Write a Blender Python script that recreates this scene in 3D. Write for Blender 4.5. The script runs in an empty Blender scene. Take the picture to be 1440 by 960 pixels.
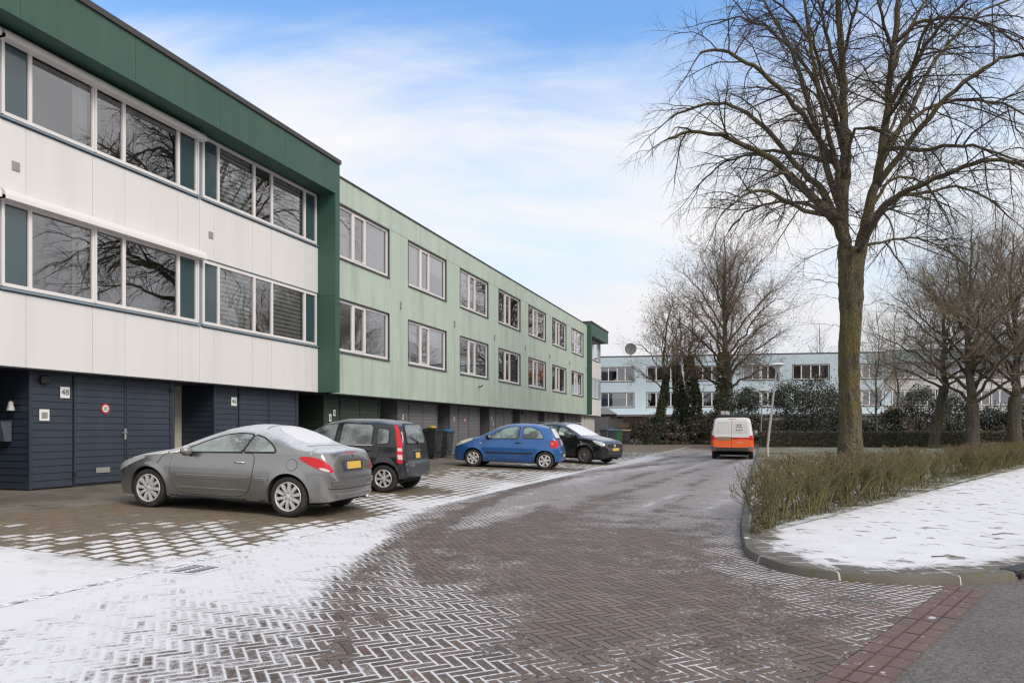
import bpy, bmesh, math, random
from math import sin, cos, pi, sqrt, atan, atan2, tan, exp, log, floor, radians
from mathutils import Vector, Matrix
from mathutils.bvhtree import BVHTree
from mathutils.geometry import delaunay_2d_cdt
import numpy as np

SC = bpy.context.scene
COL = SC.collection
F = 1000.0                      # focal length in photo pixels (1440 wide)
TH = atan(0.352)                # the street runs 19.4 degrees right of the view axis
CT, ST = cos(TH), sin(TH)
H = 1.38                        # eye height
HY = 604.0

# ---------------------------------------------------------------- placing
def c2w(xc, zc): return (xc * CT - zc * ST, xc * ST + zc * CT)
def at(px, Z): return c2w((px - 720) / F * Z, Z)
def gp(px, py, z=0.0): return at(px, F * (H - z) / (py - HY))
def slope_z(x): return 0.24 * min(1.0, max(0.0, (-5.6 - x) / 7.1))
def gps(px, py):
    z = 0.0
    for _ in range(12):
        x, y = gp(px, py, z); z = slope_z(x)
    return x, y, z
def fyy(px, D):                # Y of a point of the plane X=-D seen in column px
    u = 1072.0 - px
    return (F * D / (CT * u) - ST * D) / CT
def w2img(x, y):
    xc = x * CT + y * ST; zc = -x * ST + y * CT
    if zc < 0.5: zc = 0.5
    return 720 + F * xc / zc, HY + F * H / zc

# ---------------------------------------------------------------- objects
def tag(o, label=None, cat=None, group=None, kind=None):
    if label: o['label'] = label
    if cat: o['category'] = cat
    if group: o['group'] = group
    if kind: o['kind'] = kind
    return o
def empty(name, loc=(0, 0, 0), rz=0.0, label=None, cat=None, group=None):
    o = bpy.data.objects.new(name, None); o.empty_display_size = 0.2
    COL.objects.link(o); o.location = loc; o.rotation_euler = (0, 0, rz)
    return tag(o, label, cat, group)
def copy_tree(o, parent=None):
    c = o.copy(); COL.objects.link(c)
    if parent is not None: c.parent = parent
    for ch in list(o.children): copy_tree(ch, c)
    return c

class MB:
    """collects shapes of ONE part"""
    def __init__(s): s.v = []; s.f = []; s.m = []
    def add(s, vs, fs, m=0):
        b = len(s.v); s.v.extend(vs)
        for f in fs: s.f.append([i + b for i in f]); s.m.append(m)
    def box(s, x0, x1, y0, y1, z0, z1, m=0):
        if x0 > x1: x0, x1 = x1, x0
        if y0 > y1: y0, y1 = y1, y0
        if z0 > z1: z0, z1 = z1, z0
        s.add([(x0,y0,z0),(x1,y0,z0),(x1,y1,z0),(x0,y1,z0),(x0,y0,z1),(x1,y0,z1),(x1,y1,z1),(x0,y1,z1)],
              [(0,3,2,1),(4,5,6,7),(0,1,5,4),(1,2,6,5),(2,3,7,6),(3,0,4,7)], m)
        return s
    def bevbox(s, x0, x1, y0, y1, z0, z1, b=0.02, m=0):
        """box with chamfered edges"""
        P = []
        for z, i in ((z0, b), (z0 + b, 0), (z1 - b, 0), (z1, b)):
            for cx, cy, dx, dy in ((x0,y0,1,1),(x1,y0,-1,1),(x1,y1,-1,-1),(x0,y1,1,-1)):
                pa = (cx + dx * (b + i), cy + dy * i, z); pb = (cx + dx * i, cy + dy * (b + i), z)
                if (cx == x0) == (cy == y0): P += [pb, pa]
                else: P += [pa, pb]
        fs = [tuple(range(7, -1, -1)), tuple(range(24, 32))]
        for k in range(3):
            for i in range(8):
                j = (i + 1) % 8
                fs.append((k*8+i, k*8+j, k*8+8+j, k*8+8+i))
        s.add(P, fs, m); return s
    def quad(s, a, b, c, d, m=0): s.add([a, b, c, d], [(0,1,2,3)], m); return s
    def prism(s, poly, ex, m=0):
        n = len(poly); ex = Vector(ex)
        vs = [tuple(p) for p in poly] + [tuple(Vector(p) + ex) for p in poly]
        fs = [tuple(range(n - 1, -1, -1)), tuple(range(n, 2 * n))] + [(i, (i+1) % n, n + (i+1) % n, n + i) for i in range(n)]
        s.add(vs, fs, m); return s
    def tube(s, pts, rad, n=6, m=0, cap=True):
        b = len(s.v); k = len(pts)
        pts = [Vector(p) for p in pts]
        if not hasattr(rad, '__len__'): rad = [rad] * k
        d0 = (pts[1] - pts[0]).normalized()
        a = d0.orthogonal().normalized()
        for i, p in enumerate(pts):
            d = (pts[min(i + 1, k - 1)] - pts[max(i - 1, 0)])
            if d.length < 1e-9: d = d0
            d = d.normalized()
            a = (a - d * a.dot(d))
            a = a.normalized() if a.length > 1e-6 else d.orthogonal().normalized()
            c = d.cross(a); r = rad[i]
            for j in range(n):
                t = 2 * pi * j / n
                q = p + a * (r * cos(t)) + c * (r * sin(t))
                s.v.append((q.x, q.y, q.z))
        for i in range(k - 1):
            for j in range(n):
                j2 = (j + 1) % n
                s.f.append([b+i*n+j, b+i*n+j2, b+(i+1)*n+j2, b+(i+1)*n+j]); s.m.append(m)
        if cap and n > 2:
            s.f.append([b + j for j in range(n - 1, -1, -1)]); s.m.append(m)
            s.f.append([b + (k-1)*n + j for j in range(n)]); s.m.append(m)
        return s
    def lathe(s, prof, c=(0,0,0), axis='Z', n=24, m=0, closed=False):
        b = len(s.v); k = len(prof)
        for r, h in prof:
            for j in range(n):
                t = 2 * pi * j / n; u, w = r * cos(t), r * sin(t)
                if axis == 'Z': p = (c[0]+u, c[1]+w, c[2]+h)
                elif axis == 'Y': p = (c[0]+w, c[1]+h, c[2]+u)
                else: p = (c[0]+h, c[1]+u, c[2]+w)
                s.v.append(p)
        for i in range(k if closed else k - 1):
            i2 = (i + 1) % k
            for j in range(n):
                j2 = (j + 1) % n
                s.f.append([b+i*n+j, b+i*n+j2, b+i2*n+j2, b+i2*n+j]); s.m.append(m)
        return s
    def ball(s, c, r, n=12, k=8, m=0):
        rx, ry, rz = r if hasattr(r, '__len__') else (r, r, r)
        b = len(s.v)
        for i in range(k + 1):
            ph = -pi/2 + pi * i / k
            for j in range(n):
                t = 2 * pi * j / n
                s.v.append((c[0]+rx*cos(ph)*cos(t), c[1]+ry*cos(ph)*sin(t), c[2]+rz*sin(ph)))
        for i in range(k):
            for j in range(n):
                j2 = (j + 1) % n
                s.f.append([b+i*n+j, b+i*n+j2, b+(i+1)*n+j2, b+(i+1)*n+j]); s.m.append(m)
        return s
    def mesh(s, name, mats, smooth=False):
        me = bpy.data.meshes.new(name)
        me.from_pydata(s.v, [], s.f)
        for mt in (mats if isinstance(mats, (list, tuple)) else [mats]): me.materials.append(mt)
        me.polygons.foreach_set('material_index', s.m)
        me.polygons.foreach_set('use_smooth', [bool(smooth)] * len(me.polygons))
        me.validate(); me.update()
        return me
    def build(s, name, mats, parent=None, smooth=False, loc=None, sharp=None):
        me = s.mesh(name, mats, smooth)
        if sharp is not None:
            bm = bmesh.new(); bm.from_mesh(me)
            bmesh.ops.remove_doubles(bm, verts=bm.verts, dist=1e-5)
            bmesh.ops.recalc_face_normals(bm, faces=bm.faces)
            bm.to_mesh(me); bm.free()
            me.set_sharp_from_angle(angle=radians(sharp))
        o = bpy.data.objects.new(name, me); COL.objects.link(o)
        if parent is not None: o.parent = parent
        if loc is not None: o.location = loc
        return o

def text_mesh(txt, size, depth=0.004):
    cu = bpy.data.curves.new('lettering', 'FONT'); cu.body = txt; cu.size = size; cu.extrude = depth / 2
    cu.align_x = 'CENTER'; cu.align_y = 'CENTER'
    o = bpy.data.objects.new('lettering', cu); COL.objects.link(o)
    dg = bpy.context.evaluated_depsgraph_get()
    me = bpy.data.meshes.new_from_object(o.evaluated_get(dg))
    bpy.data.objects.remove(o)
    return me
def text_obj(name, txt, size, M, mt, parent, depth=0.004):
    me = text_mesh(txt, size, depth); me.transform(M); me.materials.clear(); me.materials.append(mt)
    o = bpy.data.objects.new(name, me); COL.objects.link(o); o.parent = parent
    return o

# ---------------------------------------------------------------- materials
class NT:
    def __init__(s, name):
        s.mat = bpy.data.materials.new(name); s.mat.use_nodes = True
        s.t = s.mat.node_tree; s.t.nodes.clear()
        s.out = s.t.nodes.new('ShaderNodeOutputMaterial')
    def n(s, typ, props=None, **ins):
        nd = s.t.nodes.new('ShaderNode' + typ)
        for k, v in (props or {}).items(): setattr(nd, k, v)
        for k, v in ins.items():
            sock = nd.inputs[int(k[1:])] if (k[0] == 'i' and k[1:].isdigit()) else nd.inputs[k.replace('_', ' ')]
            s.put(sock, v)
        return nd
    def put(s, sock, v):
        if isinstance(v, bpy.types.NodeSocket): s.t.links.new(v, sock)
        elif isinstance(v, bpy.types.Node): s.t.links.new(v.outputs[0], sock)
        else:
            if hasattr(v, '__len__') and len(v) == 3 and sock.type == 'RGBA': v = tuple(v) + (1,)
            sock.default_value = v
    def m(s, op, a, b=None, c=None, clamp=False):
        nd = s.t.nodes.new('ShaderNodeMath'); nd.operation = op; nd.use_clamp = clamp
        for i, v in enumerate((a, b, c)):
            if v is not None: s.put(nd.inputs[i], v)
        return nd.outputs[0]
    def mix(s, f, a, b, typ='MIX'):
        nd = s.t.nodes.new('ShaderNodeMix'); nd.data_type = 'RGBA'; nd.blend_type = typ
        s.put(nd.inputs[0], f); s.put(nd.inputs[6], a); s.put(nd.inputs[7], b)
        return nd.outputs[2]
    def mixf(s, f, a, b):
        nd = s.t.nodes.new('ShaderNodeMix'); nd.data_type = 'FLOAT'
        s.put(nd.inputs[0], f); s.put(nd.inputs[2], a); s.put(nd.inputs[3], b)
        return nd.outputs[0]
    def ss(s, x, lo, hi, a=0.0, b=1.0, kind='SMOOTHSTEP'):
        nd = s.t.nodes.new('ShaderNodeMapRange'); nd.interpolation_type = kind
        s.put(nd.inputs[0], x); s.put(nd.inputs[1], lo); s.put(nd.inputs[2], hi); s.put(nd.inputs[3], a); s.put(nd.inputs[4], b)
        return nd.outputs[0]
    def noise(s, vec, scale, detail=3.0, rough=0.55, dist=0.0):
        nd = s.n('TexNoise', None, Scale=scale, Detail=detail, Roughness=rough, Distortion=dist)
        if vec is not None: s.put(nd.inputs['Vector'], vec)
        return nd.outputs[0]
    def map(s, vec, scale=(1,1,1), loc=(0,0,0), rot=(0,0,0)):
        return s.n('Mapping', None, Vector=vec, Scale=scale, Location=loc, Rotation=rot).outputs[0]
    def obj(s): return s.n('TexCoord').outputs['Object']
    def pos(s): return s.n('NewGeometry').outputs['Position']
    def nrm(s): return s.n('NewGeometry').outputs['Normal']
    def sep(s, v):
        nd = s.n('SeparateXYZ', None, Vector=v); return nd.outputs[0], nd.outputs[1], nd.outputs[2]
    def comb(s, x, y, z): return s.n('CombineXYZ', None, X=x, Y=y, Z=z).outputs[0]
    def bsdf(s, color, rough=0.6, bump=None, bstr=0.3, bdist=0.01, **kw):
        b = s.n('BsdfPrincipled')
        s.put(b.inputs['Base Color'], color); s.put(b.inputs['Roughness'], rough)
        for k, v in kw.items(): s.put(b.inputs[k.replace('_', ' ')], v)
        if bump is not None:
            bn = s.n('Bump', None, Strength=bstr, Distance=bdist, Height=bump)
            s.put(b.inputs['Normal'], bn.outputs[0])
        return b.outputs[0]
    def done(s, sh): s.put(s.out.inputs[0], sh); return s.mat

def sc3(c, k): return tuple(min(1, x * k) for x in c)
def plain(name, col, rough=0.6, var=0.15, scale=6.0, bump=0.0, bscale=60.0, metallic=0.0, snow=0.0, stretch=None, spec=None, dirt=None, coat=0.0):
    """a base colour with blotchy wear; snow > 0 dusts upward faces"""
    t = NT(name); o = t.obj()
    v = t.map(o, stretch) if stretch else o
    n1 = t.noise(v, scale, 4); n2 = t.noise(o, scale * 7.3, 3)
    k = t.m('MULTIPLY_ADD', t.m('ADD', t.m('MULTIPLY', n1, 0.65), t.m('MULTIPLY', n2, 0.35)), 2 * var, 1 - var)
    c = t.mix(1.0, tuple(col), t.comb(k, k, k), 'MULTIPLY')
    if dirt:
        dcol, dscale, lo, hi, amt = dirt
        dn = t.noise(t.map(o, dscale), 1.0, 5, 0.6)
        c = t.mix(t.m('MULTIPLY', t.ss(dn, lo, hi), amt), c, dcol)
    r = t.m('MULTIPLY_ADD', n2, 0.2, rough - 0.1)
    if snow > 0:
        nz = t.sep(t.nrm())[2]
        sn = t.ss(t.m('ADD', nz, t.m('MULTIPLY', t.m('SUBTRACT', t.noise(o, 9, 5, 0.7), 0.5), 1.0)), 1.15 - snow * 0.6, 1.3 - snow * 0.6)
        c = t.mix(sn, c, (0.8, 0.82, 0.85)); r = t.mixf(sn, r, 0.75)
    kw = {'Metallic': metallic}
    if spec is not None: kw['Specular_IOR_Level'] = spec
    if coat: kw['Coat_Weight'] = coat; kw['Coat_Roughness'] = 0.05
    hb = t.noise(o, bscale, 3) if bump > 0 else None
    return t.done(t.bsdf(c, r, hb, bump, 0.01, **kw))
# ================================================================ camera, world, sun
cam = bpy.data.cameras.new('camera'); cam.lens = 25.0; cam.sensor_width = 36.0
cam.shift_y = (HY - 480.0) / 1440.0; cam.clip_start = 0.05; cam.clip_end = 3000
co = bpy.data.objects.new('camera', cam); COL.objects.link(co)
co.location = (0, 0, H); co.rotation_euler = (pi / 2, 0, TH)
SC.camera = co
SC.view_settings.view_transform = 'Standard'; SC.view_settings.look = 'None'
SC.view_settings.exposure = 0.50; SC.view_settings.gamma = 1.0
SC.view_settings.use_curve_mapping = False
SC.cycles.max_bounces = 6; SC.cycles.transparent_max_bounces = 12
SC.cycles.sample_clamp_indirect = 6.0
SC.cycles.use_denoising = True
SC.cycles.filter_width = 1.3

SUN_EL, SUN_AZ = radians(38), radians(118)     # azimuth clockwise from +Y
sd = bpy.data.lights.new('sun', 'SUN'); sd.energy = 1.6; sd.angle = radians(24); sd.color = (1.0, 0.945, 0.88)
so = bpy.data.objects.new('sun', sd); COL.objects.link(so)
so.rotation_euler = (pi / 2 - SUN_EL, 0, -SUN_AZ + pi)
so.location = (20, -10, 40)

def make_world():
    w = bpy.data.worlds.new('World'); SC.world = w; w.use_nodes = True
    t = NT.__new__(NT); t.t = w.node_tree; t.t.nodes.clear()
    out = t.t.nodes.new('ShaderNodeOutputWorld')
    sky = t.n('TexSky'); sky.sky_type = 'NISHITA'; sky.sun_disc = False
    sky.sun_elevation = SUN_EL; sky.sun_rotation = SUN_AZ
    sky.air_density = 1.0; sky.dust_density = 0.6; sky.ozone_density = 2.0
    d = t.n('TexCoord').outputs['Generated']
    # the same direction turned into view axes only to lay the cloud field out over the sky
    x, y, z = t.sep(d)
    zc = t.m('MAXIMUM', z, 0.0)
    den = t.m('ADD', zc, 0.22)
    p = t.comb(t.m('DIVIDE', x, den), t.m('DIVIDE', y, den), 0.0)
    pr = t.map(p, (1, 1, 1), (0, 0, 0), (0, 0, -TH))
    n1 = t.noise(t.map(pr, (0.75, 1.5, 1), (3.1, 0.4, 0)), 1.0, 7, 0.52, 0.35)
    n2 = t.noise(t.map(pr, (1.6, 3.6, 1), (7.7, 2.2, 0)), 1.0, 8, 0.6, 0.8)
    n = t.m('ADD', t.m('MULTIPLY', n1, 0.78), t.m('MULTIPLY', n2, 0.22))
    # more cloud in a belt 15-25 degrees up, broken higher
    hi = t.ss(z, 0.33, 0.53)
    dip = t.m('MULTIPLY', t.ss(z, 0.13, 0.2), t.m('SUBTRACT', 1.0, t.ss(z, 0.22, 0.3)))
    n = t.m('SUBTRACT', n, t.m('MULTIPLY', hi, 0.235))
    n = t.m('SUBTRACT', n, t.m('MULTIPLY', dip, 0.05))
    # cloud added mainly out of view, behind and right, to whiten light and reflections
    back = t.m('ADD', t.m('MULTIPLY', x, ST + 0.25), t.m('MULTIPLY', y, -CT)); n = t.m('ADD', n, t.m('MULTIPLY', t.m('MAXIMUM', t.ss(back, -0.45, 0.2), t.ss(x, 0.22, 0.42)), 0.4))
    mask = t.ss(n, 0.33, 0.54)
    thick = t.ss(n, 0.38, 0.66)
    ccol = t.mix(thick, (6.2, 6.5, 6.9), (7.0, 6.85, 6.95))
    skyc = t.mix(1.0, sky.outputs[0], (0.90, 1.06, 1.2), 'MULTIPLY')
    skyc = t.mix(1.0, skyc, (0.35, 1.15, 2.6), 'ADD')
    skyc = t.mix(t.m('SUBTRACT', 1.0, t.ss(z, 0.25, 0.5, 0.15, 0.95)), skyc, (5.9, 6.7, 7.3))
    c = t.mix(mask, skyc, ccol)
    # pale winter haze towards the horizon
    hz = t.m('SUBTRACT', 1.0, t.ss(z, 0.02, 0.26))
    c = t.mix(t.m('MULTIPLY', hz, 0.85), c, (5.7, 5.8, 6.1))
    bg = t.n('Background', None, Color=c, Strength=0.1)
    t.t.links.new(bg.outputs[0], out.inputs[0])
make_world()

# ================================================================ ground sheets
def field(ctrl, tracks=()):
    """snow cover of a paved surface from measured spots and wheel tracks"""
    P = np.array([(a / 110.0, 2.6 * log(b - 598.0)) for a, b, c in ctrl]); V = np.array([c for a, b, c in ctrl])
    def f(x, y):
        u, v = w2img(x, y); v = min(max(v, 612.0), 1000.0); u = min(max(u, -100), 1540)
        q = np.array((u / 110.0, 2.6 * log(v - 598.0)))
        d2 = ((P - q) ** 2).sum(1) + 1e-3
        w = d2 ** -1.6
        c = float((w * V).sum() / w.sum())
        for pts, wd, val in tracks:
            best = 9e9
            for (ax, ay), (bx, by) in zip(pts[:-1], pts[1:]):
                dx, dy = bx - ax, by - ay
                t = max(0, min(1, ((x - ax) * dx + (y - ay) * dy) / (dx * dx + dy * dy + 1e-9)))
                best = min(best, (x - ax - t * dx) ** 2 + (y - ay - t * dy) ** 2)
            k = exp(-best / (wd * wd))
            c = c * (1 - k) + val * k
        return c
    return f

def inside(poly, x, y):
    r = False; n = len(poly); j = n - 1
    for i in range(n):
        xi, yi = poly[i]; xj, yj = poly[j]
        if (yi > y) != (yj > y) and x < (xj - xi) * (y - yi) / (yj - yi) + xi: r = not r
        j = i
    return r
def sheet(name, poly, mt, zf=lambda x, y: 0.0, snow=None, step=0.5, near=None, seed=1, kind='structure'):
    rng = random.Random(seed); pts = []
    n = len(poly)
    for i in range(n):                              # boundary
        a, b = poly[i], poly[(i + 1) % n]
        L = sqrt((a[0]-b[0])**2 + (a[1]-b[1])**2); k = max(1, int(L / step))
        for q in range(k): pts.append((a[0] + (b[0]-a[0]) * q / k, a[1] + (b[1]-a[1]) * q / k))
    nb = len(pts)
    y0 = min(p[1] for p in poly); y1 = max(p[1] for p in poly)
    x0 = min(p[0] for p in poly); x1 = max(p[0] for p in poly)
    y = y0
    while y < y1:
        s = step if near is None else min(step, max(near, near * sqrt(1e-9 + max(0.0, y)) * 0.9))
        x = x0
        while x < x1:
            qx, qy = x + rng.uniform(-.2, .2) * s, y + rng.uniform(-.2, .2) * s
            if inside(poly, qx, qy): pts.append((qx, qy))
            x += s
        y += s
    vs, es, fs, *_ = delaunay_2d_cdt([Vector(p) for p in pts], [(i, (i + 1) % nb) for i in range(nb)], [], 1, 1e-5)
    me = bpy.data.meshes.new(name)
    fs = [f if (vs[f[1]]-vs[f[0]]).cross(vs[f[2]]-vs[f[0]]) > 0 else list(reversed(f)) for f in fs]
    me.from_pydata([(v.x, v.y, zf(v.x, v.y)) for v in vs], [], fs)
    me.materials.append(mt); me.polygons.foreach_set('use_smooth', [True] * len(me.polygons))
    if snow:
        at_ = me.attributes.new('snow', 'FLOAT', 'POINT')
        at_.data.foreach_set('value', [snow(v.x, v.y) for v in vs])
    me.update()
    o = bpy.data.objects.new(name, me); COL.objects.link(o)
    return tag(o, kind=kind)

SNOW = (0.71, 0.70, 0.71)
def snow_attr(t): return t.n('Attribute', {'attribute_name': 'snow'}).outputs['Fac']

def herring_mat():
    t = NT('herringbone_brick'); p = t.pos(); x, y, z = t.sep(p)
    wob = t.noise(p, 1.3, 2)
    A = 0.0715; k = 1 / (sqrt(2) * A)
    xw = t.m('MULTIPLY_ADD', wob, 0.05, x)
    u = t.m('MULTIPLY', t.m('ADD', xw, y), k); v = t.m('MULTIPLY', t.m('SUBTRACT', y, xw), k)
    i = t.m('FLOOR', u); j = t.m('FLOOR', v); fu = t.m('SUBTRACT', u, i); fv = t.m('SUBTRACT', v, j)
    mm = t.m('ROUND', t.m('FLOORED_MODULO', t.m('ADD', i, j), 6.0))
    isv = t.m('GREATER_THAN', mm, 2.5)
    oh = mm; ov = t.m('SUBTRACT', mm, 3.0)
    a = t.mixf(isv, t.m('ADD', fu, oh), t.m('ADD', fv, ov)); b = t.mixf(isv, fv, fu)
    da = t.m('MINIMUM', a, t.m('SUBTRACT', 3.0, a)); db = t.m('MINIMUM', b, t.m('SUBTRACT', 1.0, b))
    dist = t.m('MINIMUM', da, db)
    ix = t.mixf(isv, t.m('SUBTRACT', i, oh), i); iy = t.mixf(isv, j, t.m('SUBTRACT', j, ov))
    wn = t.n('TexWhiteNoise', {'noise_dimensions': '3D'}, Vector=t.comb(ix, iy, isv))
    rnd = wn.outputs['Value']; rc = wn.outputs['Color']
    r2 = t.sep(rc)[1]
    jit = t.m('MULTIPLY', t.m('SUBTRACT', t.noise(p, 28, 3), 0.5), 0.16)
    dj = t.m('ADD', dist, jit)
    J = t.m('SUBTRACT', 1.0, t.ss(dj, 0.05, 0.12))          # mortar-width gap
    JS = t.m('SUBTRACT', 1.0, t.ss(dj, 0.06, 0.16))         # snow lying in it
    c = snow_attr(t)
    nb = t.m('SUBTRACT', t.noise(p, 2.2, 4, 0.6), 0.5)
    nf = t.m('SUBTRACT', t.noise(p, 24, 5, 0.75), 0.5)
    nff = t.m('SUBTRACT', t.noise(p, 130, 3, 0.7), 0.5)
    nl = t.m('SUBTRACT', t.noise(p, 0.5, 3, 0.6), 0.5)
    sB = t.ss(t.m('ADD', t.m('ADD', t.m('ADD', c, t.m('MULTIPLY', nb, 0.35)), t.m('MULTIPLY', t.m('ADD', nf, nff), 0.75)),
              t.m('MULTIPLY', t.m('SUBTRACT', rnd, 0.5), 0.16)), 0.66, 0.88)
    # the edges of each brick keep snow first
    sB = t.m('MAXIMUM', sB, t.m('MULTIPLY', t.ss(t.m('ADD', c, t.m('MULTIPLY', nf, 0.5)), 0.6, 0.9), t.m('SUBTRACT', 1.0, t.ss(dj, 0.12, 0.34))))
    sJ = t.ss(t.m('ADD', t.m('ADD', c, t.m('MULTIPLY', nb, 0.55)), t.m('ADD', t.m('MULTIPLY', nf, 0.7), t.m('MULTIPLY', nl, 0.3))), 0.29, 0.47)
    S = t.m('MAXIMUM', sB, t.m('MULTIPLY', sJ, JS))
    base = t.mix(rnd, (0.080, 0.058, 0.043), (0.142, 0.104, 0.078))
    base = t.mix(t.m('MULTIPLY', t.ss(r2, 0.75, 1.0), 0.5), base, (0.17, 0.095, 0.072))
    dry = t.m('MULTIPLY', t.m('SUBTRACT', 1.0, t.ss(t.m('ADD', c, t.m('MULTIPLY', nl, 0.3)), 0.2, 0.45)), 0.65)
    base = t.mix(dry, base, t.mix(rnd, (0.160, 0.116, 0.088), (0.240, 0.182, 0.142)))
    base = t.mix(t.m('MULTIPLY', t.ss(nb, -0.1, 0.35), 0.5), base, (0.165, 0.125, 0.102))
    kk = t.m('MULTIPLY_ADD', nff, 0.5, 1.0)
    base = t.mix(1.0, base, t.comb(kk, kk, kk), 'MULTIPLY')
    base = t.mix(J, base, (0.035, 0.03, 0.027))
    hoar = t.m('MULTIPLY', t.ss(c, 0.12, 0.6), t.ss(nf, -0.05, 0.4)); hoar = t.m('MULTIPLY', hoar, 0.5)
    base = t.mix(hoar, base, (0.55, 0.535, 0.525))
    snowc = t.mix(t.ss(c, 0.55, 0.95), (0.63, 0.62, 0.625), SNOW)
    thinB = t.m('MULTIPLY', t.m('MULTIPLY', t.m('SUBTRACT', 1.0, t.ss(t.m('ADD', c, t.m('MULTIPLY', nb, 0.3)), 0.74, 0.96)), t.ss(dj, 0.15, 0.4)), t.m('MULTIPLY_ADD', rnd, 0.5, 0.15))
    snowc = t.mix(thinB, snowc, (0.42, 0.405, 0.40))
    specks = t.m('MULTIPLY', t.ss(t.noise(p, 11, 6, 0.8), 0.69, 0.73), 0.7)
    snowc = t.mix(specks, snowc, (0.2, 0.17, 0.14))
    col = t.mix(S, base, snowc)
    rough = t.mixf(S, t.m('MULTIPLY_ADD', nb, 0.3, 0.62), 0.8)
    hgt = t.m('ADD', t.m('MULTIPLY', t.ss(dj, 0.0, 0.16), t.m('SUBTRACT', 1.0, t.m('MULTIPLY', S, 0.7))), t.m('MULTIPLY', nf, 0.25))
    hgt = t.m('ADD', hgt, t.m('MULTIPLY', rnd, 0.15))
    return t.done(t.bsdf(col, rough, hgt, 0.55, 0.008, Specular_IOR_Level=0.35))

def paver_mat():
    t = NT('grass_paver'); p = t.pos(); x, y, z = t.sep(p)
    v = t.m('DIVIDE', x, 0.235); j = t.m('FLOOR', v); fv = t.m('SUBTRACT', v, j)
    u = t.m('ADD', t.m('DIVIDE', y, 0.36), t.m('MULTIPLY', t.m('FLOORED_MODULO', j, 2.0), 0.5)); i = t.m('FLOOR', u); fu = t.m('SUBTRACT', u, i)
    du = t.m('MULTIPLY', t.m('MINIMUM', fu, t.m('SUBTRACT', 1.0, fu)), 0.36); dv = t.m('MULTIPLY', t.m('MINIMUM', fv, t.m('SUBTRACT', 1.0, fv)), 0.235)
    wn = t.n('TexWhiteNoise', {'noise_dimensions': '2D'}, Vector=t.comb(i, j, 0.0)); rnd = wn.outputs['Value']
    d = t.m('ADD', t.m('MINIMUM', du, dv), t.m('MULTIPLY', t.m('SUBTRACT', t.noise(p, 22, 3), 0.5), 0.035))
    B = t.ss(d, 0.036, 0.05)                                # on a paver
    c = snow_attr(t)
    nb = t.m('SUBTRACT', t.noise(p, 1.7, 4, 0.6), 0.5); nf = t.m('SUBTRACT', t.noise(p, 30, 5, 0.75), 0.5); ng = t.m('SUBTRACT', t.noise(p, 170, 2, 0.6), 0.5)
    sB = t.ss(t.m('ADD', t.m('ADD', c, t.m('MULTIPLY', nb, 0.8)), t.m('ADD', t.m('MULTIPLY', nf, 0.6), t.m('MULTIPLY', t.m('SUBTRACT', rnd, 0.5), 0.3))), 0.35, 0.58)
    sG = t.ss(t.m('ADD', t.m('ADD', c, t.m('MULTIPLY', nb, 0.5)), t.m('MULTIPLY', nf, 0.6)), 0.72, 0.95)
    S = t.mixf(B, sG, sB)
    soil = t.mix(t.ss(nb, -0.2, 0.25), (0.145, 0.115, 0.08), (0.165, 0.115, 0.065))
    soil = t.mix(t.ss(t.noise(p, 5, 4), 0.5, 0.68), soil, (0.10, 0.095, 0.055))
    stone = t.mix(rnd, (0.155, 0.135, 0.108), (0.20, 0.175, 0.142))
    base = t.mix(t.m('MULTIPLY', B, 0.45), soil, stone)
    kk = t.m('ADD', t.m('MULTIPLY_ADD', ng, 1.3, 1.0), t.m('MULTIPLY', nf, 0.6)); base = t.mix(1.0, base, t.comb(kk, kk, kk), 'MULTIPLY')
    col = t.mix(S, base, (0.69, 0.68, 0.685))
    h = t.m('ADD', t.m('MULTIPLY', B, 0.5), t.m('ADD', t.m('MULTIPLY', nf, 0.5), t.m('MULTIPLY', ng, 0.4)))
    return t.done(t.bsdf(col, t.mixf(S, 0.75, 0.8), h, 0.6, 0.012))

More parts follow.
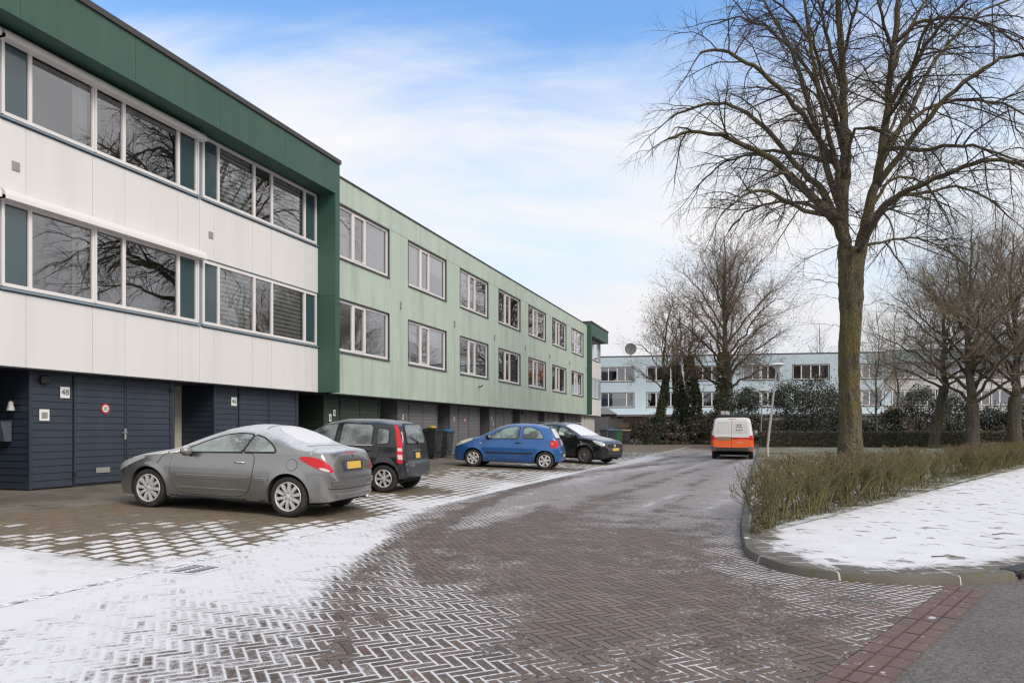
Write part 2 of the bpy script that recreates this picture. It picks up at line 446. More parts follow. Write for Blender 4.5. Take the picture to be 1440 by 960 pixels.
def tiles_mat(name, sx, sy, rot, cbase, cvar, snow_lo=0.45, snow_hi=0.62, jw=0.012, nscale=1.0, jointsnow=0.25, foot=0.15):
    t = NT(name); p = t.pos()
    q = t.map(p, (1, 1, 1), (0, 0, 0), (0, 0, rot)); x, y, z = t.sep(q)
    v = t.m('DIVIDE', x, sx); j = t.m('FLOOR', v); fv = t.m('SUBTRACT', v, j)
    u = t.m('ADD', t.m('DIVIDE', y, sy), t.m('MULTIPLY', t.m('FLOORED_MODULO', j, 2.0), 0.5)); i = t.m('FLOOR', u); fu = t.m('SUBTRACT', u, i)
    du = t.m('MULTIPLY', t.m('MINIMUM', fu, t.m('SUBTRACT', 1.0, fu)), sy); dv = t.m('MULTIPLY', t.m('MINIMUM', fv, t.m('SUBTRACT', 1.0, fv)), sx)
    rnd = t.n('TexWhiteNoise', {'noise_dimensions': '2D'}, Vector=t.comb(i, j, 0.0)).outputs['Value']
    nf = t.m('SUBTRACT', t.noise(p, 26, 5, 0.75), 0.5); ng = t.m('SUBTRACT', t.noise(p, 150, 2, 0.6), 0.5)
    nb = t.m('SUBTRACT', t.noise(t.map(p, (1, 1, 1)), 1.5 * nscale, 5, 0.62), 0.5)
    nm = t.m('SUBTRACT', t.noise(p, 5.5 * nscale, 4, 0.6, 0.4), 0.5)
    d = t.m('ADD', t.m('MINIMUM', du, dv), t.m('MULTIPLY', nf, 0.012))
    J = t.m('SUBTRACT', 1.0, t.ss(d, jw * 0.5, jw))
    c = snow_attr(t)
    s0 = t.m('ADD', t.m('ADD', c, t.m('MULTIPLY', nb, 0.45)), t.m('ADD', t.m('MULTIPLY', nm, 0.75), t.m('MULTIPLY', nf, 0.35)))
    s0 = t.m('ADD', s0, t.m('MULTIPLY', t.m('SUBTRACT', rnd, 0.5), 0.12))
    S = t.ss(t.m('ADD', s0, t.m('MULTIPLY', J, jointsnow)), snow_lo, snow_hi)
    kk = t.m('ADD', t.m('MULTIPLY_ADD', ng, 0.8, 1.0), t.m('MULTIPLY', t.m('SUBTRACT', rnd, 0.5), cvar))
    base = t.mix(1.0, cbase, t.comb(kk, kk, kk), 'MULTIPLY')
    base = t.mix(t.ss(t.noise(p, 3.1, 4), 0.5, 0.72), base, sc3(cbase, 0.6))
    base = t.mix(J, base, (0.04, 0.036, 0.03))
    fo = t.ss(t.noise(t.map(p, (1.0, 1.0, 1.0), (4, 2, 0)), 4.2, 3, 0.55, 0.3), 0.605, 0.655); S = t.m('MULTIPLY', S, t.m('SUBTRACT', 1.0, t.m('MULTIPLY', fo, foot)))
    thin = t.ss(s0, snow_lo, snow_hi + 0.3)
    sp_ = t.m('MULTIPLY', t.ss(t.noise(p, 13, 6, 0.8), 0.67, 0.72), 0.6); S = t.m('MULTIPLY', S, t.m('SUBTRACT', 1.0, sp_))
    col = t.mix(S, base, t.mix(thin, (0.56, 0.55, 0.55), SNOW))
    h = t.m('ADD', t.m('MULTIPLY', nf, 0.4), t.m('SUBTRACT', t.m('MULTIPLY', S, 0.6), t.m('MULTIPLY', J, 0.5)))
    return t.done(t.bsdf(col, t.mixf(S, 0.65, 0.8), h, 0.5, 0.012))

def grass_mat():
    t = NT('winter_grass'); p = t.pos()
    a = t.noise(p, 0.35, 4); b = t.noise(p, 3, 5, 0.7); c = t.noise(p, 45, 4, 0.8); d = t.noise(t.map(p, (0.6, 1, 1)), 1.2, 6, 0.75)
    col = t.mix(t.ss(b, 0.35, 0.65), (0.115, 0.135, 0.04), (0.175, 0.155, 0.06))
    col = t.mix(t.ss(c, 0.3, 0.7), sc3((0.07, 0.075, 0.03), 1), col)
    col = t.mix(t.ss(a, 0.45, 0.7), col, (0.17, 0.125, 0.06))
    sn = t.ss(t.m('ADD', t.m('MULTIPLY', d, 0.6), t.m('MULTIPLY', c, 0.55)), 0.52, 0.68)
    sn = t.m('MULTIPLY', sn, t.m('ADD', 0.08, t.m('MULTIPLY', snow_attr(t), 0.95)))
    col = t.mix(sn, col, (0.78, 0.79, 0.81))
    return t.done(t.bsdf(col, 0.9, t.m('ADD', c, b), 0.8, 0.04))
def asphalt_mat():
    t = NT('asphalt'); p = t.pos()
    g = t.n('TexVoronoi', None, Vector=p, Scale=70.0); gv = t.sep(g.outputs['Color'])[0]
    b = t.noise(p, 1.1, 4); f = t.noise(p, 60, 4, 0.8)
    k = t.m('ADD', t.m('MULTIPLY_ADD', gv, 0.8, 0.3), t.m('MULTIPLY', b, 0.5))
    col = t.mix(1.0, (0.150, 0.134, 0.121), t.comb(k, k, k), 'MULTIPLY')
    col = t.mix(t.ss(f, 0.66, 0.78), col, (0.3, 0.29, 0.28))
    return t.done(t.bsdf(col, 0.75, t.m('ADD', gv, f), 0.9, 0.008))
def wet_concrete_mat():
    t = NT('damp_concrete'); p = t.pos()
    b = t.noise(p, 0.9, 5, 0.6); f = t.noise(p, 40, 4, 0.75); x, y, z = t.sep(p)
    # 30 cm slabs
    gx = t.m('ABSOLUTE', t.m('SUBTRACT', t.m('FRACT', t.m('DIVIDE', x, 0.3)), 0.5)); gy = t.m('ABSOLUTE', t.m('SUBTRACT', t.m('FRACT', t.m('DIVIDE', y, 0.3)), 0.5))
    J = t.ss(t.m('MAXIMUM', gx, gy), 0.475, 0.49)
    col = t.mix(t.ss(b, 0.35, 0.65), (0.125, 0.108, 0.085), (0.20, 0.175, 0.142))
    col = t.mix(t.ss(t.noise(p, 3.3, 5), 0.52, 0.7), col, (0.095, 0.085, 0.05))
    k = t.m('MULTIPLY_ADD', f, 0.6, 0.7); col = t.mix(1.0, col, t.comb(k, k, k), 'MULTIPLY')
    col = t.mix(t.m('MULTIPLY', J, 0.7), col, (0.04, 0.035, 0.025))
    return t.done(t.bsdf(col, 0.6, t.m('SUBTRACT', f, J), 0.4, 0.006))
def soil_mat():
    t = NT('soil_and_leaves'); p = t.pos(); b = t.noise(p, 2, 5, 0.7); f = t.noise(p, 35, 5, 0.8)
    col = t.mix(t.ss(b, 0.4, 0.6), (0.06, 0.045, 0.03), (0.11, 0.08, 0.05))
    col = t.mix(t.ss(f, 0.55, 0.7), col, (0.16, 0.11, 0.07))
    col = t.mix(t.ss(t.m('ADD', f, t.m('MULTIPLY', b, 0.5)), 0.88, 0.95), col, (0.75, 0.76, 0.78))
    return t.done(t.bsdf(col, 0.9, f, 0.9, 0.04))

# outlines (x to the right of the row, y along it)
def P(px, py): return gp(px, py)
def smooth_line(pts, k=6):
    out = []
    for i in range(len(pts) - 1):
        p0, p1, p2, p3 = pts[max(i-1, 0)], pts[i], pts[i+1], pts[min(i+2, len(pts)-1)]
        for q in range(k):
            t = q / k
            out.append(tuple(0.5 * ((2*p1[a]) + (-p0[a]+p2[a])*t + (2*p0[a]-5*p1[a]+4*p2[a]-p3[a])*t*t + (-p0[a]+3*p1[a]-3*p2[a]+p3[a])*t**3) for a in (0, 1)))
    out.append(tuple(pts[-1])); return out
KERB = smooth_line([(-.32, 60), (-.32, 30), (-.32, 16), (-.30, 11), (-.22, 8.8), (-.13, 8.05), (.16, 7.42), (.47, 7.2), (.78, 7.13), (1.36, 7.17), (1.82, 7.4), (2.35, 7.85), (3.1, 9.0), (4.4, 11.8), (9.0, 22.2), (21, 50)], 5)
iB = min(range(len(KERB)), key=lambda i: abs(KERB[i][0] - 1.60) + abs(KERB[i][1] - 7.25))
BAND0 = (KERB[iB][0], KERB[iB][1]); BDIR = Vector((0.39, 0.92)).normalized()
BAND1 = (BAND0[0] - BDIR.x * 14, BAND0[1] - BDIR.y * 14)

road_ctrl = [(0,800,1),(0,860,1),(100,820,.97),(200,830,.95),(300,820,.95),(400,790,.97),(0,900,.9),(100,880,.93),(50,950,.9),(200,900,.86),(300,880,.82),(200,950,.72),(120,930,.85),
 (350,930,.64),(300,940,.69),(400,860,.82),(420,820,.93),(450,900,.70),(480,840,.78),(500,800,.85),(480,770,.98),(540,760,.93),(560,740,.93),(620,715,.93),(700,690,.9),(760,680,.8),
 (500,940,.63),(560,930,.60),(560,880,.65),(600,840,.65),(560,800,.84),(590,775,.78),(600,800,.5),(640,800,.32),(650,880,.54),(620,930,.54),(700,940,.46),(700,880,.42),(700,820,.26),
 (650,765,.15),(700,760,.16),(800,800,.16),(800,870,.12),(900,850,.16),(900,920,.3),(800,940,.3),(1000,940,.36),(1000,880,.3),(1000,830,.2),(1080,850,.3),(1150,850,.36),(1200,845,.38),(1150,900,.26),
 (1250,850,.38),(1100,808,.46),(1200,824,.52),(1350,828,.62),(1280,834,.42),(1060,790,.48),(1130,830,.36),(1240,870,.33),(760,930,.42),(860,950,.4),(960,930,.42),(760,880,.25),(1040,800,.4),(1030,770,.5),(980,770,.28),(900,760,.24),(800,740,.3),(850,700,.42),(900,680,.5),(1000,700,.62),(1020,680,.66),(950,720,.46),(880,720,.38),(750,720,.26),
 (690,712,.5),(780,690,.55),(830,660,.75),(850,650,.88),(900,645,.88),(980,650,.62),(1020,645,.7),(940,636,.62),(1000,628,.25),(900,630,.25),(870,640,.82),(780,670,.88),(1035,720,.5),(1040,700,.6),(720,682,.92),(650,700,.93)]
road_tr = [([P(*q) for q in ((612,815),(596,785),(592,765),(605,745),(650,718),(720,692),(800,671),(900,655),(1000,646))], .22, .08),
           ([P(*q) for q in ((470,930),(485,880),(490,840),(500,815),(540,775),(580,745))], .11, .22),
           ([P(*q) for q in ((540,880),(535,840),(535,815),(560,770),(600,730))], .10, .3),
           ([P(*q) for q in ((560,745),(640,708),(720,686),(830,663),(930,650))], .14, .35),
           ([P(*q) for q in ((640,770),(700,728),(800,692),(900,668),(1005,648),(1012,640))], .18, .25),
           ([P(*q) for q in ((760,740),(850,700),(950,668),(1040,646),(1052,640))], .16, .25),
           ([P(*q) for q in ((930,720),(980,680),(1020,655),(1050,640))], .2, .3),
           ([P(*q) for q in ((850,664),(940,644),(1000,634))], .2, .3)]
for a_, b_ in (((657,741),(722,712)),((704,726),(762,705)),((892,719),(921,705)),((925,708),(965,686)),((813,668),(921,655)),((921,661),(990,640)),((957,662),(1028,640)),((1004,667),(1057,642)),((780,700),(850,678)),((990,722),(1035,690))):
    road_tr.append(([P(*a_), P(*b_)], .17, .74))
road_poly = [(-5.6, -8), (-5.6, 60)][::-1]
road_poly = [(-5.6, 60), (-5.6, -8), BAND1] + [BAND0] + list(reversed([(x, y) for x, y in KERB[:iB]]))
road_poly = [p for p in road_poly]
M_herring = herring_mat()
sheet('road', road_poly, M_herring, snow=field(road_ctrl, road_tr), step=0.5, near=0.085)

park_ctrl = [(200,705,0),(100,740,0),(50,735,.1),(20,768,.42),(60,752,.2),(100,768,.5),(200,765,.56),(150,778,.7),(250,755,.5),(300,748,.48),(400,738,.5),(300,768,.78),(220,780,.85),(480,716,.62),(520,702,.66),(560,697,.72),(600,690,.72),
 (650,681,.72),(560,672,.2),(610,665,.25),(700,665,.55),(740,662,.55),(640,650,.0),(790,656,.5),(690,672,.35),(840,646,.6),(880,640,.4),(700,650,.0),(300,728,.05),(150,722,0),(420,705,0),(520,720,.95),(480,728,.9),(560,708,.9),(620,696,.85),(700,682,.85),(420,745,.9),(780,668,.8),(450,728,.6),(860,632,.1),(900,629,.05),(600,660,.1),(0,730,0),(40,785,.85),(640,672,.55),(350,735,.2),(230,742,.25),(150,748,.2)]
stood = []
for fpx, rpx in (((208.5, 713), (402.5, 727)), ((395, 684), (543, 692.5)), ((665, 656), (765, 660.5)), ((738, 645.5), (832, 652.5))):
    a, c_ = Vector(gps(*fpx)[:2]), Vector(gps(*rpx)[:2]); d_ = (c_ - a).normalized(); n_ = Vector((-d_.y, d_.x)) * .7
    stood.append(([tuple(a - d_*.5 + n_), tuple(c_ + d_*.25 + n_)], .95, -.15))
sheet('parking_pavement', [(-5.6, 5.6), (-5.6, 60), (-10.3, 60), (-10.3, 5.6)], paver_mat(), zf=lambda x, y: slope_z(x) - 0.002, snow=(lambda f_: lambda x, y: f_(x, y) + .2 * max(0, 1 - (-5.6 - x) / .6))(field(park_ctrl, stood)), step=0.5, near=0.12)
M_walk = tiles_mat('snowy_tile', 0.3, 0.3, 0.0, (0.2, 0.18, 0.15), 0.3)
sheet('front_pavement', [(-16, -8), (-5.6, -8), (-5.6, 5.6), (-10.3, 5.6), (-16, 5.6)], M_walk, zf=lambda x, y: slope_z(x) - 0.003,
      snow=lambda x, y: (0.92 if x > -9.5 else 0.75) - 0.38 * max(0, 1 - abs(y - 5.6) / .5) + 0.05 * sin(x * 2.1 + y), step=0.5, near=0.15)
sheet('garage_apron', [(-10.3, 5.6), (-10.3, 60), (-16, 60), (-16, 5.6)], wet_concrete_mat(), zf=lambda x, y: slope_z(x) - 0.004, step=1.0)

def soldier(name, line, w, L, mt, z, rng):
    """a course of single setts laid end to end along a line"""
    m = MB(); acc = []
    for a, b in zip(line[:-1], line[1:]):
        a, b = Vector(a), Vector(b); d = (b - a); n = max(1, round(d.length / L)); d.normalize(); nrm = Vector((-d.y, d.x)); s = (b - a).length / n
        for i in range(n):
            g = 0.006; p = a + d * (i * s + g); q = a + d * ((i + 1) * s - g); o = nrm * (w / 2 - g)
            zz = z + rng.uniform(-.002, .002)
            m.prism([(*(p - o), zz - .05), (*(q - o), zz - .05), (*(q + o), zz - .05), (*(p + o), zz - .05)], (0, 0, .05))
    return m
rng0 = random.Random(5)
M_sett = plain('dark_sett', (0.125, 0.1, 0.09), 0.55, 0.35, 3.0, 0.4, 80)
# gutter course between road and bays, three courses across the road mouth
gut = soldier('gutter', [(-5.62, -6), (-5.62, 60)], 0.1, 0.2, M_sett, 0.003, rng0)
tag(gut.build('gutter', plain('gutter_brick', (0.14, 0.12, 0.105), 0.6, 0.4, 3.0, 0.3, 60, snow=0.48)), kind='structure')
bandm = MB()
for k in range(3):
    o = Vector((BDIR.y, -BDIR.x)) * (0.055 + 0.105 * k)
    a = Vector(BAND0) + o - BDIR * 0.02; b = Vector(BAND1) + o
    mm = soldier('x', [tuple(a), tuple(b)], 0.1, 0.21, M_sett, 0.007, rng0); bandm.add(mm.v, mm.f)
tag(bandm.build('road_edging', plain('edging_brick', (0.15, 0.095, 0.08), 0.55, 0.45, 2.2, 0.4, 80, snow=0.10)), kind='structure')
M_asphalt = asphalt_mat()
asph = [BAND1, (30, -30), (60, 40), (21.2, 50)] + list(reversed(KERB[iB:]))
sheet('asphalt_road', asph, M_asphalt, zf=lambda x, y: -0.001 - 0.004, step=2.0)
# kerb: a real step round the verge
def kerb_mesh():
    m = MB(); n = len(KERB); L = []
    for i, p in enumerate(KERB):
        a, b = Vector(KERB[max(i-1, 0)]), Vector(KERB[min(i+1, n-1)]); d = (b - a).normalized(); L.append(Vector((-d.y, d.x)))
    prof = [(0.0, -0.05), (0.012, 0.062), (0.025, 0.078), (0.11, 0.084), (0.11, -0.05)]
    for i, p in enumerate(KERB):
        for o, z in prof: m.v.append((p[0] + L[i].x * o, p[1] + L[i].y * o, z))
    k = len(prof)
    for i in range(n - 1):
        for j in range(k - 1): m.f.append([i*k+j, (i+1)*k+j, (i+1)*k+j+1, i*k+j+1]); m.m.append(0)
    return m, L
km, KN = kerb_mesh()
def kerb_mat():
    t = NT('kerb_concrete'); p = t.pos(); b = t.noise(p, 2, 4); f = t.noise(p, 70, 4, 0.8); x, y, z = t.sep(p)
    col = t.mix(b, (0.085, 0.076, 0.062), (0.165, 0.148, 0.12)); k = t.m('MULTIPLY_ADD', f, 1.0, 0.5); col = t.mix(1.0, col, t.comb(k, k, k), 'MULTIPLY')
    col = t.mix(t.ss(t.noise(p, 6, 5), 0.55, 0.7), col, (0.10, 0.105, 0.04))
    g = t.m('ABSOLUTE', t.m('SUBTRACT', t.m('FRACT', t.m('ADD', t.m('MULTIPLY', x, 0.85), t.m('MULTIPLY', y, 0.9))), 0.5))
    col = t.mix(t.ss(g, 0.492, 0.496), col, (0.55, 0.55, 0.56))
    nz = t.sep(t.nrm())[2]
    sn = t.m('MULTIPLY', t.ss(t.noise(p, 7, 5, 0.7), 0.6, 0.7), t.ss(nz, 0.6, 0.9))
    col = t.mix(sn, col, (0.75, 0.76, 0.78))
    return t.done(t.bsdf(col, 0.8, f, 0.6, 0.006))
tag(km.build('kerb', kerb_mat(), smooth=True, sharp=40), kind='structure')
inner = [(p[0] + n.x * 0.109, p[1] + n.y * 0.109) for p, n in zip(KERB, KN)]
HL0, HL1 = Vector((-0.05, 9.55)), Vector((8.6, 29.3)); HD = (HL1 - HL0).normalized()       # line of shrubs
iA = min(range(len(inner)), key=lambda i: abs(inner[i][1] - 9.45) + (0 if inner[i][0] < 0.3 else 9))
far = (HL0 + HD * 48)
def walk_snow(x, y):
    d = min((x - a) ** 2 + (y - b) ** 2 for a, b in inner[iA:])
    k = min(1.0, sqrt(d) / 0.55)
    c = 0.26 + 0.58 * min(1, k * k * 1.6) if k < 1 else 0.84
    e = abs((Vector((x, y)) - HL0).cross(HD))
    if e < 0.35: c -= 0.35 * (1 - e / 0.35)
    return c
sheet('footpath', [inner[iA]] + inner[iA+1:] + [(far.x, far.y)], tiles_mat('snowy_slab', 0.45, 0.3, -0.42, (0.155, 0.138, 0.11), 0.4, 0.44, 0.58, 0.014, 1.0, 0.30, 0.75), zf=lambda x, y: 0.079, snow=walk_snow, step=1.0, near=0.16)
def lawn_snow(x, y):
    return max(0.22, 0.98 - 0.036 * max(0, y - 12)) if y < 40 else 0.2
def lawn_z(x, y): return 0.07 + 0.02 * sin(x * 1.7) * sin(y * 1.3) + 0.03 * min(1, max(0, (x + .2)) / 3)
sheet('lawn', inner[:iA+1] + [(HL0.x + .1, HL0.y), (far.x, far.y), (70, 54), (70, 62), (-.2, 62)], grass_mat(), zf=lawn_z, snow=lawn_snow, step=1.2, near=0.2)
M_soil = soil_mat()
sheet('ground', [(-900, -900), (900, -900), (900, 900), (-900, 900)], M_soil, zf=lambda x, y: -0.06, step=300)
sheet('planting_soil', [(-14, 60.2), (70, 61.9), (90, 110), (-40, 110)], M_soil, zf=lambda x, y: 0.10 + 0.25 * min(1, max(0, (y - 61) / 5)), step=2.0)
endk = MB(); endk.bevbox(-16, -.2, 59.95, 60.2, -.05, .12, .02)
tag(endk.build('end_kerb', plain('end_kerb_concrete', (0.2, 0.18, 0.15), 0.8, 0.3, 2, 0.3, 60)), kind='structure')
# ================================================================ house materials
def streaky(name, col, dcol, amt, rough=0.5, var=0.08, low=None, bump=0.0):
    """painted cladding with rain streaks; low = algae towards the lower edge of the boards"""
    t = NT(name); o = t.obj(); x, y, z = t.sep(o)
    st = t.noise(t.map(o, (1, 2.6, 0.22)), 1.0, 5, 0.65); bl = t.noise(o, 0.55, 4); fi = t.noise(o, 30, 3)
    k = t.m('MULTIPLY_ADD', bl, 2 * var, 1 - var); k = t.m('MULTIPLY_ADD', t.m('SUBTRACT', fi, 0.5), 0.08, k)
    c = t.mix(1.0, col, t.comb(k, k, k), 'MULTIPLY')
    f = t.m('MULTIPLY', t.ss(st, 0.46, 0.72), amt)
    c = t.mix(f, c, dcol)
    if low:
        lo = t.m('MULTIPLY', t.ss(z, low[0], low[1]), t.ss(t.noise(t.map(o, (1, 1.6, 0.8)), 1.2, 5, 0.65), 0.35, 0.7))
        c = t.mix(t.m('MULTIPLY', lo, low[3]), c, low[2])
    return t.done(t.bsdf(c, rough, fi, bump, 0.003))
M_green = streaky('pale_green_boards', (0.43, 0.512, 0.435), (0.255, 0.31, 0.25), 0.5, 0.55, 0.09, (3.9, 2.5, (0.35, 0.43, 0.33), 0.5))
M_soot = plain('soot', (0.12, 0.16, 0.12), 0.8, 0.3)
M_white = streaky('white_panel', (0.70, 0.685, 0.67), (0.53, 0.515, 0.50), 0.25, 0.5, 0.05)
M_dkgreen = streaky('dark_green_panel', (0.036, 0.092, 0.068), (0.07, 0.125, 0.10), 0.35, 0.5, 0.12)
M_trim = plain('dark_trim', (0.035, 0.036, 0.04), 0.5, 0.15, 3)
M_roofedge = plain('roof_edge', (0.05, 0.045, 0.045), 0.5, 0.2, 3)
M_frame = plain('window_frame_white', (0.72, 0.69, 0.67), 0.4, 0.06, 2)
M_bluegrey = plain('blue_grey_board', (0.20, 0.255, 0.30), 0.5, 0.1, 2)
M_teal = plain('teal_panel', (0.035, 0.068, 0.08), 0.15, 0.12, 1.0, coat=1.0)
M_sidingblue = streaky('dark_blue_siding', (0.026, 0.036, 0.055), (0.055, 0.07, 0.09), 0.25, 0.5, 0.15)
M_sidinggrey = streaky('grey_siding', (0.150, 0.148, 0.155), (0.10, 0.10, 0.10), 0.35, 0.55, 0.1)
M_sidinggreen = streaky('dark_green_siding', (0.026, 0.042, 0.030), (0.05, 0.07, 0.05), 0.3, 0.5, 0.15)
M_brick = plain('dark_brick', (0.05, 0.045, 0.043), 0.8, 0.4, 8, 0.3, 40)
M_door = plain('dark_door', (0.02, 0.022, 0.025), 0.4, 0.2, 2)
M_beige = plain('beige_paint', (0.50, 0.46, 0.37), 0.5, 0.1, 3)
M_room = plain('room_wall', (0.16, 0.145, 0.13), 0.9, 0.2, 1.0)
M_curtain = plain('curtain_cloth', (0.50, 0.49, 0.47), 0.9, 0.25, 2.0, stretch=(1, 14, 0.3))
M_sheer = plain('sheer_cloth', (0.33, 0.32, 0.31), 0.9, 0.15, 2.0)
M_blind = plain('blind_slat', (0.62, 0.62, 0.61), 0.6, 0.08, 2.0)
M_dkcurtain = plain('brown_curtain', (0.14, 0.10, 0.08), 0.9, 0.3, 2.0, stretch=(1, 14, 0.3))
M_metal = plain('brushed_metal', (0.55, 0.55, 0.54), 0.3, 0.1, 5, metallic=0.9)
M_plate = plain('white_plate', (0.74, 0.74, 0.72), 0.4, 0.05)
M_black = plain('black_plastic', (0.018, 0.018, 0.02), 0.5, 0.2, 8)
M_red = plain('red_print', (0.55, 0.03, 0.05), 0.5, 0.05)
M_gprint = plain('green_print', (0.05, 0.30, 0.15), 0.5, 0.05)
M_orange = plain('orange_poster', (0.95, 0.26, 0.04), 0.55, 0.08)
M_roofgravel = plain('roof_gravel', (0.25, 0.24, 0.23), 0.9, 0.3, 4, snow=0.7)
M_vent = plain('vent_grey', (0.28, 0.27, 0.25), 0.6, 0.2, 8)
M_sill = plain('sill_grey', (0.10, 0.105, 0.105), 0.5, 0.2, 4, snow=0.25)
def glass_mat(name, tint, fac=0.10, wav=0.02):
    t = NT(name); o = t.pos()
    h = t.noise(o, 0.9, 2, 0.4)
    bn = t.n('Bump', None, Strength=0.05, Distance=wav * 4, Height=h)
    fr = t.n('Fresnel', None, IOR=1.5, Normal=bn.outputs[0])
    g = t.n('BsdfGlossy', None, Color=(0.95, 0.97, 1.0, 1), Roughness=0.0, Normal=bn.outputs[0])
    tr = t.n('BsdfTransparent', None, Color=tint + (1,))
    f = t.m('MULTIPLY_ADD', fr.outputs[0], 2.1, fac - 0.04, clamp=True)
    mx = t.n('MixShader', None, i0=f, i1=tr.outputs[0], i2=g.outputs[0])
    return t.done(mx.outputs[0])
M_glass = glass_mat('window_glass', (0.80, 0.83, 0.82), 0.19)

D_GREEN, D_WHITE, D_FASC, D_GAR = 12.33, 12.61, 12.0, 12.95
Z_SOF, Z_ROOFG, Z_ROOFW = H + 1.15, H + 7.79, H + 7.97
UNIT = 4.77

# all house meshes are modelled with the house corner at the origin: +x out to the street, y along the row, z up from the ground
def lap_siding(m, xf, y0, y1, z0, z1, pitch=0.135, t=0.016, mt=0, axis='y', yfix=None):
    """overlapping horizontal boards facing +x (axis y) or facing -y (axis x, yfix gives the plane)"""
    n = max(1, round((z1 - z0) / pitch)); h = (z1 - z0) / n
    for i in range(n):
        a, b = z0 + i * h, z0 + (i + 1) * h
        if axis == 'y':
            m.prism([(xf - .02, y0, a), (xf + t, y0, a + .004), (xf + t, y0, a + .012), (xf + .002, y0, b), (xf - .02, y0, b)], (0, y1 - y0, 0), mt)
        else:
            m.prism([(y0, yfix + .02, a), (y0, yfix - t, a + .004), (y0, yfix - t, a + .012), (y0, yfix - .002, b), (y0, yfix + .02, b)], (y1 - y0, 0, 0), mt)

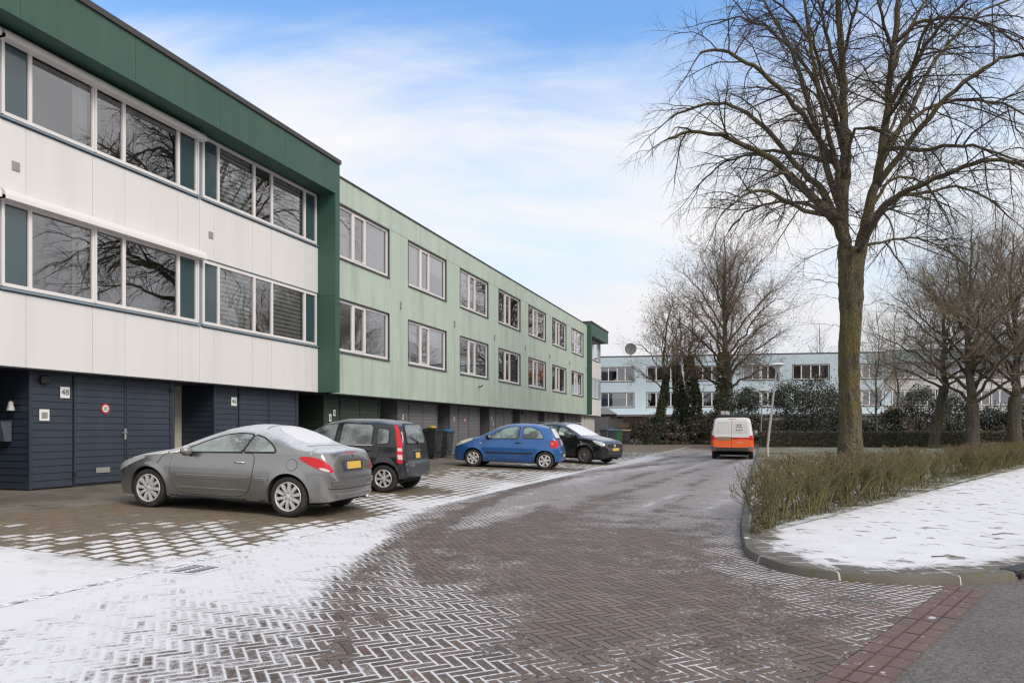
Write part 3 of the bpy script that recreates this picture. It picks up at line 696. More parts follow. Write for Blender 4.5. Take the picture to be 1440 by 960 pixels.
def window(par, xf, y0, y1, z0, z1, cuts, recess=0.06, fw=0.06, inside_=None, teal=(), seed=0, frame_m=None, dark=None, sill_m=None, depth=0.9, sash=(1,1,1,1,1,1)):
    """frame with panes; cuts = fractions of the width where mullions stand; the room behind is a real box"""
    rng = random.Random(seed); fr = MB(); xo = xf - recess
    fm = frame_m or M_frame
    fr.box(xo - .07, xo, y0, y1, z1 - fw, z1); fr.box(xo - .07, xo, y0, y1, z0, z0 + fw)
    fr.box(xo - .07, xo, y0, y0 + fw, z0 + fw, z1 - fw); fr.box(xo - .07, xo, y1 - fw, y1, z0 + fw, z1 - fw)
    ys = [y0 + fw]; W = y1 - y0
    for c in cuts:
        yc = y0 + W * c; fr.box(xo - .07, xo - .002, yc - fw * .55, yc + fw * .55, z0 + fw, z1 - fw); ys += [yc - fw * .55, yc + fw * .55]
    ys.append(y1 - fw)
    f = fr.build('window', fm, par)
    sills = MB(); sills.prism([(xo - .03, y0 - .03, z0 - .05), (xf + .05, y0 - .03, z0 - .065), (xf + .05, y0 - .03, z0 - .03), (xo - .03, y0 - .03, z0 - .002)], (0, W + .06, 0))
    sills.build('sill', sill_m or M_sill, f)
    if dark:                                            # reveal boards round the frame; the recess shade is put into their dark colour
        rv = MB(); e = 0.035
        rv.box(xo - .05, xf + .012, y0 - e, y0 - .002, z0 - .02, z1 + e); rv.box(xo - .05, xf + .012, y1 + .002, y1 + e, z0 - .02, z1 + e); rv.box(xo - .05, xf + .013, y0 - .002, y1 + .002, z1 + .002, z1 + e)
        rv.build('reveal', dark, f)
    rb = MB(); b = xo - depth
    rb.quad((b, y0, z0), (b, y1, z0), (b, y1, z1), (b, y0, z1)); rb.quad((b, y0, z0), (xo - .08, y0, z0), (xo - .08, y1, z0), (b, y1, z0))
    rb.quad((b, y0, z1), (b, y1, z1), (xo - .08, y1, z1), (xo - .08, y0, z1)); rb.quad((b, y0, z0), (b, y0, z1), (xo - .08, y0, z1), (xo - .08, y0, z0)); rb.quad((b, y1, z0), (xo - .08, y1, z0), (xo - .08, y1, z1), (b, y1, z1))
    rb.build('room', M_room, f)
    for k in range(0, len(ys), 2):
        a, c = ys[k], ys[k + 1]; i = k // 2
        if i in teal:
            pm = MB(); pm.box(xo - .045, xo - .035, a, c, z0 + fw, z1 - fw); pm.build('teal_panel', M_teal, f); continue
        if sash[i % len(sash)] == 2:                      # opening light: second inner frame
            sm = MB(); q = .04
            for bx in ((a, a + q, z0 + fw, z1 - fw), (c - q, c, z0 + fw, z1 - fw), (a + q, c - q, z0 + fw, z0 + fw + q), (a + q, c - q, z1 - fw - q, z1 - fw)): sm.box(xo - .06, xo + .012, *bx)
            sm.build('sash', fm, f); a += q; c -= q
        pm = MB(); tilt = rng.uniform(-.004, .004); t2 = rng.uniform(-.003, .003)
        pm.quad((xo - .04 + tilt, a, z0 + fw), (xo - .04 - tilt + t2, c, z0 + fw), (xo - .04 - tilt, c, z1 - fw), (xo - .04 + tilt + t2, a, z1 - fw)); pm.build('pane', M_glass, f)
        kind = inside_[i % len(inside_)] if inside_ else None
        xi = xo - .13
        if kind == 'venetian':
            bm_ = MB(); zz = z0 + fw + .02
            while zz < z1 - fw: bm_.box(xi - .012, xi + .012, a + .01, c - .01, zz, zz + .012); zz += .032
            bm_.build('blind', M_blind, f)
        elif kind == 'zebra':
            bm_ = MB(); zz = z1 - fw; lo = z0 + fw
            while zz > lo + .03: bm_.box(xi - .004, xi + .004, a + .01, c - .01, max(lo, zz - .07), zz); zz -= .115
            bm_.build('blind', M_blind, f); bm_ = MB(); bm_.box(xi - .03, xi - .025, a + .01, c - .01, lo, z1 - fw); bm_.build('blind_back', M_sheer, f)
        elif kind == 'roller' or kind == 'half':
            bm_ = MB(); bm_.box(xi - .004, xi + .004, a + .01, c - .01, z0 + fw if kind == 'roller' else z0 + (z1 - z0) * .55, z1 - fw); bm_.build('blind', M_blind, f)
        elif kind in ('curtain', 'brown', 'sides', 'sheer'):
            bm_ = MB(); n = 26; pr = []
            for q in range(n + 1):
                yy = a + (c - a) * q / n
                if kind == 'sides' and .3 < q / n < 1.1 and i % 2 == 0: continue
                if kind == 'sides' and -.1 < q / n < .7 and i % 2 == 1: continue
                pr.append((xi + .03 * sin(q * 2.1 + i), yy))
            for (xa, ya), (xb, yb) in zip(pr[:-1], pr[1:]): bm_.quad((xa, ya, z0 + fw), (xb, yb, z0 + fw), (xb, yb, z1 - fw), (xa, ya, z1 - fw))
            bm_.build('curtain', M_dkcurtain if kind == 'brown' else M_curtain, f, smooth=True)
    return f

def boards(m, xf, y0, y1, z0, z1, holes, pitch=0.159, th=0.045, gap=0.018, mt=0):
    """upright cladding boards, cut out round the windows"""
    n = round((y1 - y0) / pitch); w = (y1 - y0) / n
    for i in range(n):
        a, b = y0 + i * w, y0 + (i + 1) * w
        cs = sorted({a, b} | {h[k] for h in holes for k in (0, 1) if a < h[k] < b})
        for c, d in zip(cs[:-1], cs[1:]):
            mid = (c + d) / 2; zs = [z0]
            for h in sorted(holes, key=lambda h: h[2]):
                if h[0] <= mid <= h[1]: zs += [h[2], h[3]]
            zs.append(z1)
            la = gap if c == a else 0.0; lb = gap if d == b else 0.0
            for q in range(0, len(zs), 2):
                if zs[q + 1] - zs[q] > .005:
                    m.prism([(xf - th, c, zs[q]), (xf - th * .4, c, zs[q]), (xf, c + la, zs[q]), (xf, d - lb, zs[q]), (xf - th * .4, d, zs[q]), (xf - th, d, zs[q])], (0, 0, zs[q + 1] - zs[q]), mt)

def wall_shell(m, xf, y0, y1, z0, z1, holes, mt=0, back=-9.0, th=0.2):
    """structural wall behind the cladding with window openings, side and back walls, floor slab"""
    ys = sorted({y0, y1} | {h[k] for h in holes for k in (0, 1)})
    for c, d in zip(ys[:-1], ys[1:]):
        mid = (c + d) / 2; zs = [z0]
        for h in sorted(holes, key=lambda h: h[2]):
            if h[0] <= mid <= h[1]: zs += [h[2], h[3]]
        zs.append(z1)
        for q in range(0, len(zs), 2):
            if zs[q+1] - zs[q] > .005: m.box(xf - th, xf, c, d, zs[q], zs[q + 1], mt)
    m.box(back, back + .2, y0, y1, z0, z1, mt)
    m.box(back + .2, xf - th, y0, y0 + .12, z0, z1, mt); m.box(back + .2, xf - th, y1 - .12, y1, z0, z1, mt)
    m.box(back + .2, xf - th, y0 + .12, y1 - .12, z0, z0 + .2, mt)

ZG = 0.24                                               # ground at the garages
def garage_floor(h, xg, off, gw, unit, siding, num=None, plates=(), sticker=False, letter=False, wickets=True, letterbox=False, cam_box=False, entry_m=None, white_jamb=False, end=False):
    """ground storey: an entry niche of width off and a garage block beside it; local x = 0 is the upper facade"""
    zt = Z_SOF - ZG
    g0, g1 = off, off + gw
    core = MB(); core.box(-9, xg - .022, g0 + .03, g1 - .03, 0, zt)                     # store room
    core.box(-9, xg - 1.08, 0, g0 + .03, 0, zt); core.box(-9, xg - 1.08, g1 - .03, unit, 0, zt)
    core.build('ground_wall', M_brick, h)
    tm = MB(); tm.box(xg - .03, xg + .03, g0, g0 + .06, 0, zt - .03); tm.box(xg - .03, xg + .03, g1 - .09, g1, 0, zt - .03); tm.box(xg - .03, xg + .022, g0 + .06, g1 - .09, zt - .06, zt - .012)
    tm.build('corner_trim', siding, h)
    sides = MB(); lap_siding(sides, xg, xg - 1.05, xg - .03, 0.02, zt - .02, axis='x', yfix=g0 + .028); sides.build('side_cladding', siding, h)
    if end:
        pass
    pw = 0.245 * gw; lw = (g1 - .09 - g0 - .06 - pw) / 2
    a = g0 + .06
    pan = MB(); lap_siding(pan, xg, a, a + pw - .02, 0.03, zt - .06); pan.build('cladding', siding, h)
    for k in range(2):
        ya = a + pw + k * lw
        dm = MB(); lap_siding(dm, xg + .004, ya + .03, ya + lw - .03, 0.05, zt - .07)
        dm.box(xg - .02, xg + .03, ya + .006, ya + .04, 0.04, zt - .065); dm.box(xg - .02, xg + .03, ya + lw - .04, ya + lw - .006, 0.04, zt - .065)
        d = dm.build('garage_door', siding, h)
        if k == 0:
            hm = MB(); hm.bevbox(xg + .03, xg + .042, ya + lw - .055, ya + lw - .005, .93, 1.17, .004); hm.tube([(xg + .035, ya + lw - .03, 1.08), (xg + .085, ya + lw - .03, 1.08), (xg + .085, ya + lw - .15, 1.08)], .011, 8)
            hm.build('handle', M_metal, d)
            if letterbox:
                vm = MB(); vm.bevbox(xg + .022, xg + .036, ya + .5, ya + .83, .25, .36, .004)
                for q in range(7): vm.box(xg + .036, xg + .039, ya + .53 + q * .04, ya + .55 + q * .04, .27, .34)
                vm.build('vent', M_vent, d)
            if sticker:
                yc, zc = ya + .72, 1.58; s_ = MB(); s_.lathe([(0, 0), (.105, 0), (.105, .006), (0, .006)], (xg + .026, yc, zc), 'X', 28)
                st = s_.build('no_parking_sticker', M_red, d)
                s_ = MB(); s_.lathe([(0, 0), (.072, 0), (.072, .004), (0, .004)], (xg + .033, yc, zc), 'X', 28); s_.build('sticker_face', M_plate, st)
                s_ = MB(); s_.box(xg + .037, xg + .039, yc - .045, yc + .045, zc - .032, zc - .008); s_.build('green_print', M_gprint, st)
                s_ = MB()
                for q in range(4): s_.box(xg + .037, xg + .039, yc - .04 + q * .021, yc - .027 + q * .021, zc + .006, zc + .034)
                s_.build('dark_print', M_black, st)
        for hz in (.22, zt - .3):
            hg = MB(); yy = ya + .015 if k == 0 else ya + lw - .015
            hg.box(xg + .03, xg + .05, yy - .03, yy + .03, hz, hz + .09); hg.build('hinge', M_black, d)
    if num:
        pm = MB(); yc, zc = g0 + .06 + pw * .78, zt - .42; pm.bevbox(xg + .018, xg + .03, yc - .1, yc + .1, zc - .11, zc + .11, .003); p_ = pm.build('house_number', M_plate, h)
        Mx = Matrix.Translation((xg + .032, yc, zc)) @ Matrix(((0, 0, 1, 0), (1, 0, 0, 0), (0, 1, 0, 0), (0, 0, 0, 1)))
        text_obj('lettering', num, 0.165, Mx, M_black, p_)
    for (fy_, z_, w_, h_) in plates:
        pm = MB(); yc = g0 + .06 + pw * fy_; pm.bevbox(xg + .018, xg + .032, yc - w_/2, yc + w_/2, z_ - h_/2, z_ + h_/2, .003); p_ = pm.build('notice_plate', M_plate, h)
        pm = MB(); pm.box(xg + .033, xg + .035, yc - w_*.3, yc + w_*.3, z_ - h_*.3, z_ + h_*.25); pm.build('plate_print', M_vent, p_)
    if cam_box:
        pm = MB(); yc = g0 + .3; pm.bevbox(xg + .02, xg + .1, yc - .1, yc + .08, zt - .28, zt - .12, .02); pm.build('lamp_box', M_black, h)
    # the entry: back wall with door in a frame
    xb = xg - 1.05
    em = MB(); em.box(xb - .02, xb + .02, .06, off - .03, 0.03, zt - .02)
    e = em.build('front_door', entry_m or M_door, h)
    fm = MB(); fm.box(xb - .02, xb + .05, 0.0, .09, 0, zt - .02); fm.box(xb - .02, xb + .05, off - (.22 if white_jamb else .08), off, 0, zt - .02); fm.build('door_frame', M_beige if white_jamb else siding, h)
    km = MB(); km.ball((xb + .06, off * .35, .98), .035, 10, 6); km.build('handle', M_metal, e)

def soffit(m, xf, xg, y0, y1, z, mt=0): m.box(-9, xf, y0, y1, z, z + .06, mt)

# ---------------------------------------------------------------- white houses
def white_house(y0, label, num, shutters, kinds, yw=None, unit=UNIT, **gk):
    h = empty('row_house', (-D_WHITE, y0, ZG), 0, label, 'house', 'houses of the long row')
    z0, z1 = Z_SOF - ZG, Z_ROOFW - ZG
    wz = [(H + 2.53 - ZG, H + 4.06 - ZG), (H + 5.55 - ZG, H + 7.03 - ZG)]
    a, b = yw or (0.10, unit - .06)
    holes = [(a, b, *wz[0]), (a, b, *wz[1])]
    sh = MB(); wall_shell(sh, -.03, 0, unit, z0, z1, holes); sh.build('wall', M_bluegrey, h)
    # panels with open joints
    cs = [0.0, .115, .40, .56, .86, 1.0] if num != '46' else [0, .10, .39, .55, .87, 1.0]
    for za, zb in ((z0 - .02, wz[0][0] - .09), (wz[0][1] + .05, wz[1][0] - .09)):
        for c, d in zip(cs[:-1], cs[1:]): MB().box(-.028, 0, c * unit + .004, d * unit - .004, za, zb).build('cladding_panel', M_white, h)
    cut = [.115, .40, .555, .875]
    for k, (za, zb) in enumerate(wz):
        w = window(h, 0, a, b, za, zb, cut, recess=-.005, fw=.065, inside_=kinds[k], teal=(0, 4), seed=len(label) + k, sill_m=M_bluegrey, sash=(1, 1, 1, 1, 1))
        if shutters:
            sm = MB(); zt = zb - (.17 if k else 0); pr = []
            for q in range(9): t_ = q / 8 * pi / 2; pr.append((.03 + .17 * sin(t_), zt + .02 + .15 * cos(t_)))
            sm.prism([(.01, a - .12, zt - .03)] + [(.01, a - .12, zt + .17)] + [(x_, a - .12, z_) for x_, z_ in pr] + [(.2, a - .12, zt - .03)], (0, b - a + .22, 0)); sm.build('shutter_box', M_frame, h, sharp=30)
            for yy in (a - .01, b - .03, a + (b - a) * .4): MB().box(.006, .035, yy, yy + .04, za, zt - .03).build('shutter_guide', M_frame, h)
    for zc in (4.45,):
        vm = MB(); vm.bevbox(0.0, .02, .05 * unit + .05, .05 * unit + .19, H + zc - ZG + .18, H + zc - ZG + .34, .004); vm.build('vent', M_vent, h)
    # roof fascia: a deep dark green box running along the top
    fb = MB(); fo = D_WHITE - D_FASC; zf = H + 7.04 - ZG
    for c, d in ((0, unit * .5), (unit * .5, unit)): fb.box(fo - .03, fo, c + .004, d - .004, zf, z1)
    fb.box(-.03, fo - .03, 0, unit, zf + .03, zf + .05); fb.build('fascia', M_dkgreen, h)
    rm = MB(); rm.box(-9, fo - .035, 0, unit, z1 - .1, z1 - .02); rm.build('roof', M_roofgravel, h)
    em = MB(); em.box(fo - .08, fo + .045, 0, unit, z1, z1 + .12); em.build('roof_edge', M_roofedge, h)
    so_ = MB(); so_.box(-9, -.005, 0, unit, z0 - .045, z0 - .022); so_.build('soffit', M_trim, h)
    garage_floor(h, D_WHITE - D_GAR, num=num, unit=unit, **gk)
    return h
def wall_end_pillar(y0, w, label, D0=D_FASC):
    """dark green upright return between two colours of house"""
    p = empty('pilaster', (-D_WHITE, y0, ZG), 0, label, 'pilaster')
    m = MB(); z0, z1 = Z_SOF - ZG - .03, Z_ROOFW - ZG; fo = D_WHITE - D0
    zs = [z0, z0 + (z1 - z0) * .42, z1 - .93, z1]
    for a, b in zip(zs[:-1], zs[1:]): m.box(-.5, fo, 0, w, a + .003, b - .003)
    m.build('panel', M_dkgreen, p)
    e = MB(); e.box(-.5, fo + .045, -.0, w + .03, z1, z1 + .12); e.build('roof_edge', M_roofedge, p)
    return p

white_house(3.93, 'white panelled house cut off by the left edge of the photo', '50', True, [['curtain', None, None], ['curtain', None, None]], siding=M_sidingblue, off=.84, gw=3.45)
h48 = white_house(8.70, 'white panelled house with roller shutter boxes and a garage numbered 48', '48', True,
            [[None, 'sides', None, None, None], [None, 'sides', 'brown', None, None]], siding=M_sidingblue, off=.84, gw=3.48, plates=[(.28, zz, .2, .22) for zz in (1.42,)], sticker=True, letterbox=True, cam_box=True)
h46 = white_house(13.47, 'white panelled house with zebra blinds, between house 48 and the dark green pilaster', '46', False,
            [[None, 'zebra', 'brown', 'zebra', None], [None, 'zebra', 'brown', 'zebra', None]], siding=M_sidingblue, off=.82, gw=3.42, white_jamb=True)
# letterbox and lamp on the side of the garage of number 48
mb_ = empty('mailbox', (-D_GAR - .62, 8.70 + .84, ZG), 0, 'grey blue metal letterbox on the dark side wall of garage 48', 'mailbox')
q = MB(); q.prism([(-.2, -.012, .92), (.2, -.012, .92), (.2, -.012, 1.3), (-.2, -.012, 1.3)], (0, -.13, 0)); q.prism([(-.2, -.142, .92), (-.2, -.142, 1.3), (-.2, -.22, 1.3)], (.4, 0, 0)); q.build('box_body', plain('letterbox_paint', (0.09, 0.10, 0.125), 0.4, 0.1), mb_)
q = MB(); q.prism([(-.21, -.0, 1.303), (-.21, -.235, 1.303), (-.21, -.235, 1.315), (-.21, 0, 1.33)], (.42, 0, 0)); q.build('lid', M_trim, mb_)
lp_ = empty('wall_lamp', (-D_GAR - .32, 8.70 + .84, ZG + 1.5), 0, 'small pale wall lamp above the letterbox in the entry niche', 'wall lamp')
q = MB(); q.lathe([(0, .17), (.035, .17), (.07, 0), (0, 0)], (0, -.1, 0), 'Z', 16); q.build('shade', plain('opal_glass', (0.5, 0.5, 0.46), 0.4), lp_, smooth=True, sharp=40)
q = MB(); q.box(-.03, .03, -.05, -.002, .12, .2); q.tube([(0, -.03, .17), (0, -.1, .2), (0, -.1, .17)], .012, 6); q.tube([(0, -.02, .2), (0, -.02, .45)], .008, 5); q.build('bracket', M_black, lp_)

wall_end_pillar(18.24, .23, 'dark green pilaster between the white houses and the pale green houses')
# ---------------------------------------------------------------- pale green houses
GY0 = 18.47
greens = [
 ('first pale green house beside the pilaster, with venetian blinds and dark green garage', ['venetian', 'venetian', 'venetian'], ['roller', None, 'roller'], dict(siding=M_sidinggreen, plates=[(.35, 1.52, .12, .24), (.62, 1.68, .12, .2)])),
 ('second pale green house from the pilaster, with half lowered white blinds behind the lower window', ['half', 'sheer', 'half'], ['roller', None, 'half'], dict(siding=M_sidinggrey, plates=[(.45, 1.62, .12, .2)])),
 ('third pale green house from the pilaster, with an overflow spout under its lower window', [None, 'brown', None], [None, 'brown', None], dict(siding=M_sidinggrey, plates=[(.45, 1.62, .12, .18)], sticker=True)),
 ('fourth pale green house from the pilaster, zebra blinds half down in the lower window', ['half', 'brown', 'zebra'], [None, 'sheer', None], dict(siding=M_sidinggrey, plates=[(.3, 1.72, .1, .2), (.6, 1.45, .1, .18)])),
 ('pale green house with an orange poster in its lower window', ['sides', None, 'sides'], [None, 'brown', None], dict(siding=M_sidinggrey, cam_box=True)),
 ('pale green house next after the one with the orange poster', ['sheer', 'brown', 'sheer'], [None, 'brown', 'sides'], dict(siding=M_sidinggrey)),
 ('last pale green house, against the far dark green pilaster', ['sheer', 'brown', 'curtain'], ['curtain', 'brown', None], dict(siding=M_sidinggrey, plates=[(.4, 1.6, .1, .2)])),
]
for i, (lab, k0, k1, gk) in enumerate(greens):
    h = empty('row_house', (-D_GREEN, GY0 + i * UNIT, ZG), 0, lab, 'house', 'houses of the long row')
    z0, z1 = Z_SOF - ZG, Z_ROOFG - ZG
    wz = [(H + 2.45 - ZG, H + 4.04 - ZG), (H + 5.35 - ZG, H + 6.97 - ZG)]
    a, b = .26, 3.58
    holes = [(a, b, *wz[0]), (a, b, *wz[1])]
    hb = [(a - .035, b + .035, z_[0] - .02, z_[1] + .035) for z_ in wz]
    sh = MB(); wall_shell(sh, -.032, 0, UNIT, z0, z1, holes); sh.build('wall', M_trim, h)
    bd = MB(); boards(bd, 0, 0, UNIT, z0 - .03, H + 7.02 - ZG, hb); boards(bd, .004, 0, UNIT, H + 7.03 - ZG, z1, [])
    bd.build('cladding', M_green, h)
    for k, (za, zb) in enumerate(wz):
        w = window(h, 0, a, b, za, zb, [.325, .55], recess=.05, fw=.075, inside_=(k0, k1)[k], seed=i * 3 + k, dark=M_trim, sash=(1, 2, 1))
        if i == 4 and k == 0:
            pa, pb = a + (b - a) * .58, b - .12
            pm = MB(); pm.box(-.101, -.097, pa, pb, za + .50, zb - .12); po = pm.build('poster', M_orange, w)
            pm = MB(); pm.box(-.101, -.097, a + .1, a + .9, za + .50, zb - .1); pm.build('poster', M_orange, w)
            yc = (pa + pb) / 2
            Mx = Matrix.Translation((-.0955, yc, zb - .27)) @ Matrix(((0, 0, 1, 0), (1, 0, 0, 0), (0, 1, 0, 0), (0, 0, 0, 1)))
            text_obj('lettering', 'TE KOOP', 0.26, Mx, M_plate, po)
            hm = MB(); hp = []
            for q in range(28):
                t_ = 2 * pi * q / 28; hp.append((-.0965, yc + .015 * 16 * sin(t_) ** 3 * .7, za + 1.0 - .35 + .25 + .015 * .7 * (13 * cos(t_) - 5 * cos(2*t_) - 2 * cos(3*t_) - cos(4*t_))))
            hm.prism(hp, (.002, 0, 0)); hm.build('heart_mark', plain('yellow_print', (0.8, 0.55, 0.2), 0.5), po)
    vm = MB(); vm.bevbox(.0, .05, 4.38, 4.45, H + 4.35 - ZG, H + 4.62 - ZG, .01); vm.build('vent', M_vent, h)
    if i == 2:
        pm = MB(); pm.tube([(-.02, 2.35, H + 1.98 - ZG), (.12, 2.4, H + 1.98 - ZG), (.2, 2.44, H + 2.06 - ZG)], .03, 8); pm.build('overflow_spout', M_trim, h)
    rm = MB(); rm.box(-9, -.03, 0, UNIT, z1 - .1, z1 - .02); rm.build('roof', M_roofgravel, h)
    em = MB(); em.box(-.12, .04, 0, UNIT, z1, z1 + .045); em.build('roof_edge', M_roofedge, h)
    so_ = MB(); so_.box(-9, -.006, 0, UNIT, z0 - .06, z0 - .034); so_.build('soffit', M_trim, h)
    garage_floor(h, D_GREEN - D_GAR, off=.53, gw=3.47, unit=UNIT, **gk)
GY1 = GY0 + 7 * UNIT
wall_end_pillar(GY1, .25, 'dark green pilaster where the pale green houses end')
hfar = white_house(GY1 + .25, 'white house with dark green roof box at the far end of the long row', None, False,
            [[None, 'sides', 'brown', None, None], [None, 'curtain', 'brown', None, None]], yw=(.55, 5.2), unit=5.9, siding=plain('white_garage', (0.5, 0.48, 0.45), 0.5, 0.1), off=.3, gw=4.6)
# ================================================================ cars
def pchip(pts):
    xs = [p[0] for p in pts]; ys = [p[1] for p in pts]; n = len(xs)
    dl = [(ys[i+1]-ys[i]) / (xs[i+1]-xs[i]) for i in range(n-1)]
    m = [dl[0]] + [0 if dl[i-1]*dl[i] <= 0 else 2*dl[i-1]*dl[i]/(dl[i-1]+dl[i]) for i in range(1, n-1)] + [dl[-1]]
    def f(x):
        if x <= xs[0]: return ys[0]
        if x >= xs[-1]: return ys[-1]
        i = 0
        while x > xs[i+1]: i += 1
        h = xs[i+1]-xs[i]; t = (x-xs[i])/h
        return (2*t**3-3*t*t+1)*ys[i] + (t**3-2*t*t+t)*h*m[i] + (-2*t**3+3*t*t)*ys[i+1] + (t**3-t*t)*h*m[i+1]
    return f
def frost_paint(name, col, metallic=0.5, rough=0.3, frost=0.5, side=0.12, dirt=0.3, lo=0.45):
    """car paint, rimed on upward faces, with road dirt towards the sills"""
    t = NT(name); o = t.obj(); x, y, z = t.sep(o); nz = t.sep(t.nrm())[2]
    b = t.noise(o, 2.2, 4, 0.6); f = t.noise(o, 38, 5, 0.8); ff = t.noise(o, 120, 3, 0.8)
    fr = t.ss(t.m('ADD', nz, t.m('MULTIPLY', t.m('SUBTRACT', b, 0.5), 0.4)), lo, lo + 0.45)
    g = t.ss(t.m('ADD', t.m('MULTIPLY', f, 0.6), t.m('MULTIPLY', ff, 0.4)), 0.32, 0.6)
    fac = t.m('ADD', t.m('MULTIPLY', fr, t.m('MULTIPLY_ADD', g, 0.5, 0.5)), t.m('MULTIPLY', t.m('MULTIPLY', g, side), t.ss(z, 0.4, 0.9)), clamp=True)
    fac = t.m('MULTIPLY', fac, frost, clamp=True)
    d = t.m('MULTIPLY', t.ss(z, 0.75, 0.2), t.m('MULTIPLY', t.ss(b, 0.2, 0.7), dirt))
    c = t.mix(d, col, (0.12, 0.105, 0.09)); c = t.mix(fac, c, (0.74, 0.76, 0.79))
    r = t.mixf(t.m('MAXIMUM', fac, d), rough, 0.75)
    return t.done(t.bsdf(c, r, ff, 0.03, 0.002, Metallic=t.mixf(t.m('MAXIMUM', fac, d), metallic, 0.0), Coat_Weight=t.mixf(fac, 0.7, 0.0), Coat_Roughness=0.06))
def car_glass(name, frost=0.4, tint=(0.018, 0.022, 0.022), fcol=(0.40, 0.44, 0.43), scale=1.0):
    t = NT(name); o = t.obj(); z = t.sep(o)[2]
    f = t.noise(o, 55 * scale, 5, 0.75); b = t.noise(o, 2.2, 3, 0.5); ff = t.noise(o, 120 * scale, 3, 0.8)
    g = t.ss(t.m('ADD', t.m('ADD', t.m('MULTIPLY', f, 0.5), t.m('MULTIPLY', ff, 0.35)), t.m('MULTIPLY', b, 0.4)), 0.75 - 0.42 * frost, 0.98 - 0.42 * frost)
    fac = t.m('MULTIPLY', g, min(1.0, 0.55 + frost * 0.5))
    # seats and the far windows show as soft shapes behind the glass
    sh = t.ss(t.noise(t.map(o, (1.6, 0.2, 2.4)), 1.7, 2, 0.4), 0.40, 0.60)
    base = t.mix(sh, tint, sc3(tint, 5.5))
    c = t.mix(fac, base, fcol)
    return t.done(t.bsdf(c, t.mixf(fac, 0.03, 0.7), f, 0.05, 0.002, Coat_Weight=t.mixf(fac, 0.8, 0.0), Coat_Roughness=0.02))
M_seal = plain('rubber_seal', (0.012, 0.012, 0.013), 0.5, 0.2, 10)
M_tyre = plain('tyre_rubber', (0.022, 0.021, 0.02), 0.75, 0.3, 12, 0.3, 60, dirt=((0.10, 0.09, 0.08), (9, 9, 9), .55, .75, .5))
M_alloy = plain('alloy_wheel', (0.62, 0.61, 0.60), 0.4, 0.15, 8, metallic=0.5, dirt=((0.16, 0.14, 0.12), (8, 8, 8), .5, .75, .5))
M_alloyd = plain('dark_alloy', (0.30, 0.29, 0.28), 0.4, 0.2, 8, metallic=0.6)
M_well = plain('wheel_well', (0.012, 0.012, 0.012), 0.9, 0.2)
M_redlamp = plain('red_lamp', (0.52, 0.004, 0.012), 0.3, 0.4, 28, coat=0.25)
M_clrlamp = plain('clear_lamp', (0.62, 0.63, 0.64), 0.08, 0.25, 22, coat=1.0, metallic=0.4)
M_amber = plain('amber_lamp', (0.55, 0.20, 0.03), 0.1, 0.1, coat=1.0)
M_ylwplate = plain('yellow_plate', (0.66, 0.43, 0.07), 0.45, 0.08, 10)
M_euro = plain('blue_strip', (0.02, 0.06, 0.33), 0.4, 0.05)
M_chrome = plain('chrome', (0.7, 0.7, 0.72), 0.12, 0.05, 5, metallic=1.0)
M_darkplastic = plain('car_plastic', (0.035, 0.036, 0.04), 0.55, 0.2, 6, snow=0.2)

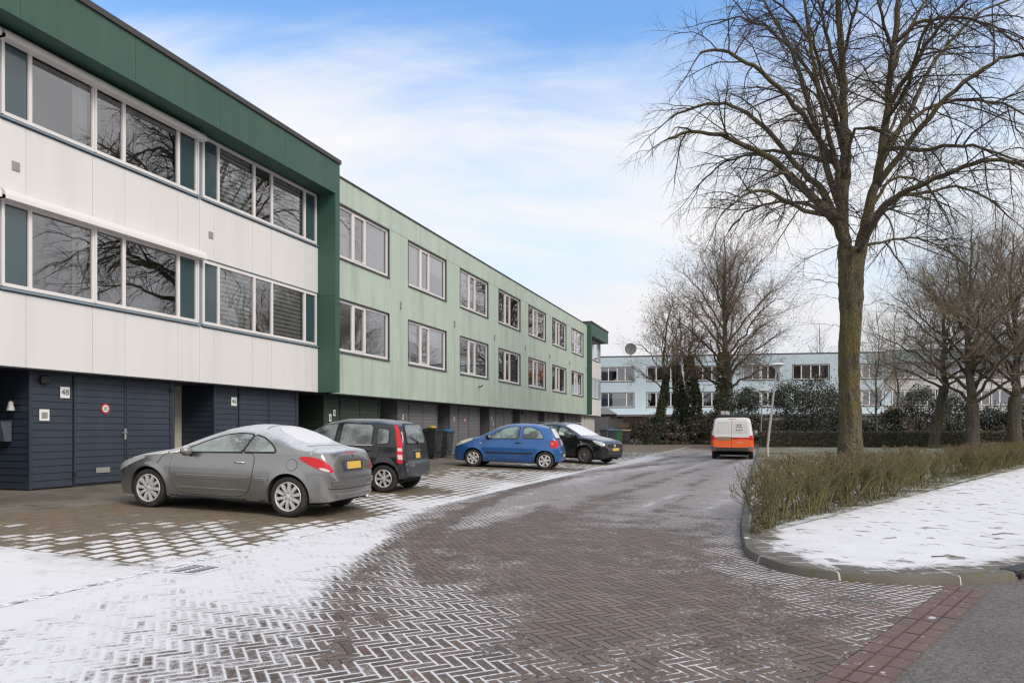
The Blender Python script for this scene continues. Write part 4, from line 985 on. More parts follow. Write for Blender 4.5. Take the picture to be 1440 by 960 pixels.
class Car:
    def __init__(s, S, paint, root):
        s.S = S; s.root = root; s.paint = paint
        top, belt, sill, hw = pchip(S['top']), pchip(S['belt']), pchip(S['sill']), pchip(S['hw'])
        prof = pchip(S.get('prof', [(.15, .90), (.28, .955), (.5, .99), (.66, 1.0), (.85, .975), (1.1, .95)]))
        L = S['L']; zc = S['zc']; R = S['R']; arches = S['arch']
        xs = set()
        n = int(L / .05)
        for i in range(n + 1): xs.add(round(L * i / n, 4))
        for i in range(1, 12):
            e = .22 * (1 - cos(i / 12 * pi / 2)); xs.add(round(e, 4)); xs.add(round(L - e, 4))
        for xc in arches:
            xs = {x for x in xs if abs(abs(x - xc) - R) > .03}
            for i in range(25): xs.add(round(xc - R * cos(pi * i / 24), 4))
            xs.add(round(xc - R - .002, 4)); xs.add(round(xc + R + .002, 4))
        xs = sorted(xs)
        kk, pp, qq = S['k'], S['p'], S['q']
        NL, NU = 13, 14
        def bot(x):
            z = sill(x)
            for xc in arches:
                if abs(x - xc) <= R + 1e-4: z = max(z, zc + sqrt(max(0, R*R - (x-xc)**2)))
            return z
        def flare(x, z):
            f = 0
            for xc in arches:
                d = sqrt((x-xc)**2 + max(0, z-zc)**2) - R
                if d > -.02: f = max(f, S.get('flare', .014) * exp(-(d/.055)**2))
            return f
        ring = []
        for x in xs:
            T = top(x); b = min(bot(x), T - .06); B = min(belt(x), b + (T - b) * .86)
            h = hw(x); half = []
            for i in range(NL + 1):
                z = b + (B - b) * i / NL
                half.append((h * prof(z) + flare(x, z), z))
            yB = half[-1][0]; ke = kk * min(1, (T - B) / .42)
            for i in range(1, NU + 1):
                ph = pi/2 * i / NU; t = sin(ph) ** (2/pp); c = max(0, cos(ph)) ** (2/qq)
                half.append((yB * (1 - ke * t) * c, B + (T - B) * t))
            ring.append((x, half))
        m = MB(); k = NL + NU
        for x, half in ring:
            for y, z in half: m.v.append((x, -y, z))
            for y, z in reversed(half[:-1]): m.v.append((x, y, z))
        w = 2 * (NL + NU) + 1
        for i in range(len(ring) - 1):
            for j in range(w - 1): m.f.append([i*w+j, (i+1)*w+j, (i+1)*w+j+1, i*w+j+1]); m.m.append(0)
        m.f.append(list(range(w))); m.m.append(0); m.f.append([(len(ring)-1)*w + j for j in range(w-1, -1, -1)]); m.m.append(0)
        s.bvh = BVHTree.FromPolygons([Vector(v) for v in m.v], m.f)
        # turned-in lower lip and underside
        b0 = len(m.v)
        for x, half in ring:
            y, z = half[0]
            yi = max(.02, y - .05); m.v += [(x, -yi, z + .004), (x, -yi * .55, z + .01), (x, yi * .55, z + .01), (x, yi, z + .004)]
        for i in range(len(ring) - 1):
            a, c = b0 + i*4, b0 + (i+1)*4
            for q in range(3): m.f.append([a+q, a+q+1, c+q+1, c+q]); m.m.append(1)
            m.f.append([i*w, a, c, (i+1)*w]); m.m.append(0)
            m.f.append([i*w+w-1, (i+1)*w+w-1, c+3, a+3]); m.m.append(0)
        s.body = m.build('body', [paint, M_well], root, smooth=True, sharp=38)
        s.hw, s.top = hw, top
        ax = MB()
        for xc in arches: ax.tube([(xc, -.6, zc), (xc, .6, zc)], .07, 8)
        ax.box(arches[0] - .3, arches[0] + .3, -.45, .45, zc - .06, zc + .25); ax.box(arches[1] - .25, arches[1] + .3, -.42, .42, zc - .08, zc + .22)
        ax.box(.25, L - .25, -hw(L/2) * .75, hw(L/2) * .75, .19, .24); ax.build('underbody', M_well, root)
    def ray(s, O, D):
        h = s.bvh.ray_cast(Vector(O), Vector(D).normalized())
        return (h[0], h[1]) if h[0] is not None else None
    def frame(s, az, el=0.0):
        """view frame looking at the car: az 0 = from the rear (+x), 90 = from +y, -90 = from -y, 180 = front; el raises the eye"""
        a, e = radians(az), radians(el)
        d = Vector((-cos(a)*cos(e), -sin(a)*cos(e), -sin(e)))
        U = Vector((-sin(a), cos(a), 0)); V = U.cross(d); V = -V if V.z < 0 else V
        return d, U, V
    def patch(s, name, poly, az, mt, off=.004, el=0.0, parent=None, res=.045, th=.006, grow=0.0, rnd=0, fil=0.0):
        """a piece of skin lying on the body: outline poly seen from direction az"""
        if az in ('L', 'R', 'T'):
            if az == 'T': d, U, V = Vector((0, 0, -1)), Vector((1, 0, 0)), Vector((0, 1, 0))
            else: sg = 1 if az == 'L' else -1; d, U, V = Vector((0, -sg, 0)), Vector((1, 0, 0)), Vector((0, 0, 1))
        else: d, U, V = s.frame(az, el)
        p2 = [Vector(p) for p in poly]
        for _ in range(rnd):
            q = []
            for i in range(len(p2)):
                a, b = p2[i], p2[(i+1) % len(p2)]; q += [a.lerp(b, .25), a.lerp(b, .75)]
            p2 = q
        if fil:
            q = []; n = len(p2)
            for i in range(n):
                a, b, c = p2[i-1], p2[i], p2[(i+1) % n]; l1 = (a-b).length; l2 = (c-b).length; f = min(fil, .42*l1, .42*l2)
                s0 = b + (a-b)/l1*f; s1 = b + (c-b)/l2*f
                for k in range(5): t = k/4; q.append(s0*(1-t)**2 + b*2*t*(1-t) + s1*t*t)
            p2 = q
        if grow:
            n = len(p2); ar = sum(p2[i].x*p2[(i+1)%n].y - p2[(i+1)%n].x*p2[i].y for i in range(n)); sg = 1 if ar > 0 else -1; q = []
            for i in range(n):
                a = (p2[i]-p2[i-1]).normalized(); b = (p2[(i+1)%n]-p2[i]).normalized(); t = (a+b)
                t = t.normalized() if t.length > 1e-6 else a
                q.append(p2[i] + Vector((t.y, -t.x)) * sg * grow / max(.5, t.dot(a)))
            p2 = q
        pts = []
        for i in range(len(p2)):
            a, b = p2[i], p2[(i+1) % len(p2)]; k = max(1, int((b-a).length / res))
            pts += [a.lerp(b, j/k) for j in range(k)]
        nb = len(pts); P_ = [(p.x, p.y) for p in pts]
        x0, x1 = min(p[0] for p in P_), max(p[0] for p in P_); y0, y1 = min(p[1] for p in P_), max(p[1] for p in P_)
        yy = y0 + res/2
        while yy < y1:
            xx = x0 + res/2
            while xx < x1:
                if inside(P_[:nb], xx, yy) and min((xx-a)**2+(yy-b)**2 for a, b in P_[:nb]) > (res*.4)**2: pts.append(Vector((xx, yy)))
                xx += res
            yy += res
        vs, es, fs, *_ = delaunay_2d_cdt(pts, [(i, (i+1) % nb) for i in range(nb)], [], 1, 1e-6)
        out = []; nr = []; bad = set()
        O0 = Vector((s.S['L']/2, 0, .0)) if az not in ('L', 'R', 'T') else Vector((0, 0, 0))
        for i, v in enumerate(vs):
            hit = s.ray(O0 + U*v.x + V*v.y - d*8, d)
            if hit is None: bad.add(i); out.append(Vector((0,0,0))); nr.append(-d); continue
            n = hit[1] if hit[1].dot(d) < 0 else -hit[1]
            out.append(hit[0]); nr.append(n)
        fs = [f for f in fs if not any(i in bad for i in f)]
        m = MB()
        for f in fs:
            a, b, c = (out[f[0]], out[f[1]], out[f[2]])
        up = [o + n*off for o, n in zip(out, nr)]
        F_ = []
        for f in fs:
            n = (up[f[1]]-up[f[0]]).cross(up[f[2]]-up[f[0]]); F_.append(list(f) if n.dot(d) < 0 else list(reversed(f)))
        cnt = {}
        for f in F_:
            for i in range(len(f)):
                a, b = f[i], f[(i+1) % len(f)]; cnt[(a, b)] = 1
        N = len(up); dn = [o - n*max(.003, th - off) for o, n in zip(out, nr)]
        sk = [[b, a, a + N, b + N] for (a, b) in cnt if (b, a) not in cnt]
        m.v = [tuple(v) for v in up + dn]; m.f = F_ + sk; m.m = [0] * len(m.f)
        used = sorted({i for f in m.f for i in f}); mp = {o: i for i, o in enumerate(used)}
        m.v = [m.v[i] for i in used]; m.f = [[mp[i] for i in f] for f in m.f]
        o = m.build(name, mt, parent or s.root, smooth=True)
        o.data.set_sharp_from_angle(angle=radians(50))
        return o
    def both(s, name, poly, mt, **kw):
        return [s.patch(name, poly, sd, mt, **kw) for sd in ('L', 'R')]
    def side_window(s, poly, mt, grow=.018, fil=.05, name='side_window'):
        for sd in ('L', 'R'):
            f = s.patch(name, poly, sd, mt, off=.0125, fil=fil)
            s.patch('seal', poly, sd, M_seal, off=.0095, grow=grow, fil=fil, parent=f)
    def door(s, poly, fil=.08):
        ds = []
        for sd in ('L', 'R'):
            d = s.patch('door', poly, sd, s.paint, off=.006, fil=fil)
            s.patch('door_gap', poly, sd, M_seal, off=.0032, grow=.007, fil=fil, parent=d); ds.append(d)
        return ds
    def on_side(s, x, z, sg, off=0.0):
        h = s.ray((x, sg*4, z), (0, -sg, 0)); return h[0] + h[1]*off if h else Vector((x, sg*.8, z))
    def handle(s, x, z, mt, w=.17, par=None):
        for i, sg in enumerate((1, -1)):
            p = s.on_side(x, z, sg); m = MB()
            m.tube([p + Vector((-w/2, sg*.004, 0)), p + Vector((-w/2+.02, sg*.035, .004)), p + Vector((0, sg*.042, .006)), p + Vector((w/2-.02, sg*.035, .004)), p + Vector((w/2, sg*.004, 0))], [.014, .016, .017, .016, .014], 8)
            m.build('handle', mt, par[i] if par else s.root, smooth=True)
    def mirror(s, x, z, mt, sz=(.085, .10, .075), mt2=None):
        for sg in (1, -1):
            p = s.on_side(x, z, sg); m = MB(); c = p + Vector((.0, sg*.12, .06))
            m.ball(c, sz, 14, 10)
            o = m.build('mirror', mt, s.root, smooth=True)
            m = MB(); m.tube([p - Vector((0, sg*.03, .01)), p + Vector((.0, sg*.07, .015)), c - Vector((0, 0, .02))], [.032, .028, .03], 8); m.build('mirror_arm', M_seal, o, smooth=True)
            m = MB(); m.ball(c + Vector((sz[0]*.55, 0, 0)), (sz[0]*.5, sz[1]*.84, sz[2]*.82), 12, 8); m.build('mirror_glass', M_alloyd, o, smooth=True)
    def wheels(s, rim_r, spokes, mt, style='bar', width=.2, sw=.05):
        """four wheels: tyre > rim with spokes, brake disc, hub cap"""
        S = s.S; r = S['r']; proto = None
        for xc in S['arch']:
            for sg in (1, -1):
                y = s.hw(xc) * .985 - width / 2
                if proto is None:
                    t = MB(); w = width / 2
                    t.lathe([(rim_r-.012, -w*.8), (rim_r+.01, -w*.92), (r-.045, -w), (r-.012, -w*.86), (r, -w*.6), (r, w*.6), (r-.012, w*.86), (r-.045, w), (rim_r+.012, w*.95), (rim_r-.004, w*.84), (rim_r-.03, w*.5), (rim_r-.03, -w*.7)], (0,0,0), 'Y', 40)
                    o = t.build('wheel', M_tyre, s.root, smooth=True, sharp=35)
                    q = MB(); q.lathe([(rim_r+.004, w*.86), (rim_r-.008, w*.95), (rim_r-.022, w*.86), (rim_r-.03, w*.3), (rim_r-.03, -w*.5)], (0,0,0), 'Y', 40)
                    for i in range(spokes):
                        a = 2*pi*i/spokes; U = Vector((cos(a), 0, sin(a))); Vv = Vector((-sin(a), 0, cos(a)))
                        r0, r1 = .045, rim_r - .014
                        if style == 'y': w0, w1 = sw*.8, sw*1.5
                        elif style == 'fat': w0, w1 = sw*1.1, sw*1.6
                        else: w0, w1 = sw*.85, sw*1.12
                        def ring_(rr, ww, yo, yi): return [U*rr - Vv*ww/2 + Vector((0, yi, 0)), U*rr - Vv*ww*.36 + Vector((0, yo, 0)), U*rr + Vv*ww*.36 + Vector((0, yo, 0)), U*rr + Vv*ww/2 + Vector((0, yi, 0))]
                        A = ring_(r0, w0, w*.84, w*.5); Bm = ring_((r0+r1)/2, (w0+w1)/2, w*.9, w*.6); B_ = ring_(r1, w1, w*.9, w*.55)
                        vs = [tuple(v) for v in A + Bm + B_]
                        q.add(vs, [(j, j+1, j+5, j+4) for j in range(3)] + [(j+4, j+5, j+9, j+8) for j in range(3)])
                    q.lathe([(0, w*.9), (.035, w*.9), (.05, w*.82), (.065, w*.5)], (0,0,0), 'Y', 20)
                    for i in range(5):
                        a = 2*pi*(i+.5)/5; q.lathe([(0, w*.86), (.01, w*.86), (.011, w*.7)], (.058*cos(a), 0, .058*sin(a)), 'Y', 8, 1)
                    q.build('rim', [mt, M_seal], o, smooth=True, sharp=30)
                    q = MB(); q.lathe([(0, w*.1), (rim_r*.62, w*.1), (rim_r*.62, w*.02), (0, w*.02)], (0,0,0), 'Y', 24); q.lathe([(rim_r*.6, -w*.2), (rim_r-.03, -w*.25)], (0,0,0), 'Y', 24, 1); q.build('brake_disc', [M_alloyd, M_well], o)
                    proto = o
                else: o = copy_tree(proto, s.root)
                o.location = (xc, sg * y, S['zc_w']); o.rotation_euler = (0, 0.37 * xc + sg, 0 if sg > 0 else pi)
    def plate(s, poly, az, mt=M_ylwplate, off=.012, el=0.0):
        """poly = (u0, u1, v0, v1) seen from az; euro strip on the side at u1"""
        u0, u1, v0, v1 = poly
        m = s.patch('license_plate', [(u0, v0), (u1, v0), (u1, v1), (u0, v1)], az, mt, off=off, el=el, th=.02, res=.08)
        e = u0 + (u1 - u0) * .09
        s.patch('blue_strip', [(u0, v0), (e, v0), (e, v1), (u0, v1)], az, M_euro, off=off + .002, el=el, parent=m, res=.08)
        return m
    def strip(s, pts, az, mt, w=.02, off=.012, name='moulding', th=.01, parent=None, el=0.0):
        L_ = [Vector(p) for p in pts]; up = []; dn = []
        for i, p in enumerate(L_):
            d = (L_[min(i+1, len(L_)-1)] - L_[max(i-1, 0)]).normalized(); n = Vector((-d.y, d.x)) * w/2; up.append(p + n); dn.append(p - n)
        return s.patch(name, up + dn[::-1], az, mt, off=off, th=th, parent=parent, res=.05, el=el)

def place_car(name, front_px, rear_px, label, S, cat='car', group=None, flip=False):
    """stand the car on its near side wheel contacts (front axle, rear axle), origin below the nose, +x to the tail"""
    fx, fy_, fz = gps(*front_px); rx, ry, rz_ = gps(*rear_px)
    d = Vector((rx - fx, ry - fy_, rz_ - fz)); wb = S['arch'][1] - S['arch'][0]
    print('CAR', name, 'measured wheelbase %.2f' % d.length, 'wanted %.2f' % wb, 'at', round(fx,2), round(fy_,2), 'heading', round(math.degrees(atan2(d.y, d.x)),1))
    az = atan2(d.y, d.x)
    mid = Vector(((fx+rx)/2, (fy_+ry)/2))
    s_ = -1 if not flip else 1                              # side of the car that faces the camera: +y side when flip is False
    hwx = (S['hwmax'] - .03)
    loc = mid - Vector((cos(az), sin(az))) * (S['arch'][0] + wb/2) - Vector((-sin(az), cos(az))) * hwx * s_
    e = empty(name, (loc.x, loc.y, 0), az, label, cat, group)
    # pitch with the slope of the bays
    zf = slope_z(loc.x + cos(az)*S['arch'][0]); zr = slope_z(loc.x + cos(az)*S['arch'][1])
    pt = atan2(zr - zf, wb); e.rotation_euler = (0, -pt, az)
    e.location.z = zf - (zr - zf) / wb * S['arch'][0]
    return e
G_cars = 'cars parked in the bays'
# ---------------------------------------------------------------- silver coupe with folding hard top
S = dict(L=4.04, arch=(.80, 3.34), R=.352, zc=.318, zc_w=.312, r=.312, k=.235, p=4.2, q=2.5, hwmax=.875, flare=.018,
    top=[(0,.50),(.04,.60),(.10,.67),(.30,.775),(.6,.865),(.9,.925),(1.18,.985),(1.5,1.13),(1.85,1.275),(2.15,1.365),(2.45,1.40),(2.7,1.39),(2.95,1.335),(3.2,1.235),(3.42,1.125),(3.58,1.075),(3.8,1.055),(3.90,1.035),(3.945,.985),(3.97,.90),(3.995,.72),(4.02,.64),(4.035,.58),(4.04,.52)],
    belt=[(0,.46),(.1,.60),(.4,.745),(.8,.84),(1.2,.885),(2,.935),(2.8,.975),(3.3,.985),(3.8,.96),(4.04,.55)],
    sill=[(0,.25),(.05,.21),(.18,.185),(.5,.19),(1.2,.205),(3,.21),(3.72,.235),(3.95,.25),(4.04,.275)],
    hw=[(0,.44),(.04,.58),(.12,.69),(.3,.79),(.55,.84),(.9,.868),(2,.875),(3.2,.875),(3.6,.855),(3.85,.80),(3.95,.74),(4.01,.66),(4.04,.56)])
car = place_car('coupe_car', (208.5, 713), (402.5, 727), 'silver grey coupe with hard top, frosted, nearest the camera', S, group=G_cars)
P207 = frost_paint('silver_paint', (0.27, 0.27, 0.265), 0.85, 0.22, 0.85, 0.06, 0.25, 0.52)
c = Car(S, P207, car); c.wheels(.226, 10, M_alloy, 'bar', .205, .060)
FG = car_glass('frosted_glass', 0.62, fcol=(0.30, 0.345, 0.345), tint=(0.045, 0.055, 0.055)); SG = car_glass('snowy_glass', 1.25, fcol=(0.64, 0.645, 0.66))
dp = c.door([(1.22,.60),(1.28,.42),(1.34,.30),(1.6,.265),(2.4,.265),(2.62,.30),(2.70,.5),(2.74,.75),(2.74,.945),(2.1,.93),(1.45,.905),(1.26,.885)])
c.side_window([(1.43,.925),(1.62,1.005),(1.9,1.125),(2.15,1.205),(2.4,1.235),(2.63,1.225),(2.58,1.1),(2.52,.965)], FG, .022)
c.side_window([(2.555,.968),(2.62,1.10),(2.665,1.22),(2.85,1.175),(3.02,1.08),(3.11,.985)], FG, .022)
c.handle(2.50, .80, M_chrome, .18, dp)
c.mirror(1.60, .885, P207, (.075, .105, .078))
for sd in ('L', 'R'):
    c.strip([(1.36,.55),(2.0,.552),(2.66,.555)], sd, P207, .045, .017, 'moulding', .02); c.strip([(2.76,.556),(3.0,.558)], sd, P207, .045, .017, 'moulding', .02)
    c.strip([(1.36,.365),(2.0,.36),(2.62,.365)], sd, P207, .03, .012, 'moulding', .015)
    c.strip([(1.20,.215),(2.2,.21),(2.94,.22)], sd, M_darkplastic, .05, .012, 'sill', .02)
    n = 26; c.patch('fuel_flap', [(3.40+.085*cos(2*pi*i/n), .80+.085*sin(2*pi*i/n)) for i in range(n)], sd, P207, off=.006)
    c.patch('flap_gap', [(3.40+.085*cos(2*pi*i/n), .80+.085*sin(2*pi*i/n)) for i in range(n)], sd, M_seal, off=.003, grow=.006)
    c.strip([(1.18,.90),(1.05,.83),(.98,.72)], sd, M_seal, .008, .003, 'panel_gap', .005)
    c.strip([(.42,.62),(.36,.70),(.30,.745)], sd, M_seal, .008, .003, 'panel_gap', .005)
c.patch('windscreen', [(1.22,-.60),(1.17,-.3),(1.15,0),(1.17,.3),(1.22,.60),(1.95,.50),(2.0,0),(1.95,-.50)], 'T', FG, off=.01)
c.patch('rear_window', [(2.86,-.44),(2.80,0),(2.86,.44),(3.40,.54),(3.46,0),(3.40,-.54)], 'T', SG, off=.01, rnd=1)
c.strip([(2.74,-.52),(2.70,0),(2.74,.52)], 'T', M_seal, .012, .004, 'roof_gap', .006)
c.strip([(3.50,-.60),(3.53,0),(3.50,.60)], 'T', M_seal, .010, .004, 'boot_gap', .006)
for sg, az in ((1, 42), (-1, -42)):
    g = lambda pts: [(p[0]*sg, p[1]) for p in pts]
    t_ = c.patch('tail_light', g([(-.37,.92),(-.47,.94),(-.60,.92),(-.72,.855),(-.81,.76),(-.84,.70),(-.73,.70),(-.60,.75),(-.48,.82),(-.40,.88)]), az, M_redlamp, off=.014, th=.02, rnd=1)
    c.patch('clear_lamp', g([(-.60,.765),(-.69,.72),(-.765,.71),(-.75,.745),(-.67,.775)]), az, M_clrlamp, off=.017, parent=t_, rnd=1)
    h_ = c.patch('headlight', g([(.80,.56),(.66,.58),(.5,.65),(.34,.74),(.20,.815),(.28,.825),(.46,.775),(.62,.71),(.78,.635)]), 180 - az, M_clrlamp, off=.012, th=.02, rnd=1)
c.plate((-.26, .26, .735, .85), 0)
c.patch('plate_recess', [(-.32,.70),(.32,.70),(.36,.87),(-.36,.87)], 0, M_darkplastic, off=.004)
c.strip([(-.68,.535),(-.3,.52),(0,.518),(.3,.52),(.68,.535)], 0, P207, .075, .02, 'bumper_strip', .03)
c.strip([(-.72,.455),(-.3,.435),(.3,.435),(.72,.455)], 0, M_seal, .012, .006, 'bumper_gap', .01)
c.strip([(-.60,.34),(0,.325),(.60,.34)], 0, P207, .05, .015, 'bumper_strip', .03)
c.patch('brake_light', [(-.2,.985),(.2,.985),(.2,1.0),(-.2,1.0)], 0, M_redlamp, off=.006)
c.patch('lion_badge', [(-.04,.90),(.03,.905),(.05,.94),(.0,.965),(-.04,.945)], 0, M_chrome, off=.01, rnd=1)
ex = MB(); ex.tube([(3.7,.45,.26),(4.0,.47,.25),(4.05,.47,.245)], .032, 12); ex.build('exhaust', M_chrome, car, smooth=True)

# ---------------------------------------------------------------- small black hatchback, boxy
S = dict(L=3.54, arch=(.72, 3.02), R=.335, zc=.30, zc_w=.29, r=.29, k=.20, p=7.5, q=3.2, hwmax=.79, flare=.02,
    top=[(0,.50),(.04,.64),(.12,.78),(.35,.90),(.75,.99),(.95,1.03),(1.2,1.20),(1.45,1.36),(1.7,1.465),(2.0,1.525),(2.5,1.54),(3.0,1.515),(3.26,1.47),(3.34,1.42),(3.385,1.30),(3.43,1.05),(3.47,.80),(3.50,.66),(3.53,.56),(3.54,.48)],
    belt=[(0,.46),(.1,.70),(.5,.86),(1,.925),(2,.955),(3,.985),(3.4,.985),(3.54,.5)],
    sill=[(0,.27),(.05,.23),(.2,.21),(1,.215),(3,.22),(3.35,.28),(3.54,.32)],
    hw=[(0,.48),(.05,.60),(.15,.69),(.4,.755),(.8,.785),(2,.79),(3.0,.785),(3.3,.76),(3.42,.725),(3.50,.68),(3.54,.60)])
car = place_car('small_hatchback', (395, 684), (543, 692.5), 'small black hatchback with tall red tail lights and frosted windows', S, group=G_cars)
PB = frost_paint('black_paint', (0.006, 0.007, 0.010), 0.2, 0.2, 0.55, 0.03, 0.10, 0.70)
c = Car(S, PB, car); c.wheels(.188, 7, M_alloy, 'fat', .18, .042)
GG = car_glass('misted_glass', 0.30, fcol=(0.30, 0.34, 0.33), tint=(0.03, 0.037, 0.036)); GR = car_glass('rimed_glass', 0.55, fcol=(0.34, 0.38, 0.38))
d1 = c.door([(.98,.35),(1.05,.265),(1.9,.265),(1.93,.6),(1.95,.93),(1.0,.90)])
d2 = c.door([(1.98,.265),(2.60,.27),(2.68,.50),(2.86,.70),(2.92,.96),(2.0,.935)])
c.side_window([(1.06,.965),(1.25,1.12),(1.52,1.31),(1.66,1.37),(1.90,1.40),(1.86,.98)], GG, .02)
c.side_window([(2.0,.985),(2.03,1.405),(2.66,1.40),(2.72,1.35),(2.72,1.005)], GR, .02)
c.side_window([(2.84,1.01),(2.84,1.33),(3.08,1.31),(3.10,1.03)], GG, .02)
c.handle(1.83, .84, M_seal, .16, d1); c.handle(2.66, .86, M_seal, .16, d2)
c.mirror(1.12, .93, M_seal)
for sd in ('L', 'R'):
    c.strip([(1.08,.50),(1.9,.50)], sd, M_seal, .05, .014); c.strip([(2.0,.50),(2.62,.51)], sd, M_seal, .05, .014)
    c.strip([(1.0,.945),(1.9,.962),(2.75,.985)], sd, M_chrome, .012, .012, 'belt_trim')
c.patch('windscreen', [(.98,-.60),(.94,0),(.98,.60),(1.62,.50),(1.68,0),(1.62,-.50)], 'T', GR, off=.01)
rw = c.patch('rear_window', [(-.52,1.04),(.52,1.04),(.50,1.34),(.42,1.42),(-.42,1.42),(-.50,1.34)], 0, GR, off=.010, fil=.08)
c.patch('seal', [(-.52,1.04),(.52,1.04),(.50,1.34),(.42,1.42),(-.42,1.42),(-.50,1.34)], 0, M_seal, off=.006, grow=.03, fil=.08, parent=rw)
M_palelamp = plain('pale_lamp', (0.62, 0.52, 0.52), 0.1, 0.15, 20, coat=1.0)
for sg, az in ((1, 40), (-1, -40)):
    U0 = sg * c.frame(az)[1].dot(Vector((3.33 - S['L']/2, sg*.70, 0)))
    def bx(a, b, lo=0.0): return [(sg*(U0-.045+lo), a), (sg*(U0+.035), a), (sg*(U0+.04), b), (sg*(U0-.035+lo), b)]
    t_ = c.patch('tail_light', [(sg*(U0-.05), .62), (sg*(U0+.055), .62), (sg*(U0+.05), 1.0), (sg*(U0+.02), 1.42), (sg*(U0-.035), 1.42), (sg*(U0-.05), 1.0)], az, M_redlamp, off=.016, th=.02)
    c.patch('reversing_lamp', bx(.70, .80), az, M_palelamp, off=.019, parent=t_); c.patch('indicator_lamp', bx(.87, .94), az, M_palelamp, off=.019, parent=t_)
    c.patch('headlight', [(sg*p[0], p[1]) for p in [(.42,.62),(.60,.64),(.72,.80),(.62,.83),(.46,.78)]], 180 - az, M_clrlamp, off=.012, rnd=1)
c.patch('plate_recess', [(-.17,.70),(.17,.70),(.18,.86),(-.18,.86)], 0, M_seal, off=.006)
c.plate((-.145, .145, .715, .835), 0)
c.strip([(-.2,.885),(.2,.885)], 0, M_chrome, .03, .014, 'grip_trim')
bp = c.patch('rear_bumper', [(-.66,.36),(.66,.36),(.70,.60),(.66,.625),(-.66,.625),(-.70,.60)], 0, plain('bumper_paint', (0.042, 0.045, 0.055), 0.42, 0.3, 3, snow=0.35, dirt=((0.30, 0.29, 0.28), (3, 3, 9), .5, .7, .5)), off=.022, th=.03, rnd=0)
w_ = MB(); wb_ = c.ray((6, .02, 1.05), (-1, 0, 0))[0]; w_.tube([wb_ + Vector((.02,.08,-.01)), wb_ + Vector((.035,.0,.02)), wb_ + Vector((.01,-.38,.13))], [.02,.014,.008], 6); w_.build('wiper', M_seal, car)
an = MB(); an.tube([(2.95,0,1.515),(3.0,0,1.55),(3.27,0,1.86)], [.012,.005,.003], 5); an.build('antenna', M_seal, car)

# ---------------------------------------------------------------- blue three-door hatchback
S = dict(L=3.76, arch=(.76, 3.22), R=.345, zc=.305, zc_w=.298, r=.298, k=.22, p=4.8, q=2.6, hwmax=.848, flare=.016,
    top=[(0,.50),(.04,.63),(.12,.75),(.35,.90),(.7,1.0),(.9,1.05),(1.2,1.21),(1.5,1.36),(1.8,1.465),(2.1,1.515),(2.4,1.53),(2.8,1.515),(3.15,1.46),(3.32,1.41),(3.40,1.32),(3.50,1.12),(3.60,.97),(3.68,.80),(3.72,.68),(3.75,.56),(3.76,.48)],
    belt=[(0,.46),(.1,.66),(.5,.84),(1,.925),(2,.965),(3,1.01),(3.5,1.0),(3.76,.5)],
    sill=[(0,.26),(.05,.22),(.2,.20),(1,.205),(3,.215),(3.5,.26),(3.76,.30)],
    hw=[(0,.46),(.05,.58),(.15,.69),(.4,.79),(.8,.838),(2,.848),(3.1,.842),(3.45,.80),(3.62,.745),(3.72,.68),(3.76,.60)])
car = place_car('blue_hatchback', (665, 656), (765, 660.5), 'bright blue three door hatchback parked beside the two wheelie bins', S, group=G_cars)
PBL = frost_paint('blue_paint', (0.012, 0.105, 0.34), 0.35, 0.25, 0.42, 0.06, 0.30, 0.7)
c = Car(S, PBL, car); c.wheels(.20, 6, M_alloy, 'fat', .18, .062)
GB = car_glass('green_glass', 0.28, fcol=(0.34, 0.42, 0.40), tint=(0.035, 0.05, 0.048))
d1 = c.door([(1.10,.42),(1.16,.28),(1.4,.245),(2.2,.25),(2.36,.30),(2.42,.6),(2.42,.98),(1.15,.93)])
c.side_window([(1.22,.985),(1.45,1.13),(1.75,1.295),(2.0,1.375),(2.33,1.40),(2.31,1.015)], GB, .022)
c.side_window([(2.46,1.02),(2.47,1.40),(2.75,1.375),(2.98,1.29),(3.12,1.12),(3.14,1.045)], GB, .022)
c.handle(2.30, .86, M_seal, .17, d1); c.mirror(1.28, .975, M_seal)
for sd in ('L', 'R'):
    c.strip([(1.20,.505),(2.2,.515),(2.80,.53)], sd, M_seal, .045, .014)
    c.patch('side_repeater', [(.98,.80),(1.05,.80),(1.02,.84)], sd, M_clrlamp, off=.012)
c.patch('windscreen', [(.96,-.62),(.92,0),(.96,.62),(1.72,.52),(1.78,0),(1.72,-.52)], 'T', GB, off=.01)
rg = [(-.54,1.06),(.54,1.06),(.48,1.30),(.42,1.37),(-.42,1.37),(-.48,1.30)]
rw = c.patch('rear_window', rg, 0, SG, off=.010, fil=.08); c.patch('seal', rg, 0, M_seal, off=.006, grow=.03, fil=.08, parent=rw)
for sg, az in ((1, 45), (-1, -45)):
    U0 = sg * c.frame(az)[1].dot(Vector((3.50 - S['L']/2, sg*.74, 0)))
    t_ = c.patch('tail_light', [(sg*(U0+a), b) for a, b in [(-.15,.995),(-.15,.80),(-.02,.735),(.12,.74),(.12,.95),(.03,.995)]], az, M_redlamp, off=.014, th=.02, fil=.03)
    c.patch('indicator_lamp', [(sg*(U0+a), b) for a, b in [(.02,.84),(.09,.84),(.09,.91),(.02,.91)]], az, M_amber, off=.017, parent=t_)
    c.patch('headlight', [(sg*p[0], p[1]) for p in [(.80,.66),(.62,.72),(.40,.82),(.22,.93),(.32,.965),(.5,.91),(.68,.82),(.80,.74)]], 180 - az, plain('yellowed_lamp', (0.55, 0.52, 0.40), 0.15, 0.2, 12, coat=1), off=.012, rnd=1)
c.plate((-.26, .26, .42, .53), 0); c.strip([(-.6,.60),(0,.59),(.6,.60)], 0, M_clrlamp, .03, .012, 'bumper_strip')
